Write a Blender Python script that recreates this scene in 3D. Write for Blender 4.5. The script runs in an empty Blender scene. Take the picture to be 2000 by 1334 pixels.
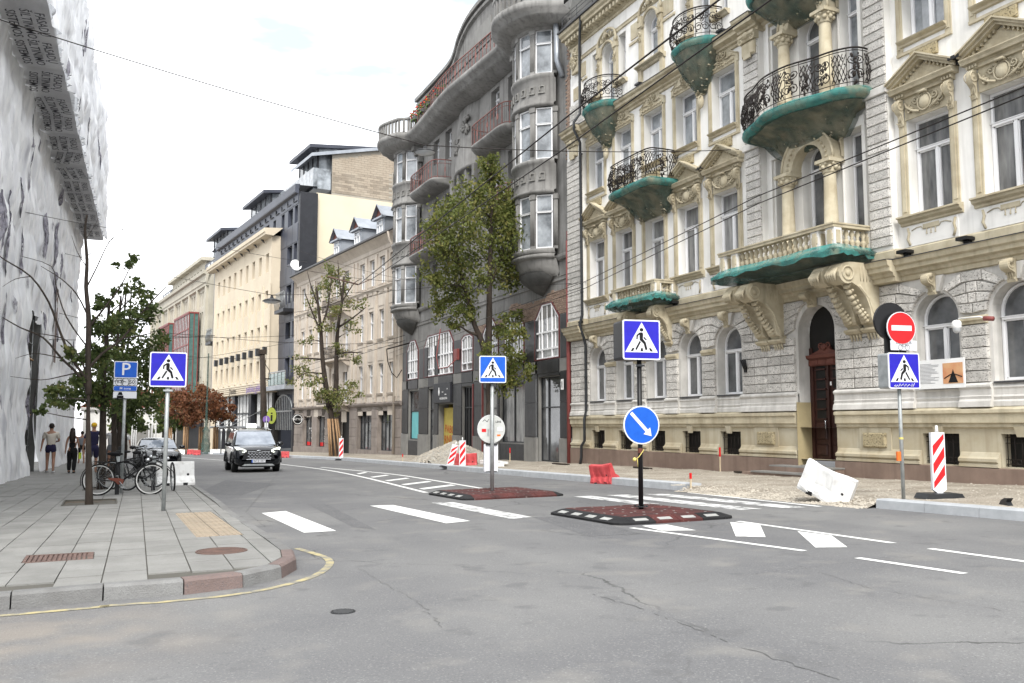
import bpy,math,random
from math import sin,cos,pi,radians as R_,hypot,atan2,sqrt
from mathutils import Vector,Matrix,noise
random.seed(7)
SC=bpy.context.scene
COL=SC.collection
# ------------------------------------------------------------------ camera
FPX,CX,CY,HC=1750.,1000.,667.,1.35 # photograph: 2000x1334, eye 1.35 m above the road
PITCH=math.atan(164/FPX);YAW=math.atan(785/hypot(FPX,164))
cam=bpy.data.cameras.new('camera');cam.sensor_width=36;cam.lens=36*FPX/2000
cam.clip_end=2000;cam.clip_start=.05
camo=bpy.data.objects.new('camera',cam);COL.objects.link(camo)
camo.location=(0,0,HC);camo.rotation_euler=(pi/2+PITCH,0,-YAW)
SC.camera=camo
# ------------------------------------------------------------------ sky, sun, exposure
SUN_EL,SUN_AZ=44.,200.
wd=bpy.data.worlds.new('World');SC.world=wd;wd.use_nodes=True
nt=wd.node_tree;nt.nodes.clear()
out=nt.nodes.new('ShaderNodeOutputWorld');bg=nt.nodes.new('ShaderNodeBackground')
sky=nt.nodes.new('ShaderNodeTexSky');sky.sky_type='NISHITA';sky.sun_disc=False
sky.sun_elevation=R_(SUN_EL);sky.sun_rotation=R_(SUN_AZ);sky.air_density=1.2;sky.dust_density=2
tc=nt.nodes.new('ShaderNodeTexCoord');mp=nt.nodes.new('ShaderNodeMapping')
mp.inputs['Scale'].default_value=(1,1,3.2);mp.inputs['Location'].default_value=(3.1,1.2,1.35)
nz=nt.nodes.new('ShaderNodeTexNoise');nz.inputs['Scale'].default_value=2.1;nz.inputs['Detail'].default_value=6
nz.inputs['Roughness'].default_value=.55
cr=nt.nodes.new('ShaderNodeValToRGB');cr.color_ramp.elements[0].position=.37;cr.color_ramp.elements[1].position=.51
mx=nt.nodes.new('ShaderNodeMix');mx.data_type='RGBA'
mul=nt.nodes.new('ShaderNodeMix');mul.data_type='RGBA';mul.blend_type='MIX'
mul.inputs[0].default_value=.85
L=nt.links.new
L(tc.outputs['Generated'],mp.inputs['Vector']);L(mp.outputs[0],nz.inputs['Vector']);L(nz.outputs['Fac'],cr.inputs[0])
L(sky.outputs[0],mul.inputs[6]);mul.inputs[7].default_value=(4.0,4.4,4.65,1) # thin veil over the blue
L(cr.outputs[0],mx.inputs[0]);L(mul.outputs[2],mx.inputs[6]);mx.inputs[7].default_value=(9.6,9.75,10.0,1) # cloud
L(mx.outputs[2],bg.inputs[0]);bg.inputs[1].default_value=.1
L(bg.outputs[0],out.inputs[0])
sd=bpy.data.lights.new('sun','SUN');sd.energy=1.6;sd.angle=R_(20);sd.color=(1,.97,.92)
so=bpy.data.objects.new('sun',sd);COL.objects.link(so)
dv=Vector((sin(R_(SUN_AZ))*cos(R_(SUN_EL)),cos(R_(SUN_AZ))*cos(R_(SUN_EL)),sin(R_(SUN_EL))))
so.rotation_euler=dv.to_track_quat('Z','Y').to_euler();so.location=(0,-5,30)
SC.view_settings.view_transform='Standard';SC.view_settings.look='None';SC.view_settings.gamma=1
SC.view_settings.exposure=1.32
try:SC.view_settings.use_curve_mapping=False
except Exception:pass
SC.cycles.max_bounces=6;SC.cycles.diffuse_bounces=3;SC.cycles.glossy_bounces=3
SC.cycles.transmission_bounces=4;SC.cycles.transparent_max_bounces=8

# ------------------------------------------------------------------ geometry of the place
def G(x,y):return .01*x-.0145*y # the street falls gently away from the eye
def ray(px,py):
    a=(px-CX)/FPX;b=-(py-CY)/FPX
    fy=cos(PITCH)-b*sin(PITCH);fz=sin(PITCH)+b*cos(PITCH)
    return a*cos(YAW)+fy*sin(YAW),-a*sin(YAW)+fy*cos(YAW),fz
def gp(px,py,h=0): # a spot on the ground
    X,Y,Z=ray(px,py);s=(h-HC)/(Z-.01*X+.0145*Y);return s*X,s*Y
def hp(px,py,z): # a spot on the level z
    X,Y,Z=ray(px,py);s=(z-HC)/Z;return Vector((s*X,s*Y,z))
def yp(px,py,y): # a spot on the cross plane Y=y
    X,Y,Z=ray(px,py);s=y/Y;return Vector((s*X,y,HC+s*Z))
def zat(px,py,X,Y): # height over the spot X,Y
    a,b,c=ray(px,py);return HC+c*hypot(X,Y)/hypot(a,b)

# ------------------------------------------------------------------ materials
MAT={}
def mat(name,c,rough=.8,c2=None,var=.12,scale=2.,detail=4,bump=.15,bscale=30.,metal=0.,spec=.3,
stretch=(1,1,1),lo=.35,hi=.65,rnd=0.,coat=0.,emis=None,pits=None,streak=None,sub=0):
    if name in MAT:return MAT[name]
    m=bpy.data.materials.new(name);m.use_nodes=True;MAT[name]=m
    t=m.node_tree;b=t.nodes['Principled BSDF'];N=t.nodes.new;K=t.links.new
    b.inputs['Roughness'].default_value=rough;b.inputs['Metallic'].default_value=metal
    b.inputs['Specular IOR Level'].default_value=spec
    if coat:b.inputs['Coat Weight'].default_value=coat;b.inputs['Coat Roughness'].default_value=.05
    if c2 is None:c2=tuple(min(1,x*(1-var)) for x in c);c=tuple(min(1,x*(1+var*.6)) for x in c)
    g=N('ShaderNodeNewGeometry');mpp=N('ShaderNodeMapping');mpp.inputs['Scale'].default_value=stretch
    K(g.outputs['Position'],mpp.inputs['Vector'])
    n=N('ShaderNodeTexNoise');n.inputs['Scale'].default_value=scale;n.inputs['Detail'].default_value=detail
    n.inputs['Roughness'].default_value=.6
    K(mpp.outputs[0],n.inputs['Vector'])
    mr=N('ShaderNodeMapRange');mr.inputs[1].default_value=lo;mr.inputs[2].default_value=hi
    K(n.outputs['Fac'],mr.inputs[0])
    x=N('ShaderNodeMix');x.data_type='RGBA'
    x.inputs[6].default_value=(*c2,1);x.inputs[7].default_value=(*c,1);K(mr.outputs[0],x.inputs[0])
    last=x.outputs[2]
    if pits: # (colour, scale, lo, hi)
        pc,ps,pl,ph=pits
        n2=N('ShaderNodeTexNoise');n2.inputs['Scale'].default_value=ps;n2.inputs['Detail'].default_value=2
        K(mpp.outputs[0],n2.inputs['Vector'])
        m2=N('ShaderNodeMapRange');m2.inputs[1].default_value=pl;m2.inputs[2].default_value=ph
        K(n2.outputs['Fac'],m2.inputs[0])
        x2=N('ShaderNodeMix');x2.data_type='RGBA';K(m2.outputs[0],x2.inputs[0]);K(last,x2.inputs[6])
        x2.inputs[7].default_value=(*pc,1);last=x2.outputs[2]
    if streak: # (colour, amount) rain streaks
        scol,sa=streak
        m3=N('ShaderNodeMapping');m3.inputs['Scale'].default_value=(5,5,.35);K(g.outputs['Position'],m3.inputs['Vector'])
        n3=N('ShaderNodeTexNoise');n3.inputs['Scale'].default_value=1.1;n3.inputs['Detail'].default_value=5
        K(m3.outputs[0],n3.inputs['Vector'])
        r3=N('ShaderNodeMapRange');r3.inputs[1].default_value=.5;r3.inputs[2].default_value=.75;r3.inputs[4].default_value=sa
        K(n3.outputs['Fac'],r3.inputs[0])
        x3=N('ShaderNodeMix');x3.data_type='RGBA';K(r3.outputs[0],x3.inputs[0]);K(last,x3.inputs[6])
        x3.inputs[7].default_value=(*scol,1);last=x3.outputs[2]
    if rnd:
        oi=N('ShaderNodeObjectInfo');mm=N('ShaderNodeMapRange');mm.inputs[3].default_value=1-rnd;mm.inputs[4].default_value=1+rnd
        K(oi.outputs['Random'],mm.inputs[0])
        vm=N('ShaderNodeVectorMath');vm.operation='SCALE';K(last,vm.inputs[0]);K(mm.outputs[0],vm.inputs['Scale']);last=vm.outputs[0]
    K(last,b.inputs['Base Color'])
    if bump:
        nb=N('ShaderNodeTexNoise');nb.inputs['Scale'].default_value=bscale;nb.inputs['Detail'].default_value=4
        K(mpp.outputs[0],nb.inputs['Vector'])
        bp=N('ShaderNodeBump');bp.inputs['Strength'].default_value=bump;bp.inputs['Distance'].default_value=.02
        K(nb.outputs['Fac'],bp.inputs['Height']);K(bp.outputs[0],b.inputs['Normal'])
    if emis:b.inputs['Emission Color'].default_value=(*emis[0],1);b.inputs['Emission Strength'].default_value=emis[1]
    return m
M={}
def dm(key,*a,**k):M[key]=mat(key,*a,**k)
dm('white_plaster',(.79,.775,.745),.85,c2=(.67,.655,.615),scale=.7,bump=.08,streak=((.38,.37,.34),.35))
dm('cream_trim',(.53,.475,.35),.8,c2=(.40,.345,.24),scale=2.2,bump=.2,bscale=14,streak=((.20,.17,.12),.45))
dm('ochre_plinth',(.47,.43,.33),.85,c2=(.37,.31,.205),scale=.8,bump=.15,streak=((.24,.19,.12),.5))
dm('brown_base',(.235,.17,.135),.7,c2=(.17,.12,.095),scale=1.2,bump=.2,streak=((.10,.07,.055),.4))
dm('rough_stone',(.64,.615,.575),.9,c2=(.48,.462,.43),scale=5,bump=.9,bscale=24,rnd=.15,stretch=(1,1,1.8),
pits=((.21,.20,.185),23.,.55,.64),streak=((.30,.285,.26),.5))
dm('smooth_stone',(.63,.61,.575),.85,c2=(.48,.465,.435),scale=1.5,bump=.1,streak=((.2,.19,.17),.4))
dm('rough_ochre',(.40,.34,.22),.9,c2=(.3,.25,.15),scale=6,bump=.9,bscale=22,pits=((.12,.1,.06),24.,.55,.64))
dm('window_white',(.78,.78,.79),.45,var=.04,bump=0)
dm('glass',(.045,.047,.05),.05,c2=(.17,.175,.18),scale=1.3,bump=.06,bscale=1.5,spec=.75,lo=.3,hi=.7)
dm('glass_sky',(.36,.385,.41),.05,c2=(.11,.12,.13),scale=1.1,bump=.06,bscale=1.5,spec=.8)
dm('glass_curtain',(.30,.30,.295),.09,c2=(.06,.063,.067),scale=1.1,bump=.06,bscale=1.5,spec=.6,stretch=(2.5,2.5,.5),rnd=.25)
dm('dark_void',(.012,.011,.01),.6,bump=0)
dm('iron',(.022,.017,.015),.55,var=.3,bump=.1,metal=.3)
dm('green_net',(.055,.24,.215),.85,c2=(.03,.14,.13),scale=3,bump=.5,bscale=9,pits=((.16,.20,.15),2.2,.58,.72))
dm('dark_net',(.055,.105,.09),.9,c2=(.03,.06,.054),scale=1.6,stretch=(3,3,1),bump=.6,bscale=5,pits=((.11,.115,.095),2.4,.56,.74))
dm('lead',(.07,.07,.075),.5,bump=.1,metal=.4)
dm('grey_plaster',(.26,.254,.243),.9,c2=(.165,.16,.152),scale=.8,bump=.25,bscale=12,streak=((.08,.077,.073),.65))
dm('grey_dark',(.12,.12,.115),.9,c2=(.07,.07,.068),scale=1.4,bump=.4,bscale=8)
dm('red_paint',(.27,.11,.09),.7,c2=(.17,.08,.07),scale=6,bump=.1)
dm('red_frame',(.10,.018,.018),.5,bump=0)
dm('granite_black',(.026,.026,.028),.42,c2=(.015,.015,.016),scale=5,bump=.05,spec=.28,streak=((.08,.075,.07),.3),rnd=.25)
dm('granite_grey',(.23,.225,.21),.75,c2=(.19,.185,.175),scale=2,bump=.15,streak=((.12,.11,.1),.4))
dm('old_brick',(.36,.27,.21),.95,c2=(.22,.15,.115),scale=9,bump=.6,bscale=25,stretch=(1,1,2.4),rnd=.15)
dm('peach',(.54,.48,.41),.85,c2=(.44,.385,.325),scale=.8,bump=.1,streak=((.25,.20,.17),.35))
dm('taupe',(.26,.225,.20),.85,c2=(.20,.17,.15),scale=1.5,bump=.12,streak=((.1,.085,.075),.35))
dm('pale_yellow',(.62,.545,.41),.85,c2=(.57,.50,.37),scale=.3,bump=.03)
dm('beige_render',(.62,.54,.42),.85,c2=(.55,.475,.365),scale=.4,bump=.04)
dm('cream_render',(.50,.47,.395),.85,c2=(.42,.39,.32),scale=.5,bump=.06,streak=((.3,.27,.21),.3))
dm('slate_panel',(.06,.065,.085),.45,c2=(.045,.05,.065),scale=.8,bump=.03,rnd=.12)
dm('slate_dark',(.022,.023,.028),.5,var=.2,bump=.03,rnd=.15)
dm('zinc',(.36,.38,.41),.45,c2=(.27,.29,.32),scale=1.2,bump=.05,metal=.5)
dm('gable_brick',(.31,.265,.21),.95,c2=(.27,.225,.175),scale=1,bump=.1,rnd=.22)
dm('gable_joint',(.34,.31,.26),.95,bump=.1)
dm('dark_metal',(.04,.042,.045),.45,metal=.5,bump=0)
dm('steel',(.36,.37,.37),.42,c2=(.25,.26,.26),scale=7,metal=.75,bump=.05)
dm('galv',(.43,.45,.45),.5,c2=(.32,.34,.34),scale=8,metal=.5,bump=.05)
dm('black_paint',(.012,.012,.013),.4,bump=0)
dm('white_paint',(.78,.78,.77),.5,var=.05,bump=0)
dm('white_plastic',(.72,.72,.71),.45,c2=(.52,.51,.49),scale=4,bump=.15,bscale=6,lo=.3,hi=.5)
dm('red_plastic',(.56,.085,.09),.5,c2=(.42,.05,.055),scale=5,bump=.12,bscale=7)
dm('red_sign',(.60,.012,.016),.35,var=.05,bump=0)
dm('sign_blue',(.018,.012,.42),.3,c2=(.014,.010,.36),scale=8,bump=0)
dm('sign_blue2',(.006,.10,.52),.3,c2=(.005,.085,.46),scale=8,bump=0)
dm('sign_white',(.68,.69,.72),.35,var=.03,bump=0)
dm('sign_grey',(.55,.56,.54),.5,c2=(.45,.46,.44),scale=5,bump=.03)
dm('yellow_paint',(.42,.36,.19),.8,c2=(.21,.20,.17),scale=7,lo=.40,hi=.62,bump=.2)
dm('road_white',(.70,.70,.68),.75,c2=(.42,.42,.41),scale=6,lo=.30,hi=.42,bump=.15)
dm('road_white_worn',(.62,.62,.61),.75,c2=(.20,.20,.20),scale=5,lo=.38,hi=.52,bump=.15)
dm('rubber_red',(.095,.024,.021),.75,c2=(.045,.017,.016),scale=3,bump=.25,bscale=60,pits=((.2,.15,.14),30.,.66,.72))
dm('rubber_black',(.014,.014,.015),.75,var=.3,bump=.2)
dm('kerb_granite',(.20,.20,.195),.8,c2=(.155,.152,.148),scale=4,bump=.5,bscale=70,rnd=.10,pits=((.16,.16,.16),95.,.55,.66))
dm('kerb_red',(.19,.14,.127),.8,c2=(.145,.108,.098),scale=4,bump=.5,bscale=70,pits=((.13,.11,.11),95.,.55,.66))
dm('kerb_new',(.44,.455,.47),.75,c2=(.37,.385,.40),scale=5,bump=.1,bscale=90,rnd=.05)
dm('slab',(.245,.242,.23),.88,c2=(.19,.188,.178),scale=1.6,bump=.2,bscale=70,rnd=.07,pits=((.17,.167,.155),45.,.6,.72),streak=((.16,.155,.14),.25))
dm('slab_tan',(.33,.27,.20),.9,c2=(.27,.225,.17),scale=3,bump=.2)
dm('joint_dirt',(.10,.095,.082),.95,bump=.2)
dm('rust_iron',(.17,.105,.085),.7,c2=(.11,.075,.065),scale=7,bump=.3,metal=.2)
dm('soil',(.13,.105,.08),.95,c2=(.075,.06,.045),scale=6,bump=.8,bscale=25)
dm('gravel',(.40,.36,.30),.95,c2=(.26,.225,.18),scale=1.1,bump=.9,bscale=45,pits=((.16,.14,.11),26.,.57,.66))
dm('pebble',(.42,.38,.32),.9,var=.25,rnd=.35,bump=.1)
dm('pile_stone',(.33,.31,.27),.9,var=.3,scale=9,bump=.5)
dm('bark',(.055,.042,.033),.95,c2=(.03,.024,.02),scale=9,bump=.8,bscale=28,stretch=(1,1,.3))
dm('bark_thin',(.075,.062,.052),.9,c2=(.045,.036,.03),scale=9,bump=.5,bscale=28)
dm('wood',(.43,.28,.16),.8,c2=(.30,.18,.095),scale=6,bump=.2,stretch=(3,3,.5),rnd=.12)
dm('wood_pale',(.52,.43,.30),.8,var=.15,bump=.1)
dm('netting',(.90,.91,.92),.4,c2=(.70,.71,.74),scale=2.2,bump=.6,bscale=5.,stretch=(1.6,1.6,.28),
pits=((.42,.42,.46),1.3,.60,.76),spec=.5)
dm('net_print',(.13,.12,.15),.7,c2=(.40,.39,.44),scale=5,bump=0)
dm('net_soffit',(.66,.66,.67),.6,c2=(.52,.52,.54),scale=.8,bump=.4,bscale=2.5)
dm('net_words',(.05,.05,.06),.7,bump=0)
dm('car_black',(.006,.007,.010),.2,bump=0,coat=.6,spec=.4)
dm('car_glass',(.16,.19,.24),.04,c2=(.34,.38,.44),scale=1.6,bump=0,spec=.9)
dm('side_glass',(.03,.035,.04),.05,bump=0,spec=.8)
dm('tyre',(.014,.014,.014),.85,bump=.1)
dm('tyre_white',(.62,.62,.60),.6,var=.08,bump=0)
dm('chrome',(.62,.63,.65),.2,metal=.9,bump=0,var=.02)
dm('headlight',(.75,.76,.72),.15,bump=0,emis=((.95,1,.85),.45))
dm('lamp_clear',(.5,.52,.54),.15,bump=0,spec=.8)
dm('skin',(.34,.19,.13),.6,var=.08,bump=0)
dm('hair',(.018,.012,.009),.6,bump=.2)
dm('tee_beige',(.60,.55,.48),.9,var=.1,bump=.2,bscale=14)
dm('cloth_navy',(.022,.020,.055),.9,bump=.1)
dm('cloth_black',(.010,.010,.011),.9,bump=.1)
dm('cloth_white',(.66,.66,.67),.9,var=.08,bump=.15)
dm('cap_yellow',(.75,.45,.03),.8,bump=0)
dm('cloth_grey',(.2,.21,.23),.9,bump=0)
dm('door_wood',(.055,.022,.017),.45,c2=(.035,.014,.011),scale=5,bump=.15,stretch=(2,2,.3))
dm('door_red',(.13,.045,.032),.6,var=.2,bump=.1)
dm('ochre_patch',(.40,.33,.19),.85,c2=(.33,.27,.155),scale=2,bump=.06)
dm('yellow_wall',(.52,.42,.10),.8,c2=(.42,.33,.08),scale=2,bump=.05)
dm('graffiti',(.45,.10,.03),.7,bump=0)
dm('teal_poster',(.10,.42,.45),.35,c2=(.16,.5,.52),scale=1.2,bump=0)
dm('green_glass',(.06,.12,.11),.15,c2=(.10,.18,.165),scale=2,bump=0,spec=.7)
dm('oxide_red',(.22,.06,.055),.55,bump=0)
dm('flower_red',(.5,.06,.03),.8,bump=0)
dm('leaf_pot',(.10,.16,.04),.8,bump=0)
dm('tile_red',(.17,.055,.038),.85,var=.25,bump=.3)
dm('hivis',(.55,.72,.05),.7,bump=0)
dm('orange_tag',(.75,.16,.03),.7,bump=0)
dm('string_yellow',(.62,.52,.16),.8,bump=0)
dm('far_white',(.66,.65,.62),.9,var=.08,bump=0)
dm('sign_purple',(.20,.12,.36),.5,bump=0)
dm('sign_lime',(.30,.35,.06),.5,bump=0)
dm('poster_dawn',(.62,.38,.20),.6,c2=(.55,.24,.12),scale=3,bump=0)
dm('text_grey',(.2,.2,.22),.6,bump=0)

def see_through(name,a,sc=1.):
    t=M[name].node_tree;N=t.nodes.new;K=t.links.new;b=t.nodes['Principled BSDF'];o=t.nodes['Material Output']
    tr=N('ShaderNodeBsdfTransparent');ms=N('ShaderNodeMixShader');n=N('ShaderNodeTexNoise');n.inputs['Scale'].default_value=2.5*sc
    g=N('ShaderNodeNewGeometry');K(g.outputs['Position'],n.inputs['Vector']);r=N('ShaderNodeMapRange');r.inputs[1].default_value=.35;r.inputs[2].default_value=.65;r.inputs[3].default_value=a-.18;r.inputs[4].default_value=a+.18
    K(n.outputs['Fac'],r.inputs[0]);K(r.outputs[0],ms.inputs[0]);K(tr.outputs[0],ms.inputs[1]);K(b.outputs[0],ms.inputs[2]);K(ms.outputs[0],o.inputs[0])
see_through('green_net',.70);see_through('dark_net',.55)
def foliage(name,cols,tr=.35):
    m=bpy.data.materials.new(name);m.use_nodes=True
    t=m.node_tree;b=t.nodes['Principled BSDF'];N=t.nodes.new;K=t.links.new
    b.inputs['Roughness'].default_value=.6;b.inputs['Specular IOR Level'].default_value=.25
    g=N('ShaderNodeNewGeometry');r=N('ShaderNodeValToRGB');r.color_ramp.interpolation='LINEAR'
    while len(r.color_ramp.elements)<len(cols):r.color_ramp.elements.new(.5)
    for i,c in enumerate(cols):
        r.color_ramp.elements[i].position=i/(len(cols)-1);r.color_ramp.elements[i].color=(*c,1)
    n=N('ShaderNodeTexNoise');n.inputs['Scale'].default_value=1.3;K(g.outputs['Position'],n.inputs['Vector'])
    a=N('ShaderNodeMath');a.operation='MULTIPLY_ADD';a.inputs[1].default_value=.55;K(g.outputs['Random Per Island'],a.inputs[0])
    s=N('ShaderNodeMath');s.operation='MULTIPLY_ADD';s.inputs[1].default_value=1.2;s.inputs[2].default_value=-.37
    K(n.outputs['Fac'],s.inputs[0]);K(s.outputs[0],a.inputs[2]);K(a.outputs[0],r.inputs[0]);K(r.outputs[0],b.inputs['Base Color'])
    td=N('ShaderNodeBsdfTranslucent');K(r.outputs[0],td.inputs[0]);ms=N('ShaderNodeMixShader');ms.inputs[0].default_value=tr
    o=t.nodes['Material Output'];K(b.outputs[0],ms.inputs[1]);K(td.outputs[0],ms.inputs[2]);K(ms.outputs[0],o.inputs[0])
    M[name]=m
foliage('leaf_main',[(.05,.065,.016),(.10,.125,.03),(.17,.18,.05),(.26,.22,.07)])
foliage('leaf_dark',[(.03,.045,.014),(.055,.08,.024),(.09,.12,.035),(.16,.15,.05)])
foliage('leaf_pale',[(.08,.10,.03),(.13,.16,.045),(.20,.20,.07),(.28,.22,.09)])
foliage('leaf_rust',[(.07,.05,.025),(.14,.055,.028),(.19,.08,.038),(.12,.10,.045)])

# asphalt: aggregate, wheel tracks, sealed cracks
def asphalt():
    m=bpy.data.materials.new('asphalt');m.use_nodes=True;M['asphalt']=m
    t=m.node_tree;b=t.nodes['Principled BSDF'];N=t.nodes.new;K=t.links.new
    b.inputs['Roughness'].default_value=.85;b.inputs['Specular IOR Level'].default_value=.25
    g=N('ShaderNodeNewGeometry')
    def noi(sc,det=3,st=(1,1,1),loc=(0,0,0)):
        mp_=N('ShaderNodeMapping');mp_.inputs['Scale'].default_value=st;mp_.inputs['Location'].default_value=loc
        K(g.outputs['Position'],mp_.inputs[0]);n=N('ShaderNodeTexNoise');n.inputs['Scale'].default_value=sc
        n.inputs['Detail'].default_value=det;K(mp_.outputs[0],n.inputs['Vector']);return n.outputs['Fac']
    def rng(v,a,b_,c=0,d=1):
        r=N('ShaderNodeMapRange');r.inputs[1].default_value=a;r.inputs[2].default_value=b_
        r.inputs[3].default_value=c;r.inputs[4].default_value=d;K(v,r.inputs[0]);return r.outputs[0]
    def mix(f,A,B):
        x=N('ShaderNodeMix');x.data_type='RGBA';K(f,x.inputs[0])
        for s,v in((6,A),(7,B)):
            if isinstance(v,tuple):x.inputs[s].default_value=(*v,1)
            else:K(v,x.inputs[s])
        return x.outputs[2]
    c=mix(rng(noi(.35,5),.38,.62),(.130,.130,.133),(.178,.177,.174))
    c=mix(rng(noi(.55,3,(1.6,.12,1)),.46,.66,0,.5),c,(.118,.118,.122)) # tyre-polished lanes
    c=mix(rng(noi(60,2),.58,.70,0,.45),c,(.32,.318,.305)) # pale chippings
    c=mix(rng(noi(70,2,loc=(3,1,0)),.60,.70,0,.6),c,(.07,.07,.07)) # dark gaps
    c=mix(rng(noi(1.6,6,(1,1,1),(5,2,0)),.56,.70,0,.4),c,(.235,.225,.205)) # dust
    c=mix(rng(noi(2.6,5,(1,1,1),(1,7,0)),.60,.68,0,.5),c,(.10,.10,.102)) # oil and damp spots
    ds=N('ShaderNodeVectorMath');ds.operation='DISTANCE';K(g.outputs['Position'],ds.inputs[0]);ds.inputs[1].default_value=(-.5,7.0,0)
    dd=N('ShaderNodeMath');dd.operation='MULTIPLY';K(rng(ds.outputs['Value'],.4,1.6,.5,0),dd.inputs[0]);K(rng(noi(1.8,4),.35,.6),dd.inputs[1])
    c=mix(dd.outputs[0],c,(.27,.235,.195)) # sand washed to the corner
    v=N('ShaderNodeTexVoronoi');v.feature='DISTANCE_TO_EDGE';v.inputs['Scale'].default_value=.16
    mpp=N('ShaderNodeMapping');mpp.inputs['Location'].default_value=(2.3,.4,0);K(g.outputs['Position'],mpp.inputs[0])
    nn=N('ShaderNodeTexNoise');nn.inputs['Scale'].default_value=2.5;nn.inputs['Detail'].default_value=6;K(mpp.outputs[0],nn.inputs['Vector'])
    ad=N('ShaderNodeVectorMath');ad.operation='MULTIPLY_ADD';K(nn.outputs['Color'],ad.inputs[0]);ad.inputs[1].default_value=(.5,.5,0);K(mpp.outputs[0],ad.inputs[2])
    K(ad.outputs[0],v.inputs['Vector'])
    crk=rng(v.outputs['Distance'],.0012,.0035,.75,0)
    gate=N('ShaderNodeMath');gate.operation='MULTIPLY';K(crk,gate.inputs[0]);K(rng(noi(.5,3,loc=(9,9,0)),.45,.6),gate.inputs[1])
    c=mix(gate.outputs[0],c,(.045,.045,.043))
    K(c,b.inputs['Base Color'])
    nb=noi(90,3);bp=N('ShaderNodeBump');bp.inputs['Strength'].default_value=.55;bp.inputs['Distance'].default_value=.006
    K(nb,bp.inputs['Height']);K(bp.outputs[0],b.inputs['Normal'])
asphalt()

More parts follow.
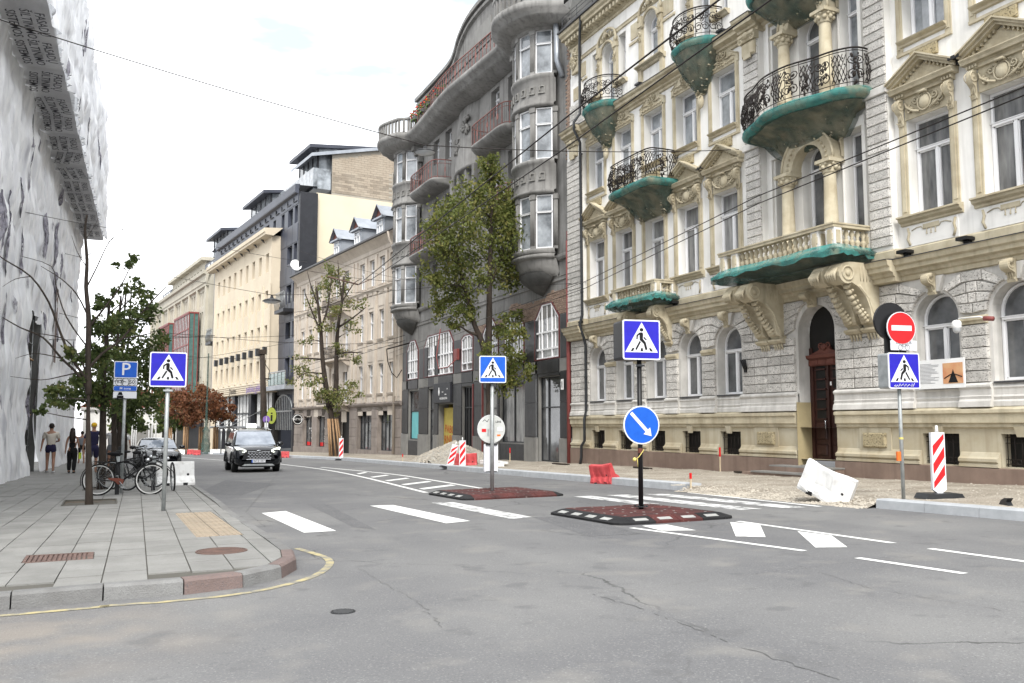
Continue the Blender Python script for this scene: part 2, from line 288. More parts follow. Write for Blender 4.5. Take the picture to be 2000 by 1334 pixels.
# ------------------------------------------------------------------ mesh builder
class MB:
    def __init__(s):s.v=[];s.f=[];s.m=[];s.T=None;s.sm=[]
    def add(s,vs,fs,m=0,smooth=False):
        o=len(s.v)
        if s.T is not None:vs=[tuple(s.T@Vector(p)) for p in vs]
        s.v+=[tuple(p) for p in vs];s.f+=[tuple(i+o for i in f) for f in fs]
        s.m+=[m]*len(fs);s.sm+=[smooth]*len(fs)
    def box(s,x0,x1,y0,y1,z0,z1,m=0):
        s.add([(x0,y0,z0),(x1,y0,z0),(x1,y1,z0),(x0,y1,z0),(x0,y0,z1),(x1,y0,z1),(x1,y1,z1),(x0,y1,z1)],
[(0,3,2,1),(4,5,6,7),(0,1,5,4),(1,2,6,5),(2,3,7,6),(3,0,4,7)],m)
    def cbox(s,x0,x1,y0,y1,z0,z1,c,m=0): # a box whose outer (y1) face has chamfered edges
        s.add([(x0,y0,z0),(x1,y0,z0),(x1,y0,z1),(x0,y0,z1),(x0,y1-c,z0),(x1,y1-c,z0),(x1,y1-c,z1),(x0,y1-c,z1),
(x0+c,y1,z0+c),(x1-c,y1,z0+c),(x1-c,y1,z1-c),(x0+c,y1,z1-c)],
[(8,11,10,9),(4,8,9,5),(5,9,10,6),(6,10,11,7),(7,11,8,4),(0,4,5,1),(1,5,6,2),(2,6,7,3),(3,7,4,0)],m)
    def prism(s,poly,y0,y1,m=0,ax='y'): # polygon in xz swept along y
        n=len(poly)
        P=lambda p,y:(p[0],y,p[1]) if ax=='y' else((y,p[0],p[1]) if ax=='x' else(p[0],p[1],y))
        s.add([P(p,y0) for p in poly]+[P(p,y1) for p in poly],
[tuple(range(n)),tuple(range(2*n-1,n-1,-1))]+[(i,i+n,(i+1)%n+n,(i+1)%n) for i in range(n)],m)
    def quad(s,a,b,c,d,m=0):s.add([a,b,c,d],[(0,1,2,3)],m)
    def tube(s,pts,r,n=6,m=0,cap=True,smooth=True):
        pts=[Vector(p) for p in pts];k=len(pts)
        if k<2:return
        if not hasattr(r,'__len__'):r=[r]*k
        vs=[];up=Vector((0,0,1));px=None
        for i,p in enumerate(pts):
            d=(pts[min(i+1,k-1)]-pts[max(i-1,0)]);
            if d.length<1e-9:d=Vector((0,0,1))
            d.normalize()
            if px is None:px=d.cross(up) if abs(d.z)<.95 else d.cross(Vector((1,0,0)))
            px=(px-d*px.dot(d));
            if px.length<1e-6:px=d.orthogonal()
            px.normalize();py=d.cross(px)
            for j in range(n):
                a=2*pi*j/n;vs.append(p+(px*cos(a)+py*sin(a))*r[i])
        fs=[(i*n+j,i*n+(j+1)%n,(i+1)*n+(j+1)%n,(i+1)*n+j) for i in range(k-1) for j in range(n)]
        if cap:fs+=[tuple(range(n-1,-1,-1)),tuple(range((k-1)*n,k*n))]
        s.add(vs,fs,m,smooth)
    def lathe(s,prof,c=(0,0,0),n=10,m=0,a0=0,a1=2*pi,smooth=True): # profile [(r,z)]
        full=abs(a1-a0-2*pi)<1e-6;k=n if full else n+1
        vs=[(c[0]+r*cos(a0+(a1-a0)*j/n),c[1]+r*sin(a0+(a1-a0)*j/n),c[2]+z) for r,z in prof for j in range(k)]
        fs=[]
        for i in range(len(prof)-1):
            for j in range(n):
                j2=(j+1)%k;fs.append((i*k+j,i*k+j2,(i+1)*k+j2,(i+1)*k+j))
        s.add(vs,fs,m,smooth)
    def ball(s,c,r,n=8,m=0,sc=(1,1,1)):
        k=max(4,n//2)
        vs=[(c[0]+r*sc[0]*sin(pi*i/k)*cos(2*pi*j/n),c[1]+r*sc[1]*sin(pi*i/k)*sin(2*pi*j/n),c[2]+r*sc[2]*cos(pi*i/k)) for i in range(k+1) for j in range(n)]
        s.add(vs,[(i*n+j,(i+1)*n+j,(i+1)*n+(j+1)%n,i*n+(j+1)%n) for i in range(k) for j in range(n)],m,True)
    def mould(s,x0,x1,prof,m=0,w=0): # moulding along x; prof [(y,z)] from low to high; w = how far the ends return
        n=len(prof)
        vs=[(x0-(p[0]*w),p[0],p[1]) for p in prof]+[(x1+(p[0]*w),p[0],p[1]) for p in prof]
        yb=-.02
        vs+=[(x0,yb,prof[0][1]),(x1,yb,prof[0][1]),(x0,yb,prof[-1][1]),(x1,yb,prof[-1][1])]
        fs=[(i,i+1,n+i+1,n+i) for i in range(n-1)]
        fs+=[(0,n,2*n+1,2*n),(n-1,2*n+2,2*n+3,2*n-1)]
        fs+=[tuple([2*n]+list(range(n-1,-1,-1))[::-1]+[2*n+2])[::-1],tuple([2*n+1]+list(range(n,2*n))+[2*n+3])]
        s.add(vs,fs,m)
    def build(s,name,mats,parent=None,loc=None,rz=None):
        me=bpy.data.meshes.new(name);me.from_pydata(s.v,[],s.f);me.update()
        if not isinstance(mats,(list,tuple)):mats=[mats]
        for q in mats:me.materials.append(M[q] if isinstance(q,str) else q)
        if len(mats)>1:me.polygons.foreach_set('material_index',s.m)
        if any(s.sm):me.polygons.foreach_set('use_smooth',s.sm)
        return link(name,me,parent,loc,rz)
def link(name,me,parent=None,loc=None,rz=None):
    o=bpy.data.objects.new(name,me);COL.objects.link(o)
    if parent is not None:o.parent=parent
    if loc is not None:o.location=loc
    if rz is not None:o.rotation_euler=(0,0,rz)
    return o
def root(name,label,cat,loc=(0,0,0),rz=0,group=None):
    o=bpy.data.objects.new(name,None);COL.objects.link(o);o.location=loc;o.rotation_euler=(0,0,rz)
    o.empty_display_size=.3;tag(o,label,cat,group);return o
def tag(o,label,cat,group=None):
    o['label']=label;o['category']=cat
    if group:o['group']=group
    return o
def kind(o,k='structure'):o['kind']=k;return o
CH={}
def copy_tree(o,loc=None,rz=None,label=None,parent=None,kids=None):
    c=o.copy();COL.objects.link(c)
    if parent is not None:c.parent=parent
    if loc is not None:c.location=loc
    if rz is not None:c.rotation_euler=(0,0,rz)
    if label:c['label']=label
    for ch in(kids if kids is not None else[x for x in ALLKIDS(o)]):copy_tree(ch,parent=c)
    return c
def ALLKIDS(o):return[x for x in bpy.data.objects if x.parent==o]

# ------------------------------------------------------------------ lettering and bodies are evaluated first, while the scene is empty
def bake_text(items):
    os_={}
    for s,sz in items:
        cu=bpy.data.curves.new('t','FONT');cu.body=s;cu.size=sz;cu.extrude=.002;cu.resolution_u=2
        cu.align_x='CENTER';cu.align_y='CENTER';cu.offset=.004*sz
        o=bpy.data.objects.new('t',cu);COL.objects.link(o);os_[s]=o
    bpy.context.view_layer.update();dg=bpy.context.evaluated_depsgraph_get();r={}
    for s,o in os_.items():
        me=bpy.data.meshes.new_from_object(o.evaluated_get(dg));me.materials.clear();r[s]=me
    for o in os_.values():
        cu=o.data;bpy.data.objects.remove(o);bpy.data.curves.remove(cu)
    return r
TX=bake_text([(s,1.) for s in('P','50','8-20','M zona','IŠSKYRUS','TATTOO','NTZ 337','LHF 528','FASADŲ','ŠILTINIMO','SISTEMOS','LADO',
'Dineteka','Deloitte','pobūvių gėlė','MODERN ESTRA','PABO','RNIG','i','taxi','HIPPO','ANUS','LEXE','PUB','BAR','KITCHEN','20')])
def text(s,name,mt,parent,loc,size,rot=(pi/2,0,0),wscale=1.):
    o=link(name,TX[s].copy(),parent);o.data.materials.append(M[mt]);o.location=loc;o.rotation_euler=rot
    o.scale=(size*wscale,size,1);return o
def bake_skin(chains,sub=1):
    """chains: list of (verts {name:(co,r)}, edges)"""
    tmp=[]
    for vd,ed in chains:
        ks=list(vd);me=bpy.data.meshes.new('b');me.from_pydata([vd[k][0] for k in ks],[(ks.index(a),ks.index(b)) for a,b in ed],[])
        o=bpy.data.objects.new('b',me);COL.objects.link(o)
        md=o.modifiers.new('s','SKIN');md.use_smooth_shade=True
        sv=me.skin_vertices[0].data
        for i,k in enumerate(ks):
            r=vd[k][1];sv[i].radius=r if hasattr(r,'__len__') else(r,r);sv[i].use_root=(i==0)
        s2=o.modifiers.new('u','SUBSURF');s2.levels=sub;s2.render_levels=sub;tmp.append(o)
    bpy.context.view_layer.update();dg=bpy.context.evaluated_depsgraph_get()
    r=[bpy.data.meshes.new_from_object(o.evaluated_get(dg)) for o in tmp]
    for o in tmp:
        me=o.data;bpy.data.objects.remove(o);bpy.data.meshes.remove(me)
    return r
def person_chains(armL,armR,stride,skirt=False,torso=1.):
    """person 1.8 m facing +y; arms: (elbow, wrist) offsets"""
    V={'pel':((0,0,.95),(.13*torso,.10)),'wst':((0,0,1.08),(.125*torso,.095)),'chs':((0,.01,1.30),(.155*torso,.11)),
'shc':((0,-.01,1.44),(.12,.08)),'nck':((0,0,1.53),.052),'hd0':((0,.01,1.60),.072),'hd1':((0,.015,1.68),.085),'hd2':((0,.01,1.755),.06)}
    E=[('pel','wst'),('wst','chs'),('chs','shc'),('shc','nck'),('nck','hd0'),('hd0','hd1'),('hd1','hd2')]
    for s,(e,w),st in((-1,armL,stride),(1,armR,-stride)):
        t='L' if s<0 else 'R'
        V['sh'+t]=((s*.19*torso,0,1.43),.055);V['el'+t]=((s*.19*torso+e[0]*s,e[1],1.43+e[2]),.042)
        wr=(s*.19*torso+w[0]*s,w[1],1.43+w[2]);V['wr'+t]=(wr,.028)
        ex=V['el'+t][0];d=Vector(wr)-Vector(ex);d.normalize();side=Vector((0,1,0)) if abs(d.z)>.5 else Vector((0,0,1))
        pm=Vector(wr)+d*.06;V['pm'+t]=(tuple(pm),(.036,.02))
        E+=[('shc','sh'+t),('sh'+t,'el'+t),('el'+t,'wr'+t),('wr'+t,'pm'+t)]
        for k in range(4):
            a=pm+side*(k-1.5)*.02+d*.05;b=a+d*(.035+.006*(1.5-abs(k-1.5)))+Vector((-s*.012,0,0))
            V['f%d%s'%(k,t)]=(tuple(a),.0095);V['g%d%s'%(k,t)]=(tuple(b),.008)
            E+=[('pm'+t,'f%d%s'%(k,t)),('f%d%s'%(k,t),'g%d%s'%(k,t))]
        th=Vector(wr)+d*.035+side*.045;V['th'+t]=(tuple(th),.011);E.append(('wr'+t,'th'+t))
        V['hp'+t]=((s*.095,0,.88),.095);V['kn'+t]=((s*.10,.06+st*.5,.50),.058);V['cf'+t]=((s*.10,st*.8-.03,.34),.056)
        V['an'+t]=((s*.10,st-.05,.10),.036);V['to'+t]=((s*.115,st+.12,.035),(.042,.028));V['he'+t]=((s*.10,st-.08,.04),.035)
        E+=[('pel','hp'+t),('hp'+t,'kn'+t),('kn'+t,'cf'+t),('cf'+t,'an'+t),('an'+t,'he'+t),('an'+t,'to'+t)]
    return V,E
def shell(V,names,edges,k=1.12,add=.012,over=None):
    o={}
    for n in names:
        c,r=(over or{}).get(n,V.get(n)) if(over and n in over) else V[n]
        o[n]=(c,tuple(x*k+add for x in r) if hasattr(r,'__len__') else r*k+add)
    return o,[e for e in edges if e[0] in o and e[1] in o]
P1=person_chains(((.08,.02,-.28),(.12,.03,-.54)),((.07,.03,-.27),(.0,.24,-.30)),.16)
P2=person_chains(((.06,0,-.27),(.08,.02,-.52)),((.06,0,-.27),(.09,.05,-.50)),.14,torso=.84)
P3=person_chains(((.09,.02,-.28),(.12,.06,-.52)),((.09,-.02,-.28),(.12,.02,-.53)),-.15,torso=1.1)
top=['pel','wst','chs','shc','shL','shR','elL','elR']
def tee(V,E,low='pel'):
    ov={}
    for t in 'LR':
        a=Vector(V['sh'+t][0]);b=Vector(V['el'+t][0]);ov['el'+t]=(tuple(a.lerp(b,.75)),.058)
    return shell(V,top,E,1.1,.016,ov)
def shorts(V,E,f=.75):
    ov={}
    for t in 'LR':
        a=Vector(V['hp'+t][0]);b=Vector(V['kn'+t][0]);ov['kn'+t]=(tuple(a.lerp(b,f)),.085)
    return shell(V,['pel','wst','hpL','hpR','knL','knR'],E,1.05,.014,ov)
def shoes(V,E,t):return shell(V,['an'+t,'he'+t,'to'+t],E,1.1,.012)
trs=lambda V,E:shell(V,['pel','wst','hpL','hpR','knL','knR','cfL','cfR','anL','anR'],E,1.1,.03)
(PB1,PB2,PB3,TEE1,TEE2,TEE3,SH1,SH3,TR2,S1L,S1R,S2L,S2R)=bake_skin([P1,P2,P3,tee(*P1),shell(P2[0],['pel','wst','chs'],P2[1],1.08,.012),
tee(*P3),shorts(*P1,.5),shorts(*P3,.9),trs(*P2),shoes(*P1,'L'),shoes(*P1,'R'),shoes(*P2,'L'),shoes(*P2,'R')])
# ================================================================== GROUND
def flat(name,polys,mt,dz=.004,parent=None):
    b=MB()
    for p in polys:
        b.add([(x,y,G(x,y)+dz) for x,y in p],[tuple(range(len(p)))])
    return b.build(name,mt,parent)
def ccw(p):
    a=sum(p[i][0]*p[(i+1)%len(p)][1]-p[(i+1)%len(p)][0]*p[i][1] for i in range(len(p)))
    return p if a>0 else p[::-1]
b=MB();S=420
g0=[(-S,-S),(S,-S),(S,S),(-S,S)]
b.add([(x,y,G(x,y)) for x,y in g0],[(0,1,2,3)])
kind(b.build('road','asphalt'))

# ---- left pavement
OUT=[(-8,8.30),(-.68,8.40),(0,8.45),(.64,8.42),(1.16,8.56),(1.57,8.93),(1.80,9.42),(1.90,10.1),(1.93,11.3),(1.93,12.6),(1.94,14.6),(1.97,16.2),(2.05,18.),(2.12,21.6),(2.17,25.6),(2.2,29.0)]
INN=[(-8,8.45),(-.68,8.55),(0,8.60),(.62,8.58),(1.08,8.69),(1.45,9.02),(1.66,9.48),(1.75,10.1),(1.78,11.3),(1.78,12.6),(1.79,14.6),(1.82,16.2),(1.90,18.),(1.97,21.6),(2.02,25.6),(2.05,29.0)]
PH=.13
bay=[(.85,31.),(.7,60.),(-1.2,80.),(-6.,112.)]
pav=INN+[(2.0,29.2)]+bay+[(-40,112),(-40,8.4)]
b=MB()
n=len(pav);b.add([(x,y,G(x,y)+PH-.014) for x,y in pav],[tuple(range(n))])
kind(b.build('pavement_bed','joint_dirt'))
def clip(poly,hull):
    for i in range(len(hull)):
        ax,ay=hull[i];bx,by=hull[(i+1)%len(hull)];o=[]
        f=lambda p:(bx-ax)*(p[1]-ay)-(by-ay)*(p[0]-ax)
        for j in range(len(poly)):
            p,q=poly[j],poly[(j+1)%len(poly)];fp,fq=f(p),f(q)
            if fp>=0:o.append(p)
            if(fp>=0)!=(fq>=0):
                t=fp/(fp-fq);o.append((p[0]+(q[0]-p[0])*t,p[1]+(q[1]-p[1])*t))
        poly=o
        if len(poly)<3:return[]
    return poly
hull=[(-8,8.47),(.62,8.59),(1.07,8.70),(1.44,9.03),(1.65,9.49),(1.74,10.1),(1.77,12.),(2.03,29.),(-8,29.)]
HOLES=[(-.78,.18,18.95,20.4),(-.55,.25,24.4,25.7),(1.03,1.6,11.95,15.95),(-.77,-.10,10.38,10.98)]
b=MB();b.add([(x,y,G(x,y)+PH-.012) for x,y in[(-8,8.47),(-8,8.2)]]+[(0,0,-9)],[(0,1,2)]) if 0 else None
pave=kind(MB().build('pavement','slab')) if 0 else None
pb=MB();far=MB();cnt=0
pavroot=bpy.data.objects.new('pavement',None);COL.objects.link(pavroot);kind(pavroot)
rs=random.Random(3)
def subtract(poly,h): # keep a slab out of a rectangular hole (cuts into up to four pieces)
    x0,x1,y0,y1=h
    if max(p[0] for p in poly)<=x0 or min(p[0] for p in poly)>=x1 or max(p[1] for p in poly)<=y0 or min(p[1] for p in poly)>=y1:return[poly]
    B_=99;r=[clip(poly,q) for q in([(-B_,-B_),(x0,-B_),(x0,B_),(-B_,B_)],[(x1,-B_),(B_,-B_),(B_,B_),(x1,B_)],
[(x0,-B_),(x1,-B_),(x1,y0),(x0,y0)],[(x0,y1),(x1,y1),(x1,B_),(x0,B_)])]
    return[q for q in r if len(q)>2]
slabs=[]
for ci in range(-11,6):
    x0=-.02+ci*.375;y=8.3+rs.random()*.7
    while y<29.:
        l=rs.choice([.75,.75,.8,.7,.55]);g_=.006
        q=[(x0+g_+.025*(y-8.6),y+g_),(x0+.375-g_+.025*(y-8.6),y+g_),(x0+.375-g_+.025*(y+l-8.6),y+l-g_),(x0+g_+.025*(y+l-8.6),y+l-g_)]
        q=clip(q,hull);y+=l
        if len(q)<3:continue
        qs=[q]
        for h in HOLES:qs=[r for p in qs for r in subtract(p,h)]
        for p in qs:
            if max(abs(p[0][0]-v[0])+abs(p[0][1]-v[1]) for v in p)>.12:slabs.append(ccw(p))
slabs.sort(key=lambda p:p[0][0]**2+p[0][1]**2)
def slab_mb(p,mbx,base=(0,0)):
    dz=rs.uniform(-.0035,.0035);tx=rs.uniform(-.006,.006);cx=sum(v[0] for v in p)/len(p);cy=sum(v[1] for v in p)/len(p)
    k=len(p);t=[(x-base[0],y-base[1],G(x,y)+PH+dz+tx*(x-cx)+tx*(y-cy)*.5) for x,y in p];u=[(x,y,z-.03) for x,y,z in t]
    mbx.add(t+u,[tuple(range(k))]+[(i,i+k,(i+1)%k+k,(i+1)%k) for i in range(k)])
for i,p in enumerate(slabs):
    if i<290:
        m_=MB();slab_mb(p,m_);m_.build('paving_slab','slab',pavroot)
    else:slab_mb(p,far)
fo=far.build('paving_slabs_beyond','slab',pavroot);kind(fo,'stuff')
b=MB();q=[(2.0,29.05)]+bay+[(-40,112),(-40,29.05)]
b.add([(x,y,G(x,y)+PH) for x,y in q],[tuple(range(len(q)))])
b.add([(x,y,G(x,y)+PH) for x,y in[(-40,8.4),(-4.9,8.4),(-4.4,29.1),(-40,29.1)]],[(0,1,2,3)])
b.build('paved_surface','slab',pavroot)
# tactile tan slabs: ribs along the walking line
b=MB()
x0,x1,y0,y1=HOLES[2]
for j in range(4):
    ya,yb=y0+j*1.0+.006,y0+(j+1)*1.0-.006
    for k in range(2):
        xa,xb=x0+k*.285+.004,x0+(k+1)*.285-.004
        m_=MB();m_.add([(x,y,G(x,y)+PH-.004) for x,y in[(xa,ya),(xb,ya),(xb,yb),(xa,yb)]],[(0,1,2,3)])
        for r in range(4):
            rx=xa+.02+r*.07;m_.add([(rx,ya+.02,G(rx,ya)+PH-.0035),(rx+.035,ya+.02,G(rx,ya)+PH-.0035),(rx+.035,yb-.02,G(rx,yb)+PH-.0035),(rx,yb-.02,G(rx,yb)+PH-.0035),
(rx+.008,ya+.02,G(rx,ya)+PH+.003),(rx+.027,ya+.02,G(rx,ya)+PH+.003),(rx+.027,yb-.02,G(rx,yb)+PH+.003),(rx+.008,yb-.02,G(rx,yb)+PH+.003)],[(4,5,6,7),(0,4,7,3),(5,1,2,6),(0,1,5,4)])
        m_.build('tactile_slab','slab_tan',pavroot)
# kerb stones along the left pavement
kr=bpy.data.objects.new('kerb',None);COL.objects.link(kr);kind(kr)
def path_at(P,s):
    for i in range(len(P)-1):
        l=hypot(P[i+1][0]-P[i][0],P[i+1][1]-P[i][1])
        if s<=l or i==len(P)-2:
            t=min(1.0,s/l);return(P[i][0]+(P[i+1][0]-P[i][0])*t,P[i][1]+(P[i+1][1]-P[i][1])*t)
        s-=l
def kerb_stone(o,i,mt,h=PH,par=None,hh=None):
    """o, i: outer and inner polylines of equal length"""
    m_=MB();k=len(o);r=[]
    for(ox,oy),(ix,iy) in zip(o,i):
        d=hypot(ix-ox,iy-oy);ux,uy=(ix-ox)/d,(iy-oy)/d;z=G(ox,oy)
        r.append([(ox,oy,z-.05),(ox+ux*.012,oy+uy*.012,z+h-.022),(ox+ux*.036,oy+uy*.036,z+h),(ix,iy,z+h),(ix,iy,z-.05)])
    vs=[p for q in r for p in q]
    fs=[(a*5+j,(a+1)*5+j,(a+1)*5+j+1,a*5+j+1) for a in range(k-1) for j in range(4)]+[(0,1,2,3,4),tuple((k-1)*5+j for j in(4,3,2,1,0))]
    m_.add(vs,fs);return m_.build('kerb_stone',mt,par or kr)
segs=[]
for i in range(len(OUT)-1):
    (ax,ay),(bx,by)=OUT[i],OUT[i+1];(cx,cy),(dx,dy)=INN[i],INN[i+1]
    l=hypot(bx-ax,by-ay);n_=max(1,round(l/.95))
    for k in range(n_):
        t0,t1=k/n_+.006/l,(k+1)/n_-.006/l
        lp=lambda a,b_,t:(a[0]+(b_[0]-a[0])*t,a[1]+(b_[1]-a[1])*t)
        o=[lp(OUT[i],OUT[i+1],t0),lp(OUT[i],OUT[i+1],t1)];q=[lp(INN[i],INN[i+1],t0),lp(INN[i],INN[i+1],t1)]
        mt='kerb_red' if i in(3,5,6) else 'kerb_granite'
        kerb_stone(o,q,mt,PH+rs.uniform(-.003,.002))
bp_=[(2.2,29.0),(1.0,31.)]+bay[1:]
for i in range(len(bp_)-1):
    (ax,ay),(bx,by)=bp_[i],bp_[i+1];l=hypot(bx-ax,by-ay);nx,ny=-(by-ay)/l*.15,(bx-ax)/l*.15;n_=max(1,round(l/2.))
    for k in range(n_):
        a=(ax+(bx-ax)*k/n_,ay+(by-ay)*k/n_);c=(ax+(bx-ax)*((k+1)/n_-.004),ay+(by-ay)*((k+1)/n_-.004))
        kerb_stone([a,c],[(a[0]+nx,a[1]+ny),(c[0]+nx,c[1]+ny)],'kerb_granite')
# road paint
def strip(P,w,dz=.004):
    r=[]
    for i in range(len(P)-1):
        (ax,ay),(bx,by)=P[i],P[i+1];l=hypot(bx-ax,by-ay);nx,ny=-(by-ay)/l*w/2,(bx-ax)/l*w/2
        r.append(ccw([(ax+nx,ay+ny),(ax-nx,ay-ny),(bx-nx,by-ny),(bx+nx,by+ny)]))
    return r
def smooth_path(P,k=4):
    o=[]
    for i in range(len(P)-1):
        p0,p1,p2,p3=P[max(i-1,0)],P[i],P[i+1],P[min(i+2,len(P)-1)]
        for j in range(k):
            t=j/k;o.append(tuple(.5*((2*p1[d])+(-p0[d]+p2[d])*t+(2*p0[d]-5*p1[d]+4*p2[d]-p3[d])*t*t+(-p0[d]+3*p1[d]-3*p2[d]+p3[d])*t**3) for d in range(len(p1))))
    o.append(tuple(P[-1]));return o
kind(flat('yellow_line',strip(smooth_path([(-8,7.98),(-.74,8.13),(0,8.18),(.55,8.14),(1.18,8.26),(1.78,8.78),(2.14,9.50),(2.26,10.2),(2.13,11.2)]),.085),'yellow_paint'))
rects=[[(2.54,16.7),(2.56,12.94),(3.02,12.94),(3.0,16.9)],[(4.66,17.2),(4.75,13.1),(5.2,13.25),(5.1,17.1)]]
kind(flat('zebra_stripes',[ccw(r) for r in rects],'road_white'))
worn=[[(5.92,17.2),(5.88,13.2),(6.3,13.3),(6.34,17.1)],[(9.05,17.05),(9.05,14.6),(9.47,14.4),(9.47,17.05)],[(9.82,17.0),(9.8,12.5),(10.26,12.45),(10.28,16.9)],[(10.66,16.8),(10.68,12.4),(11.1,12.3),(11.08,16.6)]]
kind(flat('zebra_stripes_worn',[ccw(r) for r in worn],'road_white_worn'))
lines=strip([(6.78,11.05),(7.12,7.95)],.1)+strip([(8.6,11.0),(8.47,7.95)],.1)+strip([(7.2,7.25),(7.26,6.0)],.1)+strip([(8.42,7.4),(8.40,6.1)],.1)+strip([(7.3,4.8),(7.35,3.4)],.1)
lines+=strip([(11.66,16.6),(11.4,12.3)],.11)+strip([(11.35,11.5),(11.2,6.)],.0001)
lines+=[ccw(q) for q in([(7.05,11.2),(7.45,11.15),(7.35,10.3),(6.93,10.5)],[(8.42,10.95),(8.56,10.45),(7.62,9.2),(7.35,9.45)],[(8.40,9.5),(8.42,8.9),(7.75,7.95),(7.42,8.1)])]
lines+=strip(smooth_path([(7.9,47.),(8.1,38.),(7.75,30.2),(6.85,20.3)]),.13)+strip(smooth_path([(8.6,40.),(9.1,31.3),(8.9,26.),(8.5,20.4)]),.13)
for yy in(22.4,24.6,27.,29.6,32.5):
    t=(yy-20.3)/17;xa=6.85+(8.05-6.85)*min(1,t*1.35);xb=8.55+.45*min(1,t*1.4)-max(0,t-.6)*.8
    lines.append(ccw([(xa+.15,yy-.9),(xa+.15,yy-.45),(xb-.12,yy+.75),(xb-.12,yy+.3)]))
lines+=strip([(7.6,49),(4.8,70)],.13)
kind(flat('lane_markings',lines,'road_white'))

# ---- right side: gravel, where the new pavement is being laid
GX0=12.05
def gz(x,y):
    e=G(x,y);h=.13
    if 11.4<y<17.1:
        f=min(1,max(0,(x-11.7)/1.5));w=min(1,(y-11.4)/.6,(17.1-y)/.5);h=(.13*(1-w)+w*(.012+.12*f))*min(1,max(0,(x-11.72)/.3))
    n_=noise.noise(Vector((x*.9,y*.9,3)))*.035+noise.noise(Vector((x*4,y*4,1)))*.012
    return e+h+n_*(1 if x>12.2 else .4)
b=MB()
def grid(mb,xs,ys,zf,m=0):
    o=[(x,y,zf(x,y)) for y in ys for x in xs];k=len(xs)
    mb.add(o,[(j*k+i,j*k+i+1,(j+1)*k+i+1,(j+1)*k+i) for j in range(len(ys)-1) for i in range(k-1)],m,True)
xs=[11.72+i*.16 for i in range(36)];ys=[3+j*.25 for j in range(205)]
xs_main=[12.28+i*.16 for i in range(32)]
grid(b,xs_main,[3+j*.26 for j in range(34)],gz);grid(b,xs,[11.58+j*.20075 for j in range(28)],gz);grid(b,xs_main,[17.+j*.25 for j in range(150)],gz)
b.add([(12.3,54.3,G(12.3,54.3)+.1),(17.5,54.3,G(17.5,54.3)+.1),(14.4,80,G(14,80)+.1),(8.5,80,G(9,80)+.1)],[(0,1,2,3)])
b.add([(8.5,80,G(9,80)+.1),(14.4,80,G(14,80)+.1),(10.,118,G(10,118)+.1),(4.,118,G(5,118)+.1)],[(0,1,2,3)])
kind(b.build('gravel_ground','gravel'))
b=MB();rr=random.Random(11)
for i in range(5200):
    if i<3300:y=5+rr.random()**1.4*26;x=12.35+rr.random()*4.7
    else:y=rr.uniform(11.6,17.2);x=11.62+abs(rr.gauss(0,.55))
    s=.008+.02*rr.random()**2.5+(.012 if i>3300 else 0);z=gz(max(x,11.72),y)
    a=rr.random()*6;v=[(x+s*cos(a+t)*rr.uniform(.7,1.3),y+s*sin(a+t)*rr.uniform(.7,1.3),z-.003+s*.2) for t in(0,1.6,3.2,4.8)]
    b.add(v+[(x,y,z+s*.75)],[(0,1,4),(1,2,4),(2,3,4),(3,0,4)])
kind(b.build('loose_pebbles','pebble'),'stuff')
# gravel spilt over the road edge
krr=bpy.data.objects.new('new_kerb',None);COL.objects.link(krr);kind(krr)
def new_kerb(y0,y1,x=12.0,xe=None):
    n_=round((y1-y0)/1.0)
    for k in range(n_):
        ya,yb=y0+(y1-y0)*k/n_+.004,y0+(y1-y0)*(k+1)/n_-.004
        kerb_stone([(x,yb),(x,ya)][::-1],[(x+.3,yb),(x+.3,ya)][::-1],'kerb_new',.175 if y0>14 else .16,krr)
new_kerb(17.0,50.0);new_kerb(3.6,11.55,11.92)
kp=[(12.0,50.0),(11.6,56),(9.7,70),(7.4,84),(5.2,100),(3.2,116)]
for i in range(len(kp)-1):
    (ax,ay),(bx,by)=kp[i],kp[i+1];n_=5
    for k in range(n_):
        a=(ax+(bx-ax)*k/n_,ay+(by-ay)*k/n_);c=(ax+(bx-ax)*((k+1)/n_-.005),ay+(by-ay)*((k+1)/n_-.005))
        kerb_stone([a,c],[(a[0]+.3,a[1]),(c[0]+.3,c[1])],'kerb_new',.15,krr)

# cracks and patch seams in the asphalt
dm('crack',(.112,.112,.11),.95,bump=0)
def crack(P,w,seed,mt='joint_dirt'):
    q=random.Random(seed);Q=[]
    for i in range(len(P)-1):
        n_=max(2,int(hypot(P[i+1][0]-P[i][0],P[i+1][1]-P[i][1])/.06))
        for k in range(n_):t_=k/n_;Q.append((P[i][0]+(P[i+1][0]-P[i][0])*t_+q.gauss(0,.012),P[i][1]+(P[i+1][1]-P[i][1])*t_+q.gauss(0,.012)))
    r=[]
    for a,b_ in zip(Q,Q[1:]):
        if q.random()<.22:continue
        l=hypot(b_[0]-a[0],b_[1]-a[1]) or 1;ww=w*q.uniform(.3,1.2)/2;nx,ny=-(b_[1]-a[1])/l*ww,(b_[0]-a[0])/l*ww;r.append(ccw([(a[0]+nx,a[1]+ny),(a[0]-nx,a[1]-ny),(b_[0]-nx,b_[1]-ny),(b_[0]+nx,b_[1]+ny)]))
    return r
cr_=crack([gp(1150,1158),gp(1240,1185),gp(1340,1222),gp(1450,1265),gp(1560,1300),gp(1680,1345)],.012,1)+crack([gp(1152,1160),gp(1330,1140),gp(1560,1110),gp(1800,1085)],.006,2)+crack([gp(700,1110),gp(820,1180),gp(870,1230)],.006,3)
cr_+=crack([gp(1060,1008),gp(1130,1022),gp(1250,1042),gp(1180,1052),gp(1050,1035)],.012,4)+crack([gp(560,905),gp(480,1000),gp(520,1030)],.012,5)+crack([gp(1560,1105),gp(1700,1150),gp(2000,1200)],.007,6)+crack([gp(1000,975),gp(1120,1002)],.01,7)
kind(flat('road_cracks',cr_,'crack',.003))
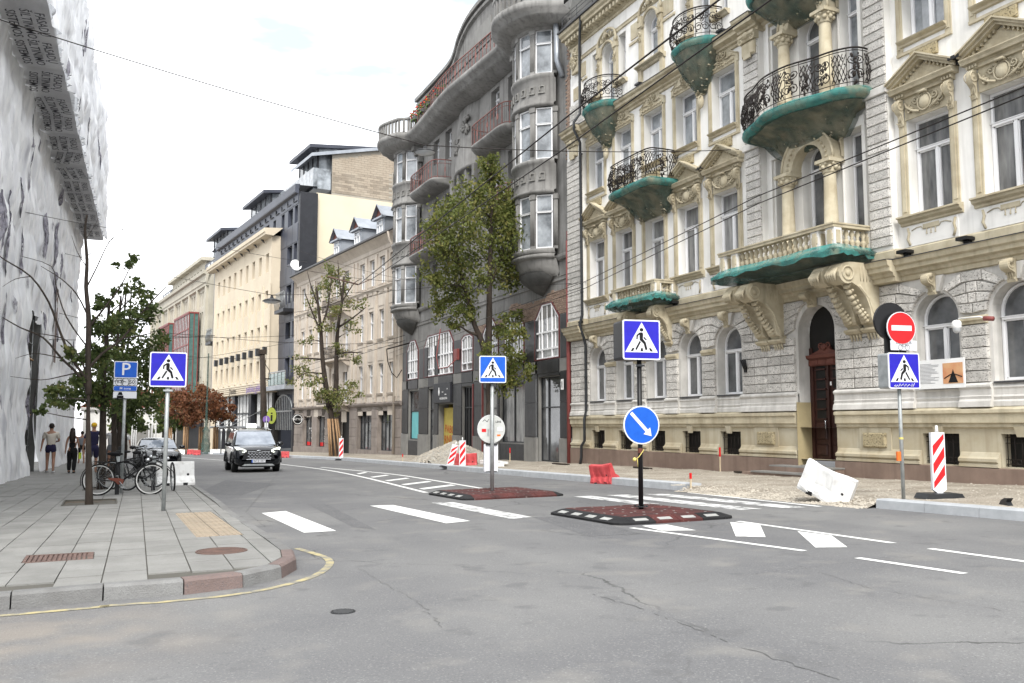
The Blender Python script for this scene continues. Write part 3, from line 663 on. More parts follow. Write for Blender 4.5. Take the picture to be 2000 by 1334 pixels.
dk=[[gp(600,985),gp(690,1030),gp(735,1035),gp(640,985)],[gp(380,965),gp(470,968),gp(540,945),gp(440,938)],[gp(1040,1010),gp(1150,1048),gp(1250,1042),gp(1130,1008)]]
kind(flat('road_patches',[ccw(p) for p in dk],mat('patch',(.125,.125,.128),.88,c2=(.105,.105,.108),scale=3,bump=.4,bscale=90,pits=((.25,.245,.24),45.,.6,.7)),.002))
# ---- ironwork let into the ground
def cover(px,py,h,r,label,rim='rust_iron'):
    x,y=gp(px,py,h);t=root('manhole_cover',label,'manhole cover',(x,y,G(x,y)+h))
    m_=MB();m_.lathe([(r,-.02),(r,.006),(r*.93,.007),(r*.93,.003)],n=28,smooth=False);m_.build('rim',rim,t)
    m_=MB();m_.lathe([(r*.92,-.01),(r*.92,.0035),(0,.0045)],n=28)
    for k in range(-5,6):
        w=sqrt(max(0,(r*.85)**2-(k*r*.16)**2));m_.box(-w,w,k*r*.16-.008,k*r*.16+.008,.002,.0075)
    m_.build('lid',rim,t);return t
cover(433,1076,PH+.004,.27,'rusty round manhole cover sunk in the paving beside the tan tactile slabs')
cover(670,1195,.001,.095,'small round iron valve cover in the asphalt of the foreground','dark_metal')
x0,x1,y0,y1=HOLES[3];t=root('drain_grate','rusty rectangular iron drain grate in the left paving near the kerb','grate',((x0+x1)/2,(y0+y1)/2,G(-.4,10.7)+PH))
m_=MB();w,d=(x1-x0)/2-.01,(y1-y0)/2-.01
m_.box(-w,w,-d,-d+.03,-.02,.004);m_.box(-w,w,d-.03,d,-.02,.004);m_.box(-w,-w+.03,-d+.03,d-.03,-.02,.004);m_.box(w-.03,w,-d+.03,d-.03,-.02,.004);m_.build('frame','rust_iron',t)
m_=MB()
for k in range(13):m_.box(-w+.045+k*.046,-w+.073+k*.046,-d+.04,d-.04,-.015,.003)
m_.box(-w+.03,w-.03,-d+.03,d-.03,-.019,-.012);m_.build('bars','rust_iron',t)
def tree_pit(x0,x1,y0,y1,label):
    cx,cy=(x0+x1)/2,(y0+y1)/2;t=root('tree_pit',label,'tree pit',(cx,cy,G(cx,cy)+PH));w,d=(x1-x0)/2,(y1-y0)/2
    m_=MB();nx=8
    vs=[(-w+2*w*i/nx,-d+2*d*j/nx,-.012-.012*rs.random()) for j in range(nx+1) for i in range(nx+1)]
    m_.add(vs,[(j*(nx+1)+i,j*(nx+1)+i+1,(j+1)*(nx+1)+i+1,(j+1)*(nx+1)+i) for j in range(nx) for i in range(nx)]);m_.build('soil','soil',t)
    for a in((-w,w,-d-.03,-d),(-w,w,d,d+.03),(-w-.03,-w,-d,d),(w,w+.03,-d,d)):
        m_=MB();m_.box(a[0],a[1],a[2],a[3],-.03,.012);m_.build('edging','joint_dirt',t)
tree_pit(-.76,.16,18.98,20.37,'square soil pit in the paving at the foot of the nearest left tree')
tree_pit(-.53,.23,24.43,25.67,'soil pit of the second tree behind the bicycles')

# ================================================================== LEFT BUILDING UNDER NETTING
LA=.035
def lp3(y,off,z):return(-4.26+LA*y+off,y,z)
wr=root('wrapped_building','tall building on the left wrapped in white translucent scaffold netting','building',lp3(40,0,0))
def netw(y,z):
    w=noise.noise(Vector((y*1.4,z*.2,4)))*.15-abs(noise.noise(Vector((y*3.1,z*.35,9))))*.24+noise.noise(Vector((y*.35,z*.35,2)))*.12
    w-=abs(noise.noise(Vector((y*2.6+z*.5,z*.55,6))))*.20+abs(noise.noise(Vector((y*2.2-z*.6,z*.4,8))))*.16
    w+=.07*abs(sin(z*1.57+.4*sin(y)))
    return w+.16
def net_grid(name,y0,y1,ny,ea,eb,ne,f,mt,amp):
    """grid between two edges given by f(y, t)->(off, z)"""
    vs=[];o0=Vector(lp3(40,0,0))
    for j in range(ny+1):
        y=y0+(y1-y0)*j/ny
        for i in range(ne+1):
            t=i/ne;off,z=f(y,t)
            w=netw(y,z)
            dz=noise.noise(Vector((y*1.1,z,11)))*.05
            p=Vector(lp3(y,off+(w*amp if name!='soffit' else 0),z+(dz if name!='soffit' else w*.5)))-o0;vs.append(tuple(p))
    k=ne+1;m_=MB()
    m_.add(vs,[(j*k+i,(j+1)*k+i,(j+1)*k+i+1,j*k+i+1) for j in range(ny) for i in range(ne)],0,True)
    return m_.build(name,mt,wr)
ZS,ZT,YE=12.7,18.45,60.
GA,GB=36.6,40.9 # the doorway gap in the net
net_grid('lower_net',8.5,GA,190,0,0,80,lambda y,t:(.0+.28*(1-t)**6,G(-3,y)+PH+(ZS-G(-3,y)-PH)*t),'netting',1.)
net_grid('lower_net',GB,YE,130,0,0,80,lambda y,t:(.0+.2*(1-t)**6,G(-3,y)+PH+(ZS-G(-3,y)-PH)*t),'netting',1.)
net_grid('lower_net',GA,GB,30,0,0,50,lambda y,t:(.0,5.6+(ZS-5.6)*t+(.25*sin((y-GA)*1.4)*(1-t))),'netting',1.)
net_grid('upper_net',8.5,YE,330,0,0,44,lambda y,t:(1.32,ZS+(ZT-ZS)*t+.12*sin(y*1.1)*t*t),'netting',1.1)
net_grid('soffit',8.5,YE,260,0,0,8,lambda y,t:(.05+t*1.3,ZS),'net_soffit',1.)
m_=MB();o0=Vector(lp3(40,0,0)) # end face, roof and the walls behind the net
e=lambda y,off,z:tuple(Vector(lp3(y,off,z))-o0)
m_.add([e(YE,-9,-2),e(YE,.03,-2),e(YE,.03,ZS),e(YE,1.34,ZS),e(YE,1.34,ZT),e(YE,-9,ZT)],[(0,1,2,3,4,5)])
m_.add([e(8.5,-9,ZT-.05),e(8.5,1.3,ZT-.05),e(YE,1.3,ZT-.05),e(YE,-9,ZT-.05)],[(0,1,2,3)])
m_.add([e(8.5,-9,-2),e(8.5,0,-2),e(8.5,0,ZT),e(8.5,-9,ZT)],[(0,1,2,3)]);m_.build('end_net','netting',wr)
m_=MB();m_.add([e(GA-1,-1.2,-1),e(GB+1,-1.2,-1),e(GB+1,-1.2,7),e(GA-1,-1.2,7)],[(0,3,2,1)])
m_.add([e(GA-.05,-1.2,-1),e(GA-.05,.1,-1),e(GA-.05,.1,6),e(GA-.05,-1.2,6)],[(0,1,2,3)])
m_.add([e(GB+.05,-1.2,-1),e(GB+.05,.1,-1),e(GB+.05,.1,6),e(GB+.05,-1.2,6)],[(3,2,1,0)]);m_.build('old_wall','grey_dark',wr)
# scaffold seen in the gap
def tube_obj(name,mt,pts,r,par,n=6):
    m_=MB();m_.tube([tuple(Vector(p)-o0) for p in pts],r,n);return m_.build(name,mt,par)
for yy in(GA+.25,GA+2.1,GB-.2):
    for of in(-.15,-.95):
        z0=G(-3,yy)+PH;tube_obj('scaffold_pole','steel',[lp3(yy,of,z0),lp3(yy,of,5.6)],.028,wr)
for zz in(.55,1.9,2.4,4.1,4.6):
    tube_obj('scaffold_ledger','steel',[lp3(GA,-.15,zz),lp3(GB,-.15,zz)],.022,wr)
for zz in(1.75,3.95):
    m_=MB();m_.add([e(GA,-1.,zz),e(GB,-1.,zz),e(GB,-.1,zz),e(GA,-.1,zz),e(GA,-1.,zz+.05),e(GB,-1.,zz+.05),e(GB,-.1,zz+.05),e(GA,-.1,zz+.05)],[(0,1,2,3),(7,6,5,4),(3,2,6,7),(0,3,7,4)]);m_.build('scaffold_deck','wood',wr)
m_=MB();m_.add([e(45.3,.22,4.2),e(46.1,.24,4.2),e(46.1,.24,7.6),e(45.3,.22,7.6)],[(0,1,2,3)]);m_.build('bare_brick','kerb_red',wr)
# print on the net: rows of words on the soffit, blurred logos on the walls
def netword(s,y,off,z,size,mode,ang=0.,w=1.):
    if mode=='soffit':
        o=text(s,'print','net_words',wr,tuple(Vector(lp3(y,off,z))-o0),size,(pi,0,pi/2+ang),w)
    else:o=text(s,'print','net_print',wr,tuple(Vector(lp3(y,netw(y,z)+.05,z))-o0),size,(pi/2,ang,pi/2),w)
    return o
k=0;y=27.5
while y<58:
    sk=rs.uniform(-.12,.12);sh_=rs.uniform(-.2,.2)
    for q,s in enumerate(('FASADŲ','ŠILTINIMO','SISTEMOS')):
        netword(s,y+sh_+.1*q,1.12-.36*q,ZS-.14,.36,'soffit',sk,1.2)
    y+=2.3
for y,z,s,sc in((32.6,5.2,'HIPPO',.55),(33.6,3.0,'LADO',.6),(34.2,1.0,'KITCHEN',.35),(32.2,7.6,'LADO',.5),(35.0,9.2,'ANUS',.6),(43,6.6,'HIPPO',.5),(39,8.2,'LEXE',.5),(46,3.2,'LADO',.6),(50,8.8,'ANUS',.6),(35.6,6.4,'LADO',.4),(42.5,9.8,'LADO',.55)):
    netword(s,y,.27,z,sc,'wall',rs.uniform(-.1,.1))
rb=random.Random(5)
for i in range(44):
    up=i>31
    y=29+rb.random()**1.3*29;z=rb.uniform(13.3,17.6) if up else rb.uniform(1.2,12.2)
    w=rb.uniform(.12,.3)*(.6 if up else 1);h=rb.uniform(.45,1.0);off=(1.32 if up else 0)
    m_=MB();ps=[]
    for a in range(14):
        t=2*pi*a/14;ps.append((w*cos(t)*rb.uniform(.85,1.1),h*sin(t)*rb.uniform(.9,1.05)))
    o=Vector(lp3(y,off,z))-o0
    m_.add([(o.x+netw(y+p[0]*f,z+p[1]*f)*(1.1 if up else 1)+.045,o.y+p[0]*f,o.z+p[1]*f) for f in(1,.66,.33) for p in ps]+[(o.x+netw(y,z)+.045,o.y,o.z)],[(a,(a+1)%14,14+(a+1)%14,14+a) for a in range(28) if a%14!=13]+[(13,0,14,27),(27,14,28,41)]+[(28+a,28+(a+1)%14,42) for a in range(14)]);m_.build('print','net_print',wr)
# ================================================================== FACADE TOOLS  (local x = along the street away from the eye, y = out of the wall, z = up)
def facade_root(name,label,P,A,loc_t=0):
    return root(name,label,'building',(P[0],P[1],0),R_(90+A))
def wall_holes(mb,x0,x1,z0,z1,holes,y=0.,m=0,mr=None,depth=.5):
    """wall rectangle with openings (xc, w, za, zb, r): r>0 = a round head of radius w/2 above zb; reveals go in by depth"""
    mr=m if mr is None else mr
    hs=[(c-w/2,c+w/2,max(a,z0),b_+(w/2 if r else 0),b_,r) for c,w,a,b_,r in holes if c+w/2>x0 and c-w/2<x1 and b_>z0 and a<z1]
    X=sorted({x0,x1,*[h[0] for h in hs],*[h[1] for h in hs]});Z=sorted({z0,z1,*[min(z1,max(z0,v)) for h in hs for v in(h[2],h[3])]})
    for i in range(len(X)-1):
        za=None
        for j in range(len(Z)-1):
            cx,cz=(X[i]+X[i+1])/2,(Z[j]+Z[j+1])/2
            inside=any(h[0]<cx<h[1] and h[2]<cz<h[3] for h in hs)
            if not inside and za is None:za=Z[j]
            if inside and za is not None:mb.quad((X[i],y,za),(X[i+1],y,za),(X[i+1],y,Z[j]),(X[i],y,Z[j]),m);za=None
        if za is not None:mb.quad((X[i],y,za),(X[i+1],y,za),(X[i+1],y,z1),(X[i],y,z1),m)
    for a,b_,c,d,s,r in hs:
        yi=y-depth;top=s if r else d
        if top>z1:top=z1;d=z1;r=0 if s>=z1 else r
        mb.quad((a,y,c),(a,yi,c),(a,yi,top),(a,y,top),mr);mb.quad((b_,yi,c),(b_,y,c),(b_,y,top),(b_,yi,top),mr)
        mb.quad((a,yi,c),(a,y,c),(b_,y,c),(b_,yi,c),mr)
        if not r:mb.quad((a,y,d),(a,yi,d),(b_,yi,d),(b_,y,d),mr)
        else:
            cx,R=(a+b_)/2,(b_-a)/2;n=14;P=[(cx-R*cos(pi*k/n),s+R*sin(pi*k/n)) for k in range(n+1)]
            for k in range(n):
                p,q=P[k],P[k+1]
                mb.quad((p[0],y,p[1]),(q[0],y,q[1]),(q[0],y,d),(p[0],y,d),m)
                mb.quad((p[0],y,p[1]),(p[0],yi,p[1]),(q[0],yi,q[1]),(q[0],y,q[1]),mr)
def window_mesh(w,h,arch=False,transom=None,mull=True,f=.055,low=None):
    """frame mesh + pane mesh; origin at the middle of the sill, frame plane y=0"""
    a=MB();R=w/2;hs=h
    def bar(x0,x1,z0,z1,d=.05):a.cbox(x0,x1,-.05,d*.6,z0,z1,.008)
    bar(-R,-R+f,0,hs);bar(R-f,R,0,hs);bar(-R+f,R-f,0,f*1.2)
    if not arch:bar(-R+f,R-f,hs-f,hs)
    else:
        n=12
        for k in range(n):
            t0,t1=pi*k/n,pi*(k+1)/n
            p=[(-R*cos(t0),hs+R*sin(t0)),(-R*cos(t1),hs+R*sin(t1)),(-(R-f)*cos(t1),hs+(R-f)*sin(t1)),(-(R-f)*cos(t0),hs+(R-f)*sin(t0))]
            a.prism(p[::-1],-.05,.025)
    if transom:a.cbox(-R+f*.5,R-f*.5,-.05,.055,transom-f*.8,transom+f*.5,.01);a.box(-R,R,0,.075,transom+f*.35,transom+f*.6)
    if mull:bar(-f*.75,f*.75,f,(transom or hs)-f*.5,.06)
    for s in(-1,1): # casement sashes inside the frame
        if mull:
            x0,x1=(f*.75,R-f) if s>0 else(-R+f,-f*.75)
            t=(transom or hs)-f*.8;g_=.028
            a.box(x0,x0+g_,-.05,.012,f,t);a.box(x1-g_,x1,-.05,.012,f,t);a.box(x0,x1,-.05,.012,f,f+g_);a.box(x0,x1,-.05,.012,t-g_,t)
    p=MB()
    if arch:
        n=12;p.add([(-R*.97,-.03,.02),(R*.97,-.03,.02)]+[(R*.97*cos(pi*k/n),-.03,hs+R*.97*sin(pi*k/n)) for k in range(n+1)],[tuple(range(n+3))])
    else:p.quad((-R+.01,-.03,.01),(R-.01,-.03,.01),(R-.01,-.03,h-.01),(-R+.01,-.03,h-.01))
    return a,p
WM={}
def put_window(par,key,x,y,z,spec,glass='glass_curtain',frame='window_white',name='window'):
    k=(key,glass,frame)
    if k not in WM:
        a,p=window_mesh(**spec);o=a.build(name,frame,par,(x,y,z));q=p.build('pane',glass,o);WM[k]=(o.data,q.data);return o
    o=link(name,WM[k][0],par,(x,y,z));link('pane',WM[k][1],o);return o
SHM={}
def put(par,key,name,mt,loc,fn,rz=None):
    """one mesh shared by all copies of a kind"""
    if key not in SHM:
        m_=MB();fn(m_);o=m_.build(name,mt,par,loc,rz);SHM[key]=o.data;return o
    return link(name,SHM[key],par,loc,rz)
def spiral(mb,cx,cz,r,y=0,turns=1.6,dirn=1,a0=0,w=.03,m=0,n=14,lift=.05):
    pts=[];rr_=[]
    for i in range(n+1):
        t=i/n;a=a0+dirn*turns*2*pi*t;q=r*(1-.82*t);pts.append((cx+q*cos(a),y+lift*(.4+.6*t),cz+q*sin(a)));rr_.append(w*(1-.35*t))
    mb.tube(pts,rr_,5,m)
def leafy(mb,cx,cz,s,seed,y=0,n=7,m=0):
    q=random.Random(seed)
    for i in range(n):
        a=q.random()*2*pi;r=s*q.random()**.6
        p0=Vector((cx+r*cos(a)*.5,y,cz+r*sin(a)*.5));p2=p0+Vector((cos(a+.8)*s*.45,.02,sin(a+.8)*s*.45));p1=(p0+p2)/2+Vector((0,.06+.03*q.random(),0))
        mb.tube([p0,p1,p2],[s*.06,s*.13,s*.03],5,m)
def cartouche(mb,cx,cz,w,h,y=0,seed=1):
    """shield between mirrored scrolls and leaves"""
    mb.ball((cx,y+.02,cz),1,12,0,(w*.13,.09,h*.40))
    mb.lathe([(0,0)],(0,0,0),4) if 0 else None
    ring=[(cx+w*.15*cos(2*pi*k/14),y+.05,cz+h*.44*sin(2*pi*k/14)) for k in range(15)];mb.tube(ring,.018,5,0,False)
    for s in(-1,1):
        spiral(mb,cx+s*w*.22,cz+h*.18,h*.22,y,1.5,s,0,.026,0,12);spiral(mb,cx+s*w*.34,cz-h*.12,h*.2,y,1.4,-s,pi/2,.026,0,12)
        mb.tube([(cx+s*w*.12,y+.05,cz-h*.42),(cx+s*w*.25,y+.07,cz-h*.3),(cx+s*w*.40,y+.05,cz-h*.02),(cx+s*w*.46,y+.03,cz+h*.3)],[.03,.035,.03,.02],5)
        leafy(mb,cx+s*w*.28,cz-h*.28,h*.3,seed+s,y,6);leafy(mb,cx+s*w*.17,cz+h*.36,h*.2,seed+5+s,y,4)
    mb.tube([(cx-w*.08,y+.04,cz+h*.45),(cx-w*.08,y+.13,cz+h*.5),(cx+w*.08,y+.13,cz+h*.5),(cx+w*.08,y+.04,cz+h*.45)],.035,6)
def console(mb,x,z0,z1,w,d,y=0):
    """scrolled bracket: big volute above, small one below"""
    h=z1-z0;P=[]
    for i in range(11):
        a=-pi/2+pi*1.25*i/10;P.append((y+d*.62+d*.38*cos(a),z1-h*.27+h*.26*sin(a)))
    low=[(y,z0),(y+d*.22,z0-h*.02),(y+d*.3,z0+h*.1),(y+d*.2,z0+h*.2),(y+d*.3,z0+h*.38)]
    poly=low+P[:9]+[(y,z1)]
    mb.prism([(p[0],p[1]) for p in poly][::-1],x-w/2,x+w/2,0,'x')
    for s in(-1,1):
        mb.lathe([(h*.16,-.014),(h*.16,.014),(h*.08,.03),(0,.03)],(0,0,0),10) if 0 else None
        c=(x+s*(w/2+.006),y+d*.62,z1-h*.27)
        n=12;ring=[(c[0],c[1]+h*.17*cos(2*pi*k/n),c[2]+h*.17*sin(2*pi*k/n)) for k in range(n+1)];mb.tube(ring,.014,4,0,False);mb.ball(c,h*.06,6,0,(.5,1,1))
    for k in range(3):mb.tube([(x-w*.25+w*.25*k,y+d*.30,z0+h*.1),(x-w*.25+w*.25*k,y+d*.42,z0+h*.45)],.012,4)

# ================================================================== THE CREAM AND WHITE HOUSE ON THE RIGHT
PR=(17.2,0)
hb=facade_root('ornate_house','ornate white and cream historicist house with pedimented windows and green netted balconies',PR,0)
U0,U1=3.6,32.42
CE=[30.3,28.28,26.22,24.22,22.22];CR=[14.66,12.65,10.64,8.63,6.62,4.6]
CW=CE+CR;WW=1.18
DC,DW=18.52,1.37
holes=[(c,WW,2.3,3.8,1) for c in CW]+[(c,.98,.48,1.17,0) for c in CW]
doorh=[(DC,DW,-1,3.9,1)]
def gzl(x):return G(17.2,x)+.1
# ground floor wall
m_=MB();wall_holes(m_,U0,U1,1.3,5.5,holes+doorh,0,0,0,.42)
m_.build('ground_floor_wall','smooth_stone',hb)
m_=MB();wall_holes(m_,U0,U1,.45,1.3,[(c,.98,.48,1.17,0) for c in CW]+[(DC,DW,-1,3.9,1)],.03,0,0,.3)
m_.build('plinth','ochre_plinth',hb)
m_=MB()
for a,b_ in((U0,DC-DW/2),(DC+DW/2,U1)):
    m_.add([(a,.13,-1),(b_,.13,-1),(b_,.13,.44),(a,.13,.44),(a,-.3,-1),(b_,-.3,-1),(b_,.0,.46),(a,.0,.46)],[(0,1,2,3),(3,2,6,7),(0,3,7,4),(1,5,6,2)])
m_.build('base_course','brown_base',hb)
# plinth torus mouldings between the basement windows, pilaster bases
gaps=[];edges=sorted([(c-.49,c+.49) for c in CW]+[(DC-DW/2,DC+DW/2)]);p=U0
for a,b_ in edges:
    if a>p:gaps.append((p,a))
    p=b_
gaps.append((p,U1))
m_=MB()
for a,b_ in gaps:
    m_.mould(a+.04,b_-.04,[(.03,.45),(.13,.46),(.13,.52),(.10,.54),(.15,.58),(.15,.64),(.09,.68),(.05,.76),(.03,.78)])
m_.build('plinth_moulding','ochre_plinth',hb)
m_=MB()
for a,b_ in((U0,DC-DW/2-.05),(DC+DW/2+.05,U1)):
    m_.mould(a,b_,[(.03,1.28),(.09,1.32),(.09,1.38),(.14,1.41),(.14,1.60),(.18,1.62),(.18,1.69),(.04,1.75)])
m_.build('plinth_cornice','cream_trim',hb)
for c in CW:
    def key(m):m.add([(-.13,0,.13),(.13,0,.13),(-.08,0,-.09),(.08,0,-.09),(-.13,.10,.13),(.13,.10,.13),(-.08,.07,-.09),(.08,.07,-.09)],[(4,5,7,6),(0,4,6,2),(5,1,3,7),(6,7,3,2)])
    put(hb,'pkey','keystone','ochre_plinth',(c,.03,1.2),key)
    def grate(m):
        for k in range(6):m.tube([(-.42+k*.168,0,0),(-.42+k*.168,0,.69)],.011,5)
        for z in(.06,.16,.5,.62):m.box(-.46,.46,-.008,.008,z-.008,z+.008)
        for k in range(5):m.tube([(-.336+k*.168+.05*cos(t),0,.11+.05*sin(t)) for t in[i*pi/4 for i in range(9)]],.008,4,0,False)
    o=put(hb,'pgrate','window_grille','iron',(c,-.06,.48),grate)
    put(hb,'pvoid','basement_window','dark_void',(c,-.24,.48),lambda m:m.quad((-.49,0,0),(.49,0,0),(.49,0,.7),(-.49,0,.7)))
# white pedestals below the rusticated piers
piers=[];edges=sorted([(c-WW/2,c+WW/2) for c in CW]+[(DC-DW/2,DC+DW/2)]);p=U0
for a,b_ in edges:
    if a>p:piers.append((p,a))
    p=b_
piers.append((p,U1))
m_=MB()
m_.mould(U0,DC-DW/2-.02,[(0,1.73),(.06,1.76),(.06,1.86),(.03,1.90),(.05,1.96),(.03,2.0),(.03,2.12),(.05,2.16),(.02,2.22)])
m_.mould(DC+DW/2+.02,U1,[(0,1.73),(.06,1.76),(.06,1.86),(.03,1.90),(.05,1.96),(.03,2.0),(.03,2.12),(.05,2.16),(.02,2.22)])
m_.build('base_moulding','smooth_stone',hb)
for a,b_ in piers:
    a2,b2=a+.02,b_-.02;m2=MB()
    m2.mould(a2,b2,[(.0,1.74),(.17,1.75),(.15,1.87),(.11,1.92),(.12,1.98),(.10,2.0),(.10,2.13),(.14,2.18),(.14,2.22),(.07,2.27),(0,2.28)])
    m2.build('pedestal','smooth_stone',hb)
for c in CW:
    put(hb,'gsill','sill','lead',(c,0,2.25),lambda m:m.box(-.58,.58,-.3,.07,0,.035))
    put_window(hb,'gfw',c,-.30,2.29,dict(w=WW-.02,h=1.5,arch=True,transom=1.36),'glass')
# rusticated stones
NST=[0]
def stone(poly,y1=.085,c=.014,name='stone',y0=0.):
    """poly in xz, ccw seen from the street; raised block with an arris"""
    cx=sum(p[0] for p in poly)/len(poly);cz=sum(p[1] for p in poly)/len(poly);n=len(poly)
    m2=MB();g_=[]
    for x,z in poly:
        d=hypot(x-cx,z-cz);f=max(0,1-c*1.6/d);g_.append((cx+(x-cx)*f,cz+(z-cz)*f))
    v=[(x,y0,z) for x,z in poly]+[(x,y1-c,z) for x,z in poly]+[(x,y1,z) for x,z in g_]
    f=[tuple(range(2*n,3*n))]+[(i,(i+1)%n,(i+1)%n+n,i+n) for i in range(n)]+[(i+n,(i+1)%n+n,(i+1)%n+2*n,i+2*n) for i in range(n)]
    m2.add(v,f);NST[0]+=1;return m2.build(name,'rough_stone',hb)
J=.018;AR=.67
near_order=sorted(piers,key=lambda p:abs(p[0]-15))
KN=[0,.10,.14,.26,.30];ZK=[3.79,4.02,4.26,4.50,4.74];AK=[2,20,38,55,70]
for a,b_ in piers:
    if b_<6:continue
    isd=abs(b_-(DC-DW/2))<.01 or abs(a-(DC+DW/2))<.01
    aa,bb=(a+.09 if a>U0 else a),(b_-.09 if b_<U1 else b_)
    rows=5
    for k in range(rows):
        z0,z1=2.29+k*.252,2.29+(k+1)*.252-J
        if isd or b_-a>1.5:
            n_=max(2,round((bb-aa)/.62));
            for j in range(n_):stone([(aa+(bb-aa)*j/n_+J/2,z0),(aa+(bb-aa)*(j+1)/n_-J/2,z0),(aa+(bb-aa)*(j+1)/n_-J/2,z1),(aa+(bb-aa)*j/n_+J/2,z1)])
        else:stone([(aa,z0),(bb,z0),(bb,z1),(aa,z1)])
    def imp(m,a=aa,b_=bb):m.mould(a,b_,[(.0,3.555),(.09,3.56),(.09,3.60),(.13,3.64),(.13,3.70),(.05,3.74),(0,3.745)])
    if not isd and b_-a<1.5:m2=MB();imp(m2);m2.build('impost','cream_trim',hb)
    else:
        for j in range(2):stone([(aa+(bb-aa)*j/2+J/2,3.56),(aa+(bb-aa)*(j+1)/2-J/2,3.56),(aa+(bb-aa)*(j+1)/2-J/2,3.76),(aa+(bb-aa)*j/2+J/2,3.76)])
    mid=(a+b_)/2;wide=(b_-a)/2
    cL=a-WW/2;cR=b_+WW/2;RL=RR=AR
    if abs(a-(DC+DW/2))<.01:cL,RL=DC,DW/2+.09
    if abs(b_-(DC-DW/2))<.01:cR,RR=DC,DW/2+.09
    ext=max(0,wide-.42)
    for k in range(4):
        z0,z1=ZK[k]+J/2,ZK[k+1]-J/2;h0=KN[k]+ext*.75
        for side,c_,r_ in((1,cL,RL),(-1,cR,RR)):
            if(side==1 and a<=U0) or(side==-1 and b_>=U1):continue
            zs=3.8 if r_==AR else 3.95
            a0,a1=R_(AK[k]+.8),R_(AK[k+1]-.8)
            P=lambda t:(c_+side*r_*cos(t),zs+r_*sin(t))
            pm=P((a0+a1)/2);kx=mid-side*h0
            poly=[P(a0),(kx-side*J/2,z0),(kx-side*J/2,z1),P(a1),pm]
            if side<0:poly=poly[::-1]
            stone(poly)
        x0,x1=(mid-h0+J/2 if a>U0 else a),(mid+h0-J/2 if b_<U1 else b_)
        if x1-x0>.08:
            n_=max(1,round((x1-x0)/.7))
            for j in range(n_):stone([(x0+(x1-x0)*j/n_+(J/2 if j else 0),z0),(x0+(x1-x0)*(j+1)/n_-(J/2 if j<n_-1 else 0),z0),(x0+(x1-x0)*(j+1)/n_-(J/2 if j<n_-1 else 0),z1),(x0+(x1-x0)*j/n_+(J/2 if j else 0),z1)])
# keystones with scrolls over the arches
def keyst(m):
    for s in(-1,1):m.prism([(s*.11,.0),(s*.16,0),(s*.31,.36),(s*.11,.36)] if s>0 else[(s*.11,.0),(s*.11,.36),(s*.31,.36),(s*.16,0)],0,.1)
    m.box(-.11,.11,0,.06,0,.36)
def keysc(m):console(m,0,-.06,.42,.20,.30,.05);m.tube([(-.15,.27,.36),(.15,.27,.36)],.055,8);leafy(m,0,.12,.12,4,.12,5)
for c in CW:
    o=put(hb,'gkey','keystone','smooth_stone',(c,0,4.40),keyst);put(o,'gkeysc','scroll','cream_trim',(0,0,0),keysc)
put(hb,'dkey','keystone','cream_trim',(DC,0,4.62),lambda m:(console(m,0,-.1,.30,.26,.42,.05),leafy(m,0,.1,.16,3,.25,8)))
# ---- entrance door
dr=put(hb,'door','door','door_wood',(DC,-.42,0),lambda m:(
m.box(-.68,.68,-.04,0,-.02,3.5),m.box(-.68,-.56,0,.05,.0,3.05),m.box(.56,.68,0,.05,.0,3.05),m.box(-.03,.03,0,.06,.0,2.75),
[m.cbox(s*.31-.19,s*.31+.19,0,.045,z0,z1,.03) for s in(-1,1) for z0,z1 in((.12,.42),(.55,1.0))],
[m.box(s*.31-.2,s*.31+.2,0,.05,1.08+.27*k,1.12+.27*k) for s in(-1,1) for k in range(7)],
[m.tube([(s*.31+.2*cos(t),.03,2.62+.16*sin(t)) for t in[i*pi/6 for i in range(7)]],.018,4) for s in(-1,1)]))
dr.location.z=.42
put(dr,'doorglass','pane','dark_void',(0,.006,0),lambda m:[m.quad((s*.31-.17,0,1.1),(s*.31+.17,0,1.1),(s*.31+.17,0,2.6),(s*.31-.17,0,2.6)) for s in(-1,1)])
put(dr,'doorlet','note','white_paint',(-.12,.065,2.0),lambda m:m.box(-.03,.03,0,.003,0,.1))
put(dr,'doorhandle','handle','chrome',(.08,.06,.95),lambda m:(m.tube([(0,0,-.12),(0,.05,-.1),(0,.05,.1),(0,0,.12)],.012,6)))
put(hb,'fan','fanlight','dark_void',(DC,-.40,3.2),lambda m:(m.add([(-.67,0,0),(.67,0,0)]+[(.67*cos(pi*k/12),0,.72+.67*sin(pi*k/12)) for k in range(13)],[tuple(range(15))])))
put(hb,'hood','door_hood','door_red',(DC,-.36,2.96),lambda m:(m.mould(-.66,.66,[(0,0),(.04,.02),(.04,.18),(.12,.22),(.14,.30),(0,.32)]),
m.prism([(-.6,.31),(.6,.31),(.22,.42),(.15,.52),(-.15,.52),(-.22,.42)][::-1],0,.08),spiral(m,-.14,.52,.1,.05,1.3,1,0,.025),spiral(m,.14,.52,.1,.05,1.3,-1,pi,.025),m.ball((0,.09,.5),.1,8,0,(1,.6,1)),
[m.box(-.6+.3*k,-.33+.3*k,.03,.055,.04,.16) for k in range(4)]))
put(hb,'patch','plaster_patch','ochre_patch',(DC+DW/2-.004,0,0),lambda m:m.box(-.012,0,-.41,.125,.1,1.98))
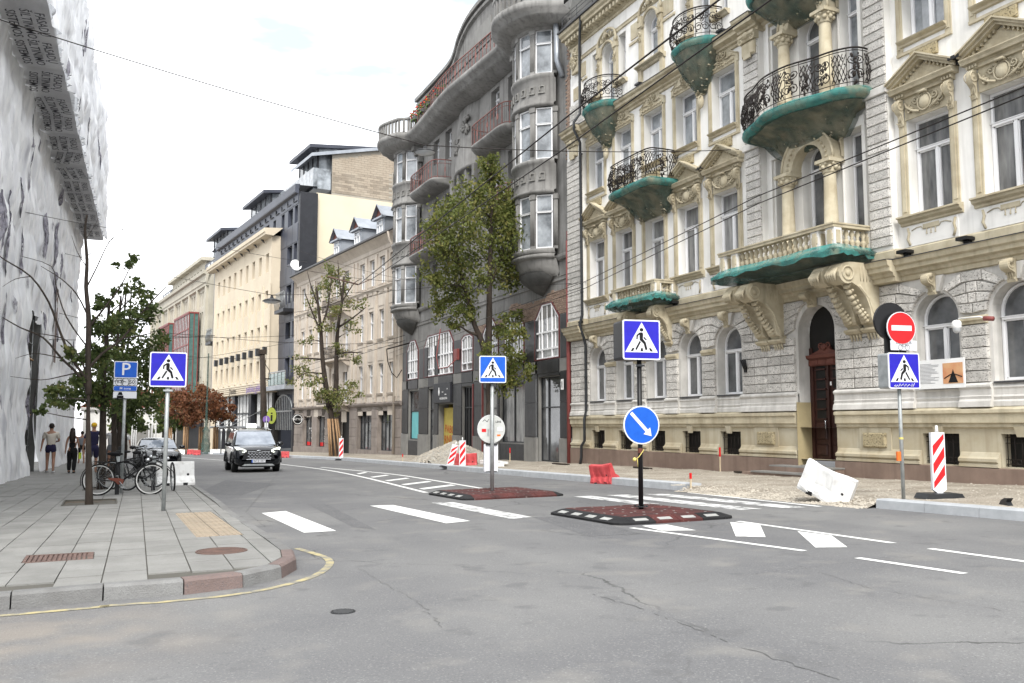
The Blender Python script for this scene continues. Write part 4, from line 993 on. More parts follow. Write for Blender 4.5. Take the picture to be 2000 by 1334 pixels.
# steps and loose stones at the door
zst=gzl(DC)
put(hb,'steps','steps','brown_base',(DC,0,0),lambda m:(m.box(-1.0,1.25,.13,.62,zst-.2,.40-.16),m.box(-1.15,1.9,.62,1.05,zst-.2,.24-.16)))
put(hb,'stepcap','tread','granite_grey',(DC,0,0),lambda m:(m.box(-1.2,1.5,.6,1.08,.08,.12),m.box(-1.02,1.28,.10,.62,.24,.275)))
q_=random.Random(2)
for k in range(9):
    z=.13+.045*(k//2);x=DC-.75-.32*(k%2)+q_.uniform(-.1,.1)
    m2=MB();w,d=q_.uniform(.16,.28),q_.uniform(.14,.22)
    m2.T=Matrix.Translation((x+17.2-17.2,.82+q_.uniform(-.06,.06),z))@Matrix.Rotation(q_.uniform(-.4,.4),4,'Z')
    m2.box(-w,w,-d,d,0,.04);P_=hb.matrix_world if 0 else None
    o=m2.build('loose_slab','granite_grey')
    o.location=(17.2,0,0);o.rotation_euler=(0,0,R_(90));tag(o,'loose grey stone slab in the pile left on the entrance steps of the ornate house','stone slab','loose slabs on the entrance steps')
# vermiculated panels beside the door
for xx in(16.55,20.55):
    put(hb,'panel','rough_panel','rough_ochre',(xx,.03,.98),lambda m:(m.cbox(-.36,.36,0,.09,-.17,.19,.03)))
    put(hb,'panelb','pilaster_base','ochre_plinth',(xx-.0,.03,.46),lambda m:(m.prism([(-.55,0),(.55,0),(.5,.3),(.5,.84),(-.5,.84),(-.5,.3)][::-1],0,.03)))
# ---- belt cornice over the ground floor
CP=[(0,4.76),(.07,4.78),(.07,4.88),(.12,4.91),(.14,4.98),(.24,5.02),(.24,5.11),(.30,5.15),(.32,5.24),(.34,5.27)]
def broken(name,mt,prof,segs):
    """moulding that steps forward over the pilasters; segs [(x0,x1,extra)]"""
    m2=MB()
    for a,b_,ex in segs:m2.mould(a,b_,[(y+ex if y>0 else 0,z) for y,z in prof],0,0)
    return m2.build(name,mt,hb)
PILS=[(15.60,16.32),(20.28,21.0),(31.08,U1)]
def segs_for(e=.2,lo=U0,hi=U1):
    r=[];p=lo
    for a,b_ in PILS:
        if a-.06>p:r.append((p,a-.06,0))
        r.append((a-.06,min(b_+.06,hi),e));p=b_+.06
    if p<hi:r.append((p,hi,0))
    return r
broken('belt_cornice','cream_trim',CP,segs_for())
broken('cornice_flashing','lead',[(.345,5.27),(.36,5.275),(.36,5.29),(0,5.33)],segs_for())
broken('belt_course','cream_trim',[(0,5.31),(.05,5.32),(.05,5.52),(.02,5.56),(0,5.57)],segs_for())
# ---- upper walls
F1=(6.3,8.62);F2=(10.58,12.52)
up=[(c,WW,*F1,0) for c in CW]+[(c,WW,*F2,0) for c in CW]
TC=18.3
up+=[(TC,1.08,5.7,8.5,1),(TC,1.08,9.75,12.15,1)]
for s in(-1,1):up+=[(TC+s*1.32,.60,5.7,8.95,0),(TC+s*1.32,.60,9.75,12.85,0)]
up3=[]
for c in(29.28,23.2,13.66,9.6):
    up3+=[(c,.86,13.6,15.72,1),(c-1.02,.52,14.35,16.2,0),(c+1.02,.52,14.35,16.2,0)]
up3+=[(26.22,.92,14.35,15.72,1),(11.64,.92,14.35,15.72,1),(TC,1.08,13.6,15.9,1)]
m_=MB();wall_holes(m_,U0,U1,5.5,13.1,up,0,0,0,.42);m_.build('upper_wall','white_plaster',hb)
m_=MB();wall_holes(m_,U0,U1,13.1,17.3,up3,0,0,0,.42);m_.build('top_floor_wall','white_plaster',hb)
for c in CW:
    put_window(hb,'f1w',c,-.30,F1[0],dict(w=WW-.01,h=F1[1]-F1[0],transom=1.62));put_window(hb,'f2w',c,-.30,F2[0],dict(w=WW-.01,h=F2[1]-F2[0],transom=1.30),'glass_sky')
put_window(hb,'ta1',TC,-.32,5.72,dict(w=1.07,h=2.78,arch=True,transom=2.6),'glass');put_window(hb,'ta2',TC,-.32,9.77,dict(w=1.07,h=2.38,arch=True,transom=2.25),'glass')
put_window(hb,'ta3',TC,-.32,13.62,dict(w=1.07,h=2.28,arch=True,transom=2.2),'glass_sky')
for s in(-1,1):
    put_window(hb,'tf1',TC+s*1.32,-.32,5.72,dict(w=.59,h=3.2,transom=2.4,mull=False),'glass');put_window(hb,'tf2',TC+s*1.32,-.32,9.77,dict(w=.59,h=3.05,transom=2.4,mull=False),'glass_sky')
for c in(29.28,23.2,13.66,9.6):
    put_window(hb,'t3a',c,-.30,13.62,dict(w=.85,h=2.1,arch=True,transom=2.0),'glass_sky')
    for s in(-1,1):put_window(hb,'t3f',c+s*1.02,-.30,14.35,dict(w=.51,h=1.85,transom=1.3,mull=False),'glass_sky')
for c in(26.22,11.64):put_window(hb,'t3c',c,-.30,14.35,dict(w=.91,h=1.37,arch=True,transom=1.28),'glass_sky')
# first-floor window dress
def jambs(m,z0,z1,w=.20,d=.06):
    for s in(-1,1):
        x0,x1=(WW/2+.015,WW/2+.015+w);a,b_=(x0,x1) if s>0 else(-x1,-x0)
        m.box(a,b_,0,d*.6,z0,z1);m.box(a+w*.25,b_-w*.25,0,d,z0+.12,z1-.06)
def f1dress(m):
    jambs(m,0,2.36);m.box(-WW/2-.02,WW/2+.02,0,.035,2.33,2.9)
    m.mould(-.86,.86,[(0,-.22),(.05,-.20),(.05,-.15),(.13,-.11),(.15,-.05),(.20,-.04),(.20,0),(0,.02)])
    m.mould(-.80,.80,[(0,2.86),(.10,2.88),(.10,2.96),(.16,2.99)])
    for k in range(22):
        x=-.79+k*.0753
        if abs(x)>.5:m.box(x-.022,x+.022,.10,.16,2.90,2.965)
    m.mould(-.90,.90,[(0,2.99),(.22,3.0),(.24,3.05),(.28,3.10),(.28,3.12),(0,3.14)])
    for s in(-1,1): # raking cornices
        a=Vector((s*.94,0,3.12));b_=Vector((0,0,3.62));d=b_-a;n=Vector((0,0,1))
        for(y0,y1,t0,t1) in((0,.20,0,.07),(0,.28,.07,.13),(0,.33,.13,.17)):
            p=[a+n*t0,b_+n*t0,b_+n*t1,a+n*t1]
            q=[(v.x,v.z) for v in p]
            m.prism(q[::-1] if s<0 else q,y0,y1)
        for k in range(8):
            t=(k+.8)/9;c=a.lerp(b_,t)-n*.05;m.box(c.x-.022,c.x+.022,.0,.12,c.z-.02,c.z+.06)
    m.prism([(-.78,3.14),(.78,3.14),(0,3.58)][::-1],0,.05)
    m.prism([(-.36,3.16),(.36,3.16),(0,3.38)][::-1],.05,.07)
def f1orn(m):
    cartouche(m,0,2.62,1.25,.46,.04,3)
    for s in(-1,1):console(m,s*.70,2.22,2.86,.15,.17,.05);leafy(m,s*.70,2.26,.09,8,.1,5)
def apron(m):
    m.mould(-.72,.72,[(0,-.74),(.03,-.73),(.03,-.25),(0,-.24)])
    m.add([(-.62,.032,-.66),(.62,.032,-.66),(.50,.032,-.40),(-.50,.032,-.40)],[(0,1,2,3)])
def aprond(m):
    for s in(-1,1):m.tube([(s*.66,.035,-.28),(s*.62,.045,-.42),(s*.66,.05,-.55),(s*.60,.04,-.70)],.03,5)
    m.tube([(-.55,.04,-.36),(-.4,.04,-.31),(-.28,.04,-.31),(-.22,.04,-.38),(.22,.04,-.38),(.28,.04,-.31),(.4,.04,-.31),(.55,.04,-.36)],.012,4)
    m.box(-.22,.22,.03,.05,-.37,-.27)
    for k in(-1,0,1):m.tube([(k*.12,.045,-.38),(k*.12,.05,-.5)],.012,4);m.ball((k*.12,.05,-.5),.02,6)
def f2dress(m):
    jambs(m,-.28,2.05,.17,.05)
    P=[(-.80,1.94),(-.80,2.18),(-.66,2.24),(-.46,2.36),(-.28,2.52),(-.1,2.58),(.1,2.58),(.28,2.52),(.46,2.36),(.66,2.24),(.80,2.18),(.80,1.94)]
    m.prism(P,0,.05)
    for i in range(1,len(P)-2):m.tube([(P[i][0],.05,P[i][1]),(P[i+1][0],.05,P[i+1][1])],.026,5)
    m.mould(-.68,.68,[(0,-.14),(.06,-.12),(.07,-.07),(.16,-.03),(.18,0),(0,.015)])
    m.mould(-.78,.78,[(0,-.34),(.05,-.33),(.05,-.26),(0,-.25)])
def f2orn(m):
    spiral(m,-.13,2.34,.13,.05,1.5,1,0,.028);spiral(m,.13,2.34,.13,.05,1.5,-1,pi,.028);m.ball((0,.07,2.42),.07,8)
    for s in(-1,1):
        m.tube([(s*.14,.06,2.22),(s*.32,.08,2.18),(s*.52,.06,2.22),(s*.66,.05,2.12)],[.03,.03,.025,.012],5)
        for k in range(6):m.ball((s*(.1+.1*k),.07,2.03+.02*(k%2)),.036,6)
    leafy(m,0,2.12,.18,5,.05,8)
def f2pan(m):m.cbox(-.39,.39,0,.07,-.62,-.34,.02)
for c in CW:
    o=put(hb,'d1','window_surround','cream_trim',(c,0,F1[0]),f1dress);put(o,'d1o','carved_frieze','cream_trim',(0,0,0),f1orn)
    o=put(hb,'ap','apron_panel','white_plaster',(c,0,F1[0]),apron);put(o,'apd','apron_trim','cream_trim',(0,0,0),aprond)
    o=put(hb,'d2','window_surround','cream_trim',(c,0,F2[0]),f2dress);put(o,'d2o','carved_crest','cream_trim',(0,0,0),f2orn);put(o,'d2p','rough_panel','rough_ochre',(0,0,0),f2pan)
# flashings and flood lamps
FLB={(31.2,5.3):'black floodlight on the belt cornice at the downpipe',(27.25,5.3):'black floodlight on the belt cornice left of the small stone balcony',(24.9,5.3):'black floodlight on the belt cornice right of the small stone balcony',(21.6,5.3):'black floodlight on the belt cornice left of the big stone balcony',(15.3,5.3):'black floodlight on the belt cornice right of the big stone balcony',
(13.66,5.3):'black floodlight on the belt cornice between the two rightmost windows',(25.2,9.42):'black floodlight right of the middle iron balcony',(23.2,9.42):'black floodlight between two pediments left of the central bay',(13.66,9.42):'black floodlight between the two rightmost pediments',(26.8,13.5):'black floodlight on the upper cornice between the two bell shaped balconies',(22.0,13.5):'black floodlight on the upper cornice right of the larger bell shaped balcony'}
def flood(m):m.box(-.14,.14,0,.28,.10,.17);m.box(-.07,.07,.02,.12,.0,.10);m.box(-.13,.13,.05,.27,.165,.18)
for x,z in((31.2,5.3),(27.25,5.3),(24.9,5.3),(21.6,5.3),(15.3,5.3),(13.66,5.3),(25.2,9.42),(23.2,9.42),(13.66,9.42),(26.8,13.5),(22.0,13.5)):
    f=link('floodlight',SHM['flood']) if 'flood' in SHM else None
    if f is None:m2=MB();flood(m2);f=m2.build('floodlight','black_paint');SHM['flood']=f.data
    w=Vector((17.2-(.03 if z>6 else .04),x,z));f.location=w;f.rotation_euler=(0,0,R_(90))
    tag(f,FLB[(x,z)],'floodlight','floodlights on the ornate house')
# ---- rusticated pilasters above
prow=28
for(a,b_),zt in zip(PILS,(13.0,13.0,12.35)):
    m2=MB();m2.box(a+.02,b_-.02,-.02,.20,5.57,13.1);m2.build('pilaster','white_plaster',hb)
    n_=int((zt-5.7)/.236)
    for k in range(n_):
        z0=5.66+k*.236
        if 9.25<z0<9.45 and a<25:
            m3=MB();m3.cbox(a-.02,b_+.02,.18,.30,z0,z0+.2,.02);m3.build('band_stone','smooth_stone',hb);continue
        st=stone([(a+.03,z0+.01),(b_-.03,z0+.01),(b_-.03,z0+.236-J),(a+.03,z0+.236-J)],.245,.02,'stone',.19)
for x in(31.75,20.64,15.96):
    o=put(hb,'cap','capital','cream_trim',(x,.2,12.3),lambda m:(m.cbox(-.30,.30,0,.12,0,.42,.04),m.mould(-.36,.36,[(0,.42),(.14,.44),(.18,.50),(.12,.54),(.2,.6),(.2,.68),(0,.7)]),
spiral(m,-.25,.5,.15,.12,1.4,1,0,.035),spiral(m,.25,.5,.15,.12,1.4,-1,pi,.035),m.ball((0,.15,.6),.12,8),m.box(-.16,.16,.1,.15,-.1,.05)))
# ---- tri-part windows: columns, arches, white frames
def column(m,h,r,drum=True):
    m.lathe([(r*1.35,0),(r*1.35,.1),(r*1.15,.14),(r*1.2,.2),(r*1.02,.24),(r*1.05,h*.22),(r*1.15,h*.235),(r*1.15,h*.25),(r,h*.26),(r*.82,h-.36)],(0,0,0),18)
    m.lathe([(r*.82,h-.36),(r*1.0,h-.34),(r*.95,h-.30),(r*1.25,h-.1),(r*1.3,h-.08),(0,h-.08)],(0,0,0),18);m.box(-r*1.4,r*1.4,-r*1.4,r*1.4,h-.09,h)
    for k in range(8):m.ball((r*1.1*cos(k*pi/4),r*1.1*sin(k*pi/4),h-.22),r*.36,6);m.ball((r*1.2*cos(k*pi/4+.4),r*1.2*sin(k*pi/4+.4),h-.13),r*.26,6)
for zf,hc in((5.6,2.65),(9.68,2.62)):
    for s in(-1,1):put(hb,'col%g'%zf,'column','cream_trim',(TC+s*.80,.30,zf),lambda m:column(m,hc,.19))
    # arch carried by the columns
    def arch(m):
        R1,R2=.58,.98;n=16;zc=hc+.05
        for k in range(n):
            t0,t1=pi*k/n,pi*(k+1)/n
            P=[(-R1*cos(t0),zc+R1*sin(t0)),(-R1*cos(t1),zc+R1*sin(t1)),(-R2*cos(t1),zc+R2*sin(t1)),(-R2*cos(t0),zc+R2*sin(t0))]
            m.prism(P[::-1],.0,.34)
            m.ball((-.75*cos((t0+t1)/2),.36,zc+.75*sin((t0+t1)/2)),.04,6)
        m.tube([(-R2*cos(pi*k/16),.35,zc+R2*sin(pi*k/16)) for k in range(17)],.04,5)
        m.box(-1.0,-.56,0,.40,hc,hc+.07);m.box(.56,1.0,0,.40,hc,hc+.07)
        for s in(-1,1):m.prism([(s*1.02,hc+.07),(s*1.02,hc+1.15),(s*.6,hc+1.15),(s*.95,hc+.6)][::s],0,.10);leafy(m,s*.85,hc+.95,.16,3,.1,6)
        leafy(m,0,hc+1.05,.32,7,.3,18)
    put(hb,'arch%g'%zf,'arch','cream_trim',(TC,0,zf),arch)
    def jam(m):
        for s in(-1,1):
            for q in(TC*0+s*1.70,):m.box(min(q,q+s*.1),max(q,q+s*.1),0,.07,0,3.4)
            m.box(min(s*.98,s*1.0),max(s*.98,s*1.0),0,.05,0,2.7)
        m.box(-1.8,-1.0,0,.08,3.35,3.6);m.box(1.0,1.8,0,.08,3.35,3.6)
    put(hb,'jam','white_frame','white_plaster',(TC,0,zf),jam)
# ---- second cornice, top floor trim, main cornice
CP2=[(0,12.95),(.06,12.97),(.06,13.05),(.14,13.09),(.14,13.16),(.30,13.22),(.30,13.32),(.38,13.37),(.40,13.44)]
segs2=[s for s in segs_for(.2)]
broken('floor_cornice','cream_trim',CP2,segs2);broken('cornice_flashing','lead',[(.40,13.44),(.42,13.445),(.42,13.46),(0,13.52)],segs2)
def f3arch(m,R=.43,zc=1.37,cols=True):
    for s in(-1,1):
        x=s*(R+.20);m.box(x-.11,x+.11,0,.10,-.05,zc+.1);m.box(x-.14,x+.14,0,.15,zc+.08,zc+.26);m.box(x-.13,x+.13,0,.14,-.12,.08)
        leafy(m,x,zc-.42,.14,3,.1,9);spiral(m,x,zc-.2,.1,.1,1.2,s,0,.025)
        m.box(x-.09,x+.09,0,.11,zc+.26,zc+.5)
    m.tube([(-(R+.1)*cos(pi*k/12),.09,zc+(R+.1)*sin(pi*k/12)) for k in range(13)],.055,6)
    P=[(-(R+.3),zc+.3),(-(R+.2),zc+.75),(-.25,zc+.98),(0,zc+1.02),(.25,zc+.98),(R+.2,zc+.75),(R+.3,zc+.3)]
    m.tube([(x,.1,z) for x,z in smooth_path(P,3)],.05,5)
    leafy(m,0,zc+.82,.26,9,.1,14);m.ball((0,.14,zc+.8),.12,8,0,(1,.6,1.1))
    for s in(-1,1):spiral(m,s*.3,zc+.72,.14,.08,1.3,-s,0,.03)
for c in(26.22,11.64):
    put(hb,'f3a','arched_surround','cream_trim',(c,0,14.35),f3arch)
    put(hb,'f3s','sill','cream_trim',(c,0,14.3),lambda m:(m.mould(-.86,.86,[(0,-.14),(.08,-.12),(.12,-.05),(.24,0),(.25,.04),(0,.06)]),m.box(-.8,-.6,0,.1,-.75,-.14),m.box(.6,.8,0,.1,-.75,-.14)))
for c in(29.28,23.2,13.66,9.6):
    put(hb,'f3b','arched_surround','cream_trim',(c,0,14.35),f3arch)
    for s in(-1,1):
        put(hb,'f3fs','sill','cream_trim',(c+s*1.05,0,14.3),lambda m:m.mould(-.34,.34,[(0,-.12),(.08,-.1),(.12,-.04),(.2,0),(.2,.04),(0,.05)]))
m_=MB()
for a,b_ in((24.75,25.55),(26.9,27.7),(31.0,31.7),(21.1,21.7),(29.95,30.0)):
    m_.mould(a,b_,[(0,15.42),(.05,15.44),(.05,15.52),(0,15.54)]);m_.box(a+.1,b_-.1,0,.03,15.62,16.2)
m_.mould(U0,U1,[(0,16.36),(.05,16.38),(.05,16.46),(.08,16.5),(0,16.53)]);m_.build('string_course','cream_trim',hb)
CP3=[(0,17.02),(.06,17.04),(.06,17.14),(.14,17.18),(.14,17.34),(.20,17.38),(.46,17.42),(.46,17.52),(.55,17.58),(.58,17.70)]
m_=MB();m_.mould(U0,U1,CP3);m_.build('main_cornice','cream_trim',hb)
m_=MB()
for k in range(int((U1-U0)/.26)):m_.box(U0+.1+k*.26,U0+.24+k*.26,.14,.40,17.2,17.36)
kind(m_.build('modillions','cream_trim',hb),'stuff')
m_=MB();m_.mould(U0,U1,[(.58,17.70),(.66,17.71),(.66,17.78),(0,17.9)]);m_.build('gutter','lead',hb)
m_=MB();m_.add([(U0,.6,17.8),(U1,.6,17.8),(U1,-7,21),(U0,-7,21)],[(0,1,2,3)])
m_.add([(U1,.0,-1),(U1,-9,-1),(U1,-9,17.8),(U1,0,17.8)],[(0,1,2,3)]);m_.add([(U0,.0,-1),(U0,-9,-1),(U0,-9,17.8),(U0,0,17.8)],[(3,2,1,0)]);m_.build('roof','lead',hb)
m_=MB()
for k in range(5):m_.tube([(U1-.1-k*1.3,.45,17.8),(U1-.1-k*1.3,.45,18.45)],.018,5)
for z in(18.1,18.3,18.45):m_.tube([(U1-.1,.45,z),(U1-5.3,.45,z)],.012,4)
m_.build('snow_rail','dark_metal',hb)
# carved capital of the end pilaster on the top floor, pipe, small boxes
put(hb,'topcap','carved_capital','cream_trim',(31.75,.05,15.9),lambda m:(m.box(-.3,.3,0,.12,0,1.1),leafy(m,0,.55,.42,5,.1,26),spiral(m,-.1,.85,.2,.12,1.4,1),spiral(m,.12,.3,.16,.12,1.4,-1)))
put(hb,'topsq','square_panel','white_plaster',(31.75,0,14.95),lambda m:m.cbox(-.34,.34,0,.12,-.4,.5,.03))
put(hb,'topsq2','rough_panel','cream_trim',(31.75,.12,14.95),lambda m:m.cbox(-.2,.2,0,.03,-.24,.32,.02))
for k in range(5):stone([(31.15,13.55+k*.22),(32.35,13.55+k*.22),(32.35,13.755+k*.22),(31.15,13.755+k*.22)],.12,.02)
dp=root('downpipe','dark grey downpipe running down the left end of the ornate house','drainpipe',(17.2,31.02,0))
m_=MB();m_.tube([(-.55,-.5,17.7),(-.5,-.35,17.3),(-.34,0,16.6),(-.34,0,13.9),(-.62,0,13.5),(-.62,0,13.2),(-.34,0,12.7),(-.30,0,5.7),(-.42,0,5.3),(-.24,0,4.8),(-.16,0,4.5),(-.16,0,1.9),(-.24,0,1.6),(-.24,0,.75),(-.30,.15,.55),(-.28,.2,.1),(-.34,.2,-.22)],.055,8);m_.build('pipe','dark_metal',dp)
m_=MB()
for z in(3.2,6.6,9.5,12.2,15.3):m_.lathe([(.07,0),(.07,.05)],(-.31 if z>5 else-.16,0,z),8)
m_.build('pipe_clamp','dark_metal',dp)
# information board on the window, camera lamp, plates, bracket
ib=root('information_board','white text board with a small sunrise picture under the right ground floor window','board',(17.08,14.48,2.18))
m_=MB();m_.box(-.03,0,-.62,.62,0,.66);m_.build('panel','white_paint',ib)
m_=MB();m_.box(-.036,-.031,-.58,-.06,.10,.56);m_.build('picture','poster_dawn',ib)
m_=MB();m_.prism([(-.45,.12),(-.20,.12),(-.31,.36),(-.33,.42),(-.35,.36)],-.040,-.037,0,'x');m_.tube([(-.04,-.56,.24),(-.04,-.4,.30),(-.04,-.26,.30),(-.04,-.1,.22)],.012,4);m_.build('picture_figure','cloth_black',ib)
m_=MB();q_=random.Random(1)
for k in range(15):w=q_.uniform(.3,.58);m_.box(-.034,-.031,.58-w,.58,.56-k*.031,.568-k*.031)
m_.build('text_lines','text_grey',ib)
cp_=root('dome_camera','white dome camera on an arm in front of the right ground floor window','camera',(16.9,13.6,3.55))
m_=MB();m_.tube([(0,-.45,.06),(0,-.3,.12),(-.1,.15,.12)],.016,6);m_.lathe([(0,.10),(.07,.08),(.10,.04),(.10,-.06),(.09,-.08)],(-.1,.2,0),14);m_.build('housing','white_paint',cp_)
m_=MB();m_.lathe([(.09,-.08),(.08,-.15),(.04,-.19),(0,-.20)],(-.1,.2,0),14);m_.build('dome','lamp_clear',cp_)
m_=MB();m_.tube([(0,-.62,.04),(0,-.40,.07)],.05,8);m_.build('wrapped_end','oxide_red',cp_)
fb=root('flag_holder','black double flag holder on the rusticated wall left of the entrance','bracket',(17.12,21.35,2.95))
m_=MB()
for s in(-1,0,1):m_.tube([(0,s*.03,0),(-.12,s*.10,.34)],.03,8)
m_.box(-.04,.02,-.06,.06,-.04,.08);m_.build('sockets','black_paint',fb)
np_=root('house_number','small white house number plate on black stone of the grey building','plate',(17.1,33.15,3.05));m_=MB();m_.box(-.02,0,-.11,.11,-.22,.22);m_.build('plate','white_paint',np_)
m_=MB();m_.box(-.024,-.021,-.03,.03,-.13,.13);m_.build('number','cloth_black',np_)
# ================================================================== BALCONIES OF THE ORNATE HOUSE
def baluster(m,x,y,z,h):
    m.lathe([(.062,0),(.062,.04),(.03,.08),(.075,h*.3),(.06,h*.42),(.028,h*.48),(.05,h*.52),(.028,h*.56),(.07,h*.7),(.055,h*.85),(.03,h*.92),(.062,h*.96),(.062,h)],(x,y,z),9)
def stone_balcony(x0,x1,d,zb,zr,nm,cant=0.):
    """zb underside of the slab, zr top of the rail"""
    bl=MB();e=.14
    prof=[(d*.55,zb),(d+.02,zb+.06),(d+.10,zb+.16),(d+.22,zb+.22),(d+.22,zb+.30),(d+.12,zb+.34)]
    for(ya,za),(yb,zb_) in zip(prof,prof[1:]):
        k=lambda y:(x0-(y-d)*.8-e*.3,x1+(y-d)*.8+e*.3)
        a,b_=k(ya),k(yb)
        bl.add([(a[0],0,za),(a[0],ya,za),(a[1],ya,za),(a[1],0,za),(b_[0],0,zb_),(b_[0],yb,zb_),(b_[1],yb,zb_),(b_[1],0,zb_)],[(0,1,5,4),(1,2,6,5),(2,3,7,6)])
    k=lambda y:(x0-(y-d)*.8-e*.3,x1+(y-d)*.8+e*.3)
    a=k(prof[0][0]);bl.add([(a[0],0,zb),(a[1],0,zb),(a[1],prof[0][0],zb),(a[0],prof[0][0],zb)],[(0,1,2,3)])
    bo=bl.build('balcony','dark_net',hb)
    z0=zb+.34;fl=MB();fl.box(x0,x1,0,d,z0-.02,z0+.06);fl.build('floor','cream_trim',bo)
    h=zr-z0-.06
    rl=MB();w=.11
    for(xa,xb,ya,yb) in((x0-.05,x1+.05,d-w-.03,d+.06),(x0-.05,x0+w+.05,0,d-w-.03),(x1-w-.05,x1+.05,0,d-w-.03)):
        rl.box(xa,xb,ya,yb,zr-.12,zr);rl.box(xa-.02,xb+.02,ya-.0,yb+(.02 if yb>d else 0),zr-.045,zr-.01)
    rl.build('handrail','cream_trim',bo)
    posts=[(x0+.1,d-.1),(x1-.1,d-.1),(x0+.62,d-.1) if nm=='big' else None,(x1-.62,d-.1) if nm=='big' else None,(x0+.1,.1),(x1-.1,.1)]
    for p in posts:
        if not p:continue
        pp=put(bo,'bp%g'%h,'pedestal','white_plaster',(p[0],p[1],z0+.04),lambda m:m.box(-.14,.14,-.12,.12,0,h-.06))
        put(pp,'bpp','panel_relief','cream_trim',(0,.12,.05),lambda m:(m.cbox(-.07,.07,0,.03,.02,h-.2,.01),m.cbox(-.10,.10,0,.025,.12,h-.3,.01)))
        put(pp,'bpp2','panel_relief','cream_trim',(-.14,0,.05),lambda m:m.box(-.025,0,-.06,.06,.05,h-.22))
    px=sorted(p[0] for p in posts if p and p[1]>.5)
    for a,b_ in zip(px,px[1:]):
        n=max(1,round((b_-a-.28)/.19))
        if b_-a<.6:continue
        for i in range(n):
            put(bo,'bal%g'%h,'baluster','cream_trim',(a+.14+(b_-a-.28)*(i+.5)/n,d-.1,z0+.05),lambda m:baluster(m,0,0,0,h-.08))
    for xx in(x0+.1,x1-.1):
        n=max(1,round((d-.4)/.2))
        for i in range(n):put(bo,'bal%g'%h,'baluster','cream_trim',(xx,.22+(d-.44)*(i+.5)/n,z0+.05),lambda m:baluster(m,0,0,0,h-.08))
    # net flung over the slab edge, ragged below
    nt_=MB();q=random.Random(int(x0*10));pts=[]
    path=[(x0-.16,.02),(x0-.2,d*.5),(x0-.16,d+.22),((x0+x1)/2,d+.26),(x1+.16,d+.22),(x1+.2,d*.5),(x1+.16,.02)]
    path=smooth_path(path,7)
    cols=[]
    for i,(x,y) in enumerate(path):
        inx=x+(.15 if x<(x0+x1)/2-.5*(x1-x0)+.4 else(-.15 if x>x1-.4 else 0));iny=y-(.16 if y>d-.1 else 0)
        j1,j2=q.uniform(-.03,.03),q.uniform(-.07,.05)
        cols.append([(inx,iny,z0+.10+j1*.5),(x*.4+inx*.6,y*.4+iny*.6,z0+.02+j1),(x,y+.015,z0-.07+j2*.4),(x,y+.03+j1*.5,z0-.17+j2)])
    vs=[p for c in cols for p in c];nt_.add(vs,[(i*4+j,i*4+j+1,(i+1)*4+j+1,(i+1)*4+j) for i in range(len(cols)-1) for j in range(3)],0,False)
    nt_.build('safety_net','green_net',bo)
    return bo
def bigconsole(m,s=1):
    """deep carved bracket, 1.6 m high: volute at the front, hanging leaf, quarter arch below"""
    w=.20
    P=[(0,0),(.16,0),(.22,.10),(.30,.14),(.36,.26),(.40,.5),(.52,.76),(.74,.98),(.95,1.08)]
    a=[(1.10+.26*cos(t),1.30+.26*sin(t)) for t in[R_(-95+25*k) for k in range(8)]]
    poly=P+a+[(1.0,1.58),(0,1.58)]
    m.prism([(p[0],p[1]) for p in poly][::-1],-w,w,0,'x')
    for sd in(-1,1):
        n=14;c=(sd*(w+.01),1.08,1.30);m.tube([(c[0],c[1]+.17*cos(2*pi*k/n),c[2]+.17*sin(2*pi*k/n)) for k in range(n+1)],.028,5,0,False);m.ball(c,.08,8,0,(.5,1,1))
        m.tube([(sd*w,.12,.12),(sd*w,.30,.40),(sd*w,.42,.72),(sd*w,.72,1.02)],.03,5)
        for k in range(5):m.tube([(sd*(w+.004),.28+.1*k,1.12),(sd*(w+.004),.28+.1*k,1.5)],.016,4)
    q=random.Random(3)
    for k in range(9):
        t=k/8;y=.30+t*.60;z=.22+t*.80-.10*sin(pi*t);m.ball((0,y+.04,z-.02),1,8,0,(.11,.06,.07));m.ball((-.10,y+.02,z+.02),.04,6);m.ball((.10,y+.02,z+.02),.04,6)
    for k in range(5):m.tube([(-.12+.06*k,1.34,1.42),(-.14+.07*k,1.46,1.25),(-.12+.06*k,1.40,1.08)],[.03,.04,.015],5)
    m.mould(-w-.05,w+.05,[(0,-.10),(.2,-.08),(.28,-.02),(.28,.03),(.1,.06)]);
    for k in range(4):m.tube([(-.15+.1*k,.14,-.08),(-.15+.1*k,.1,-.26)],[.045,.015],5)
BB=stone_balcony(16.35,20.75,1.36,5.28,6.27,'big')
for x in(16.42,16.98,19.86,20.42):put(BB,'bc','console','cream_trim',(x,0,3.72),bigconsole)
SB=stone_balcony(24.95,27.65,.86,5.34,6.20,'small')
for x in(25.3,27.2):put(SB,'bc2','console','cream_trim',(x,0,4.12),lambda m:(setattr(m,'T',Matrix.Diagonal((.75,.62,.8,1))),bigconsole(m),setattr(m,'T',None)))
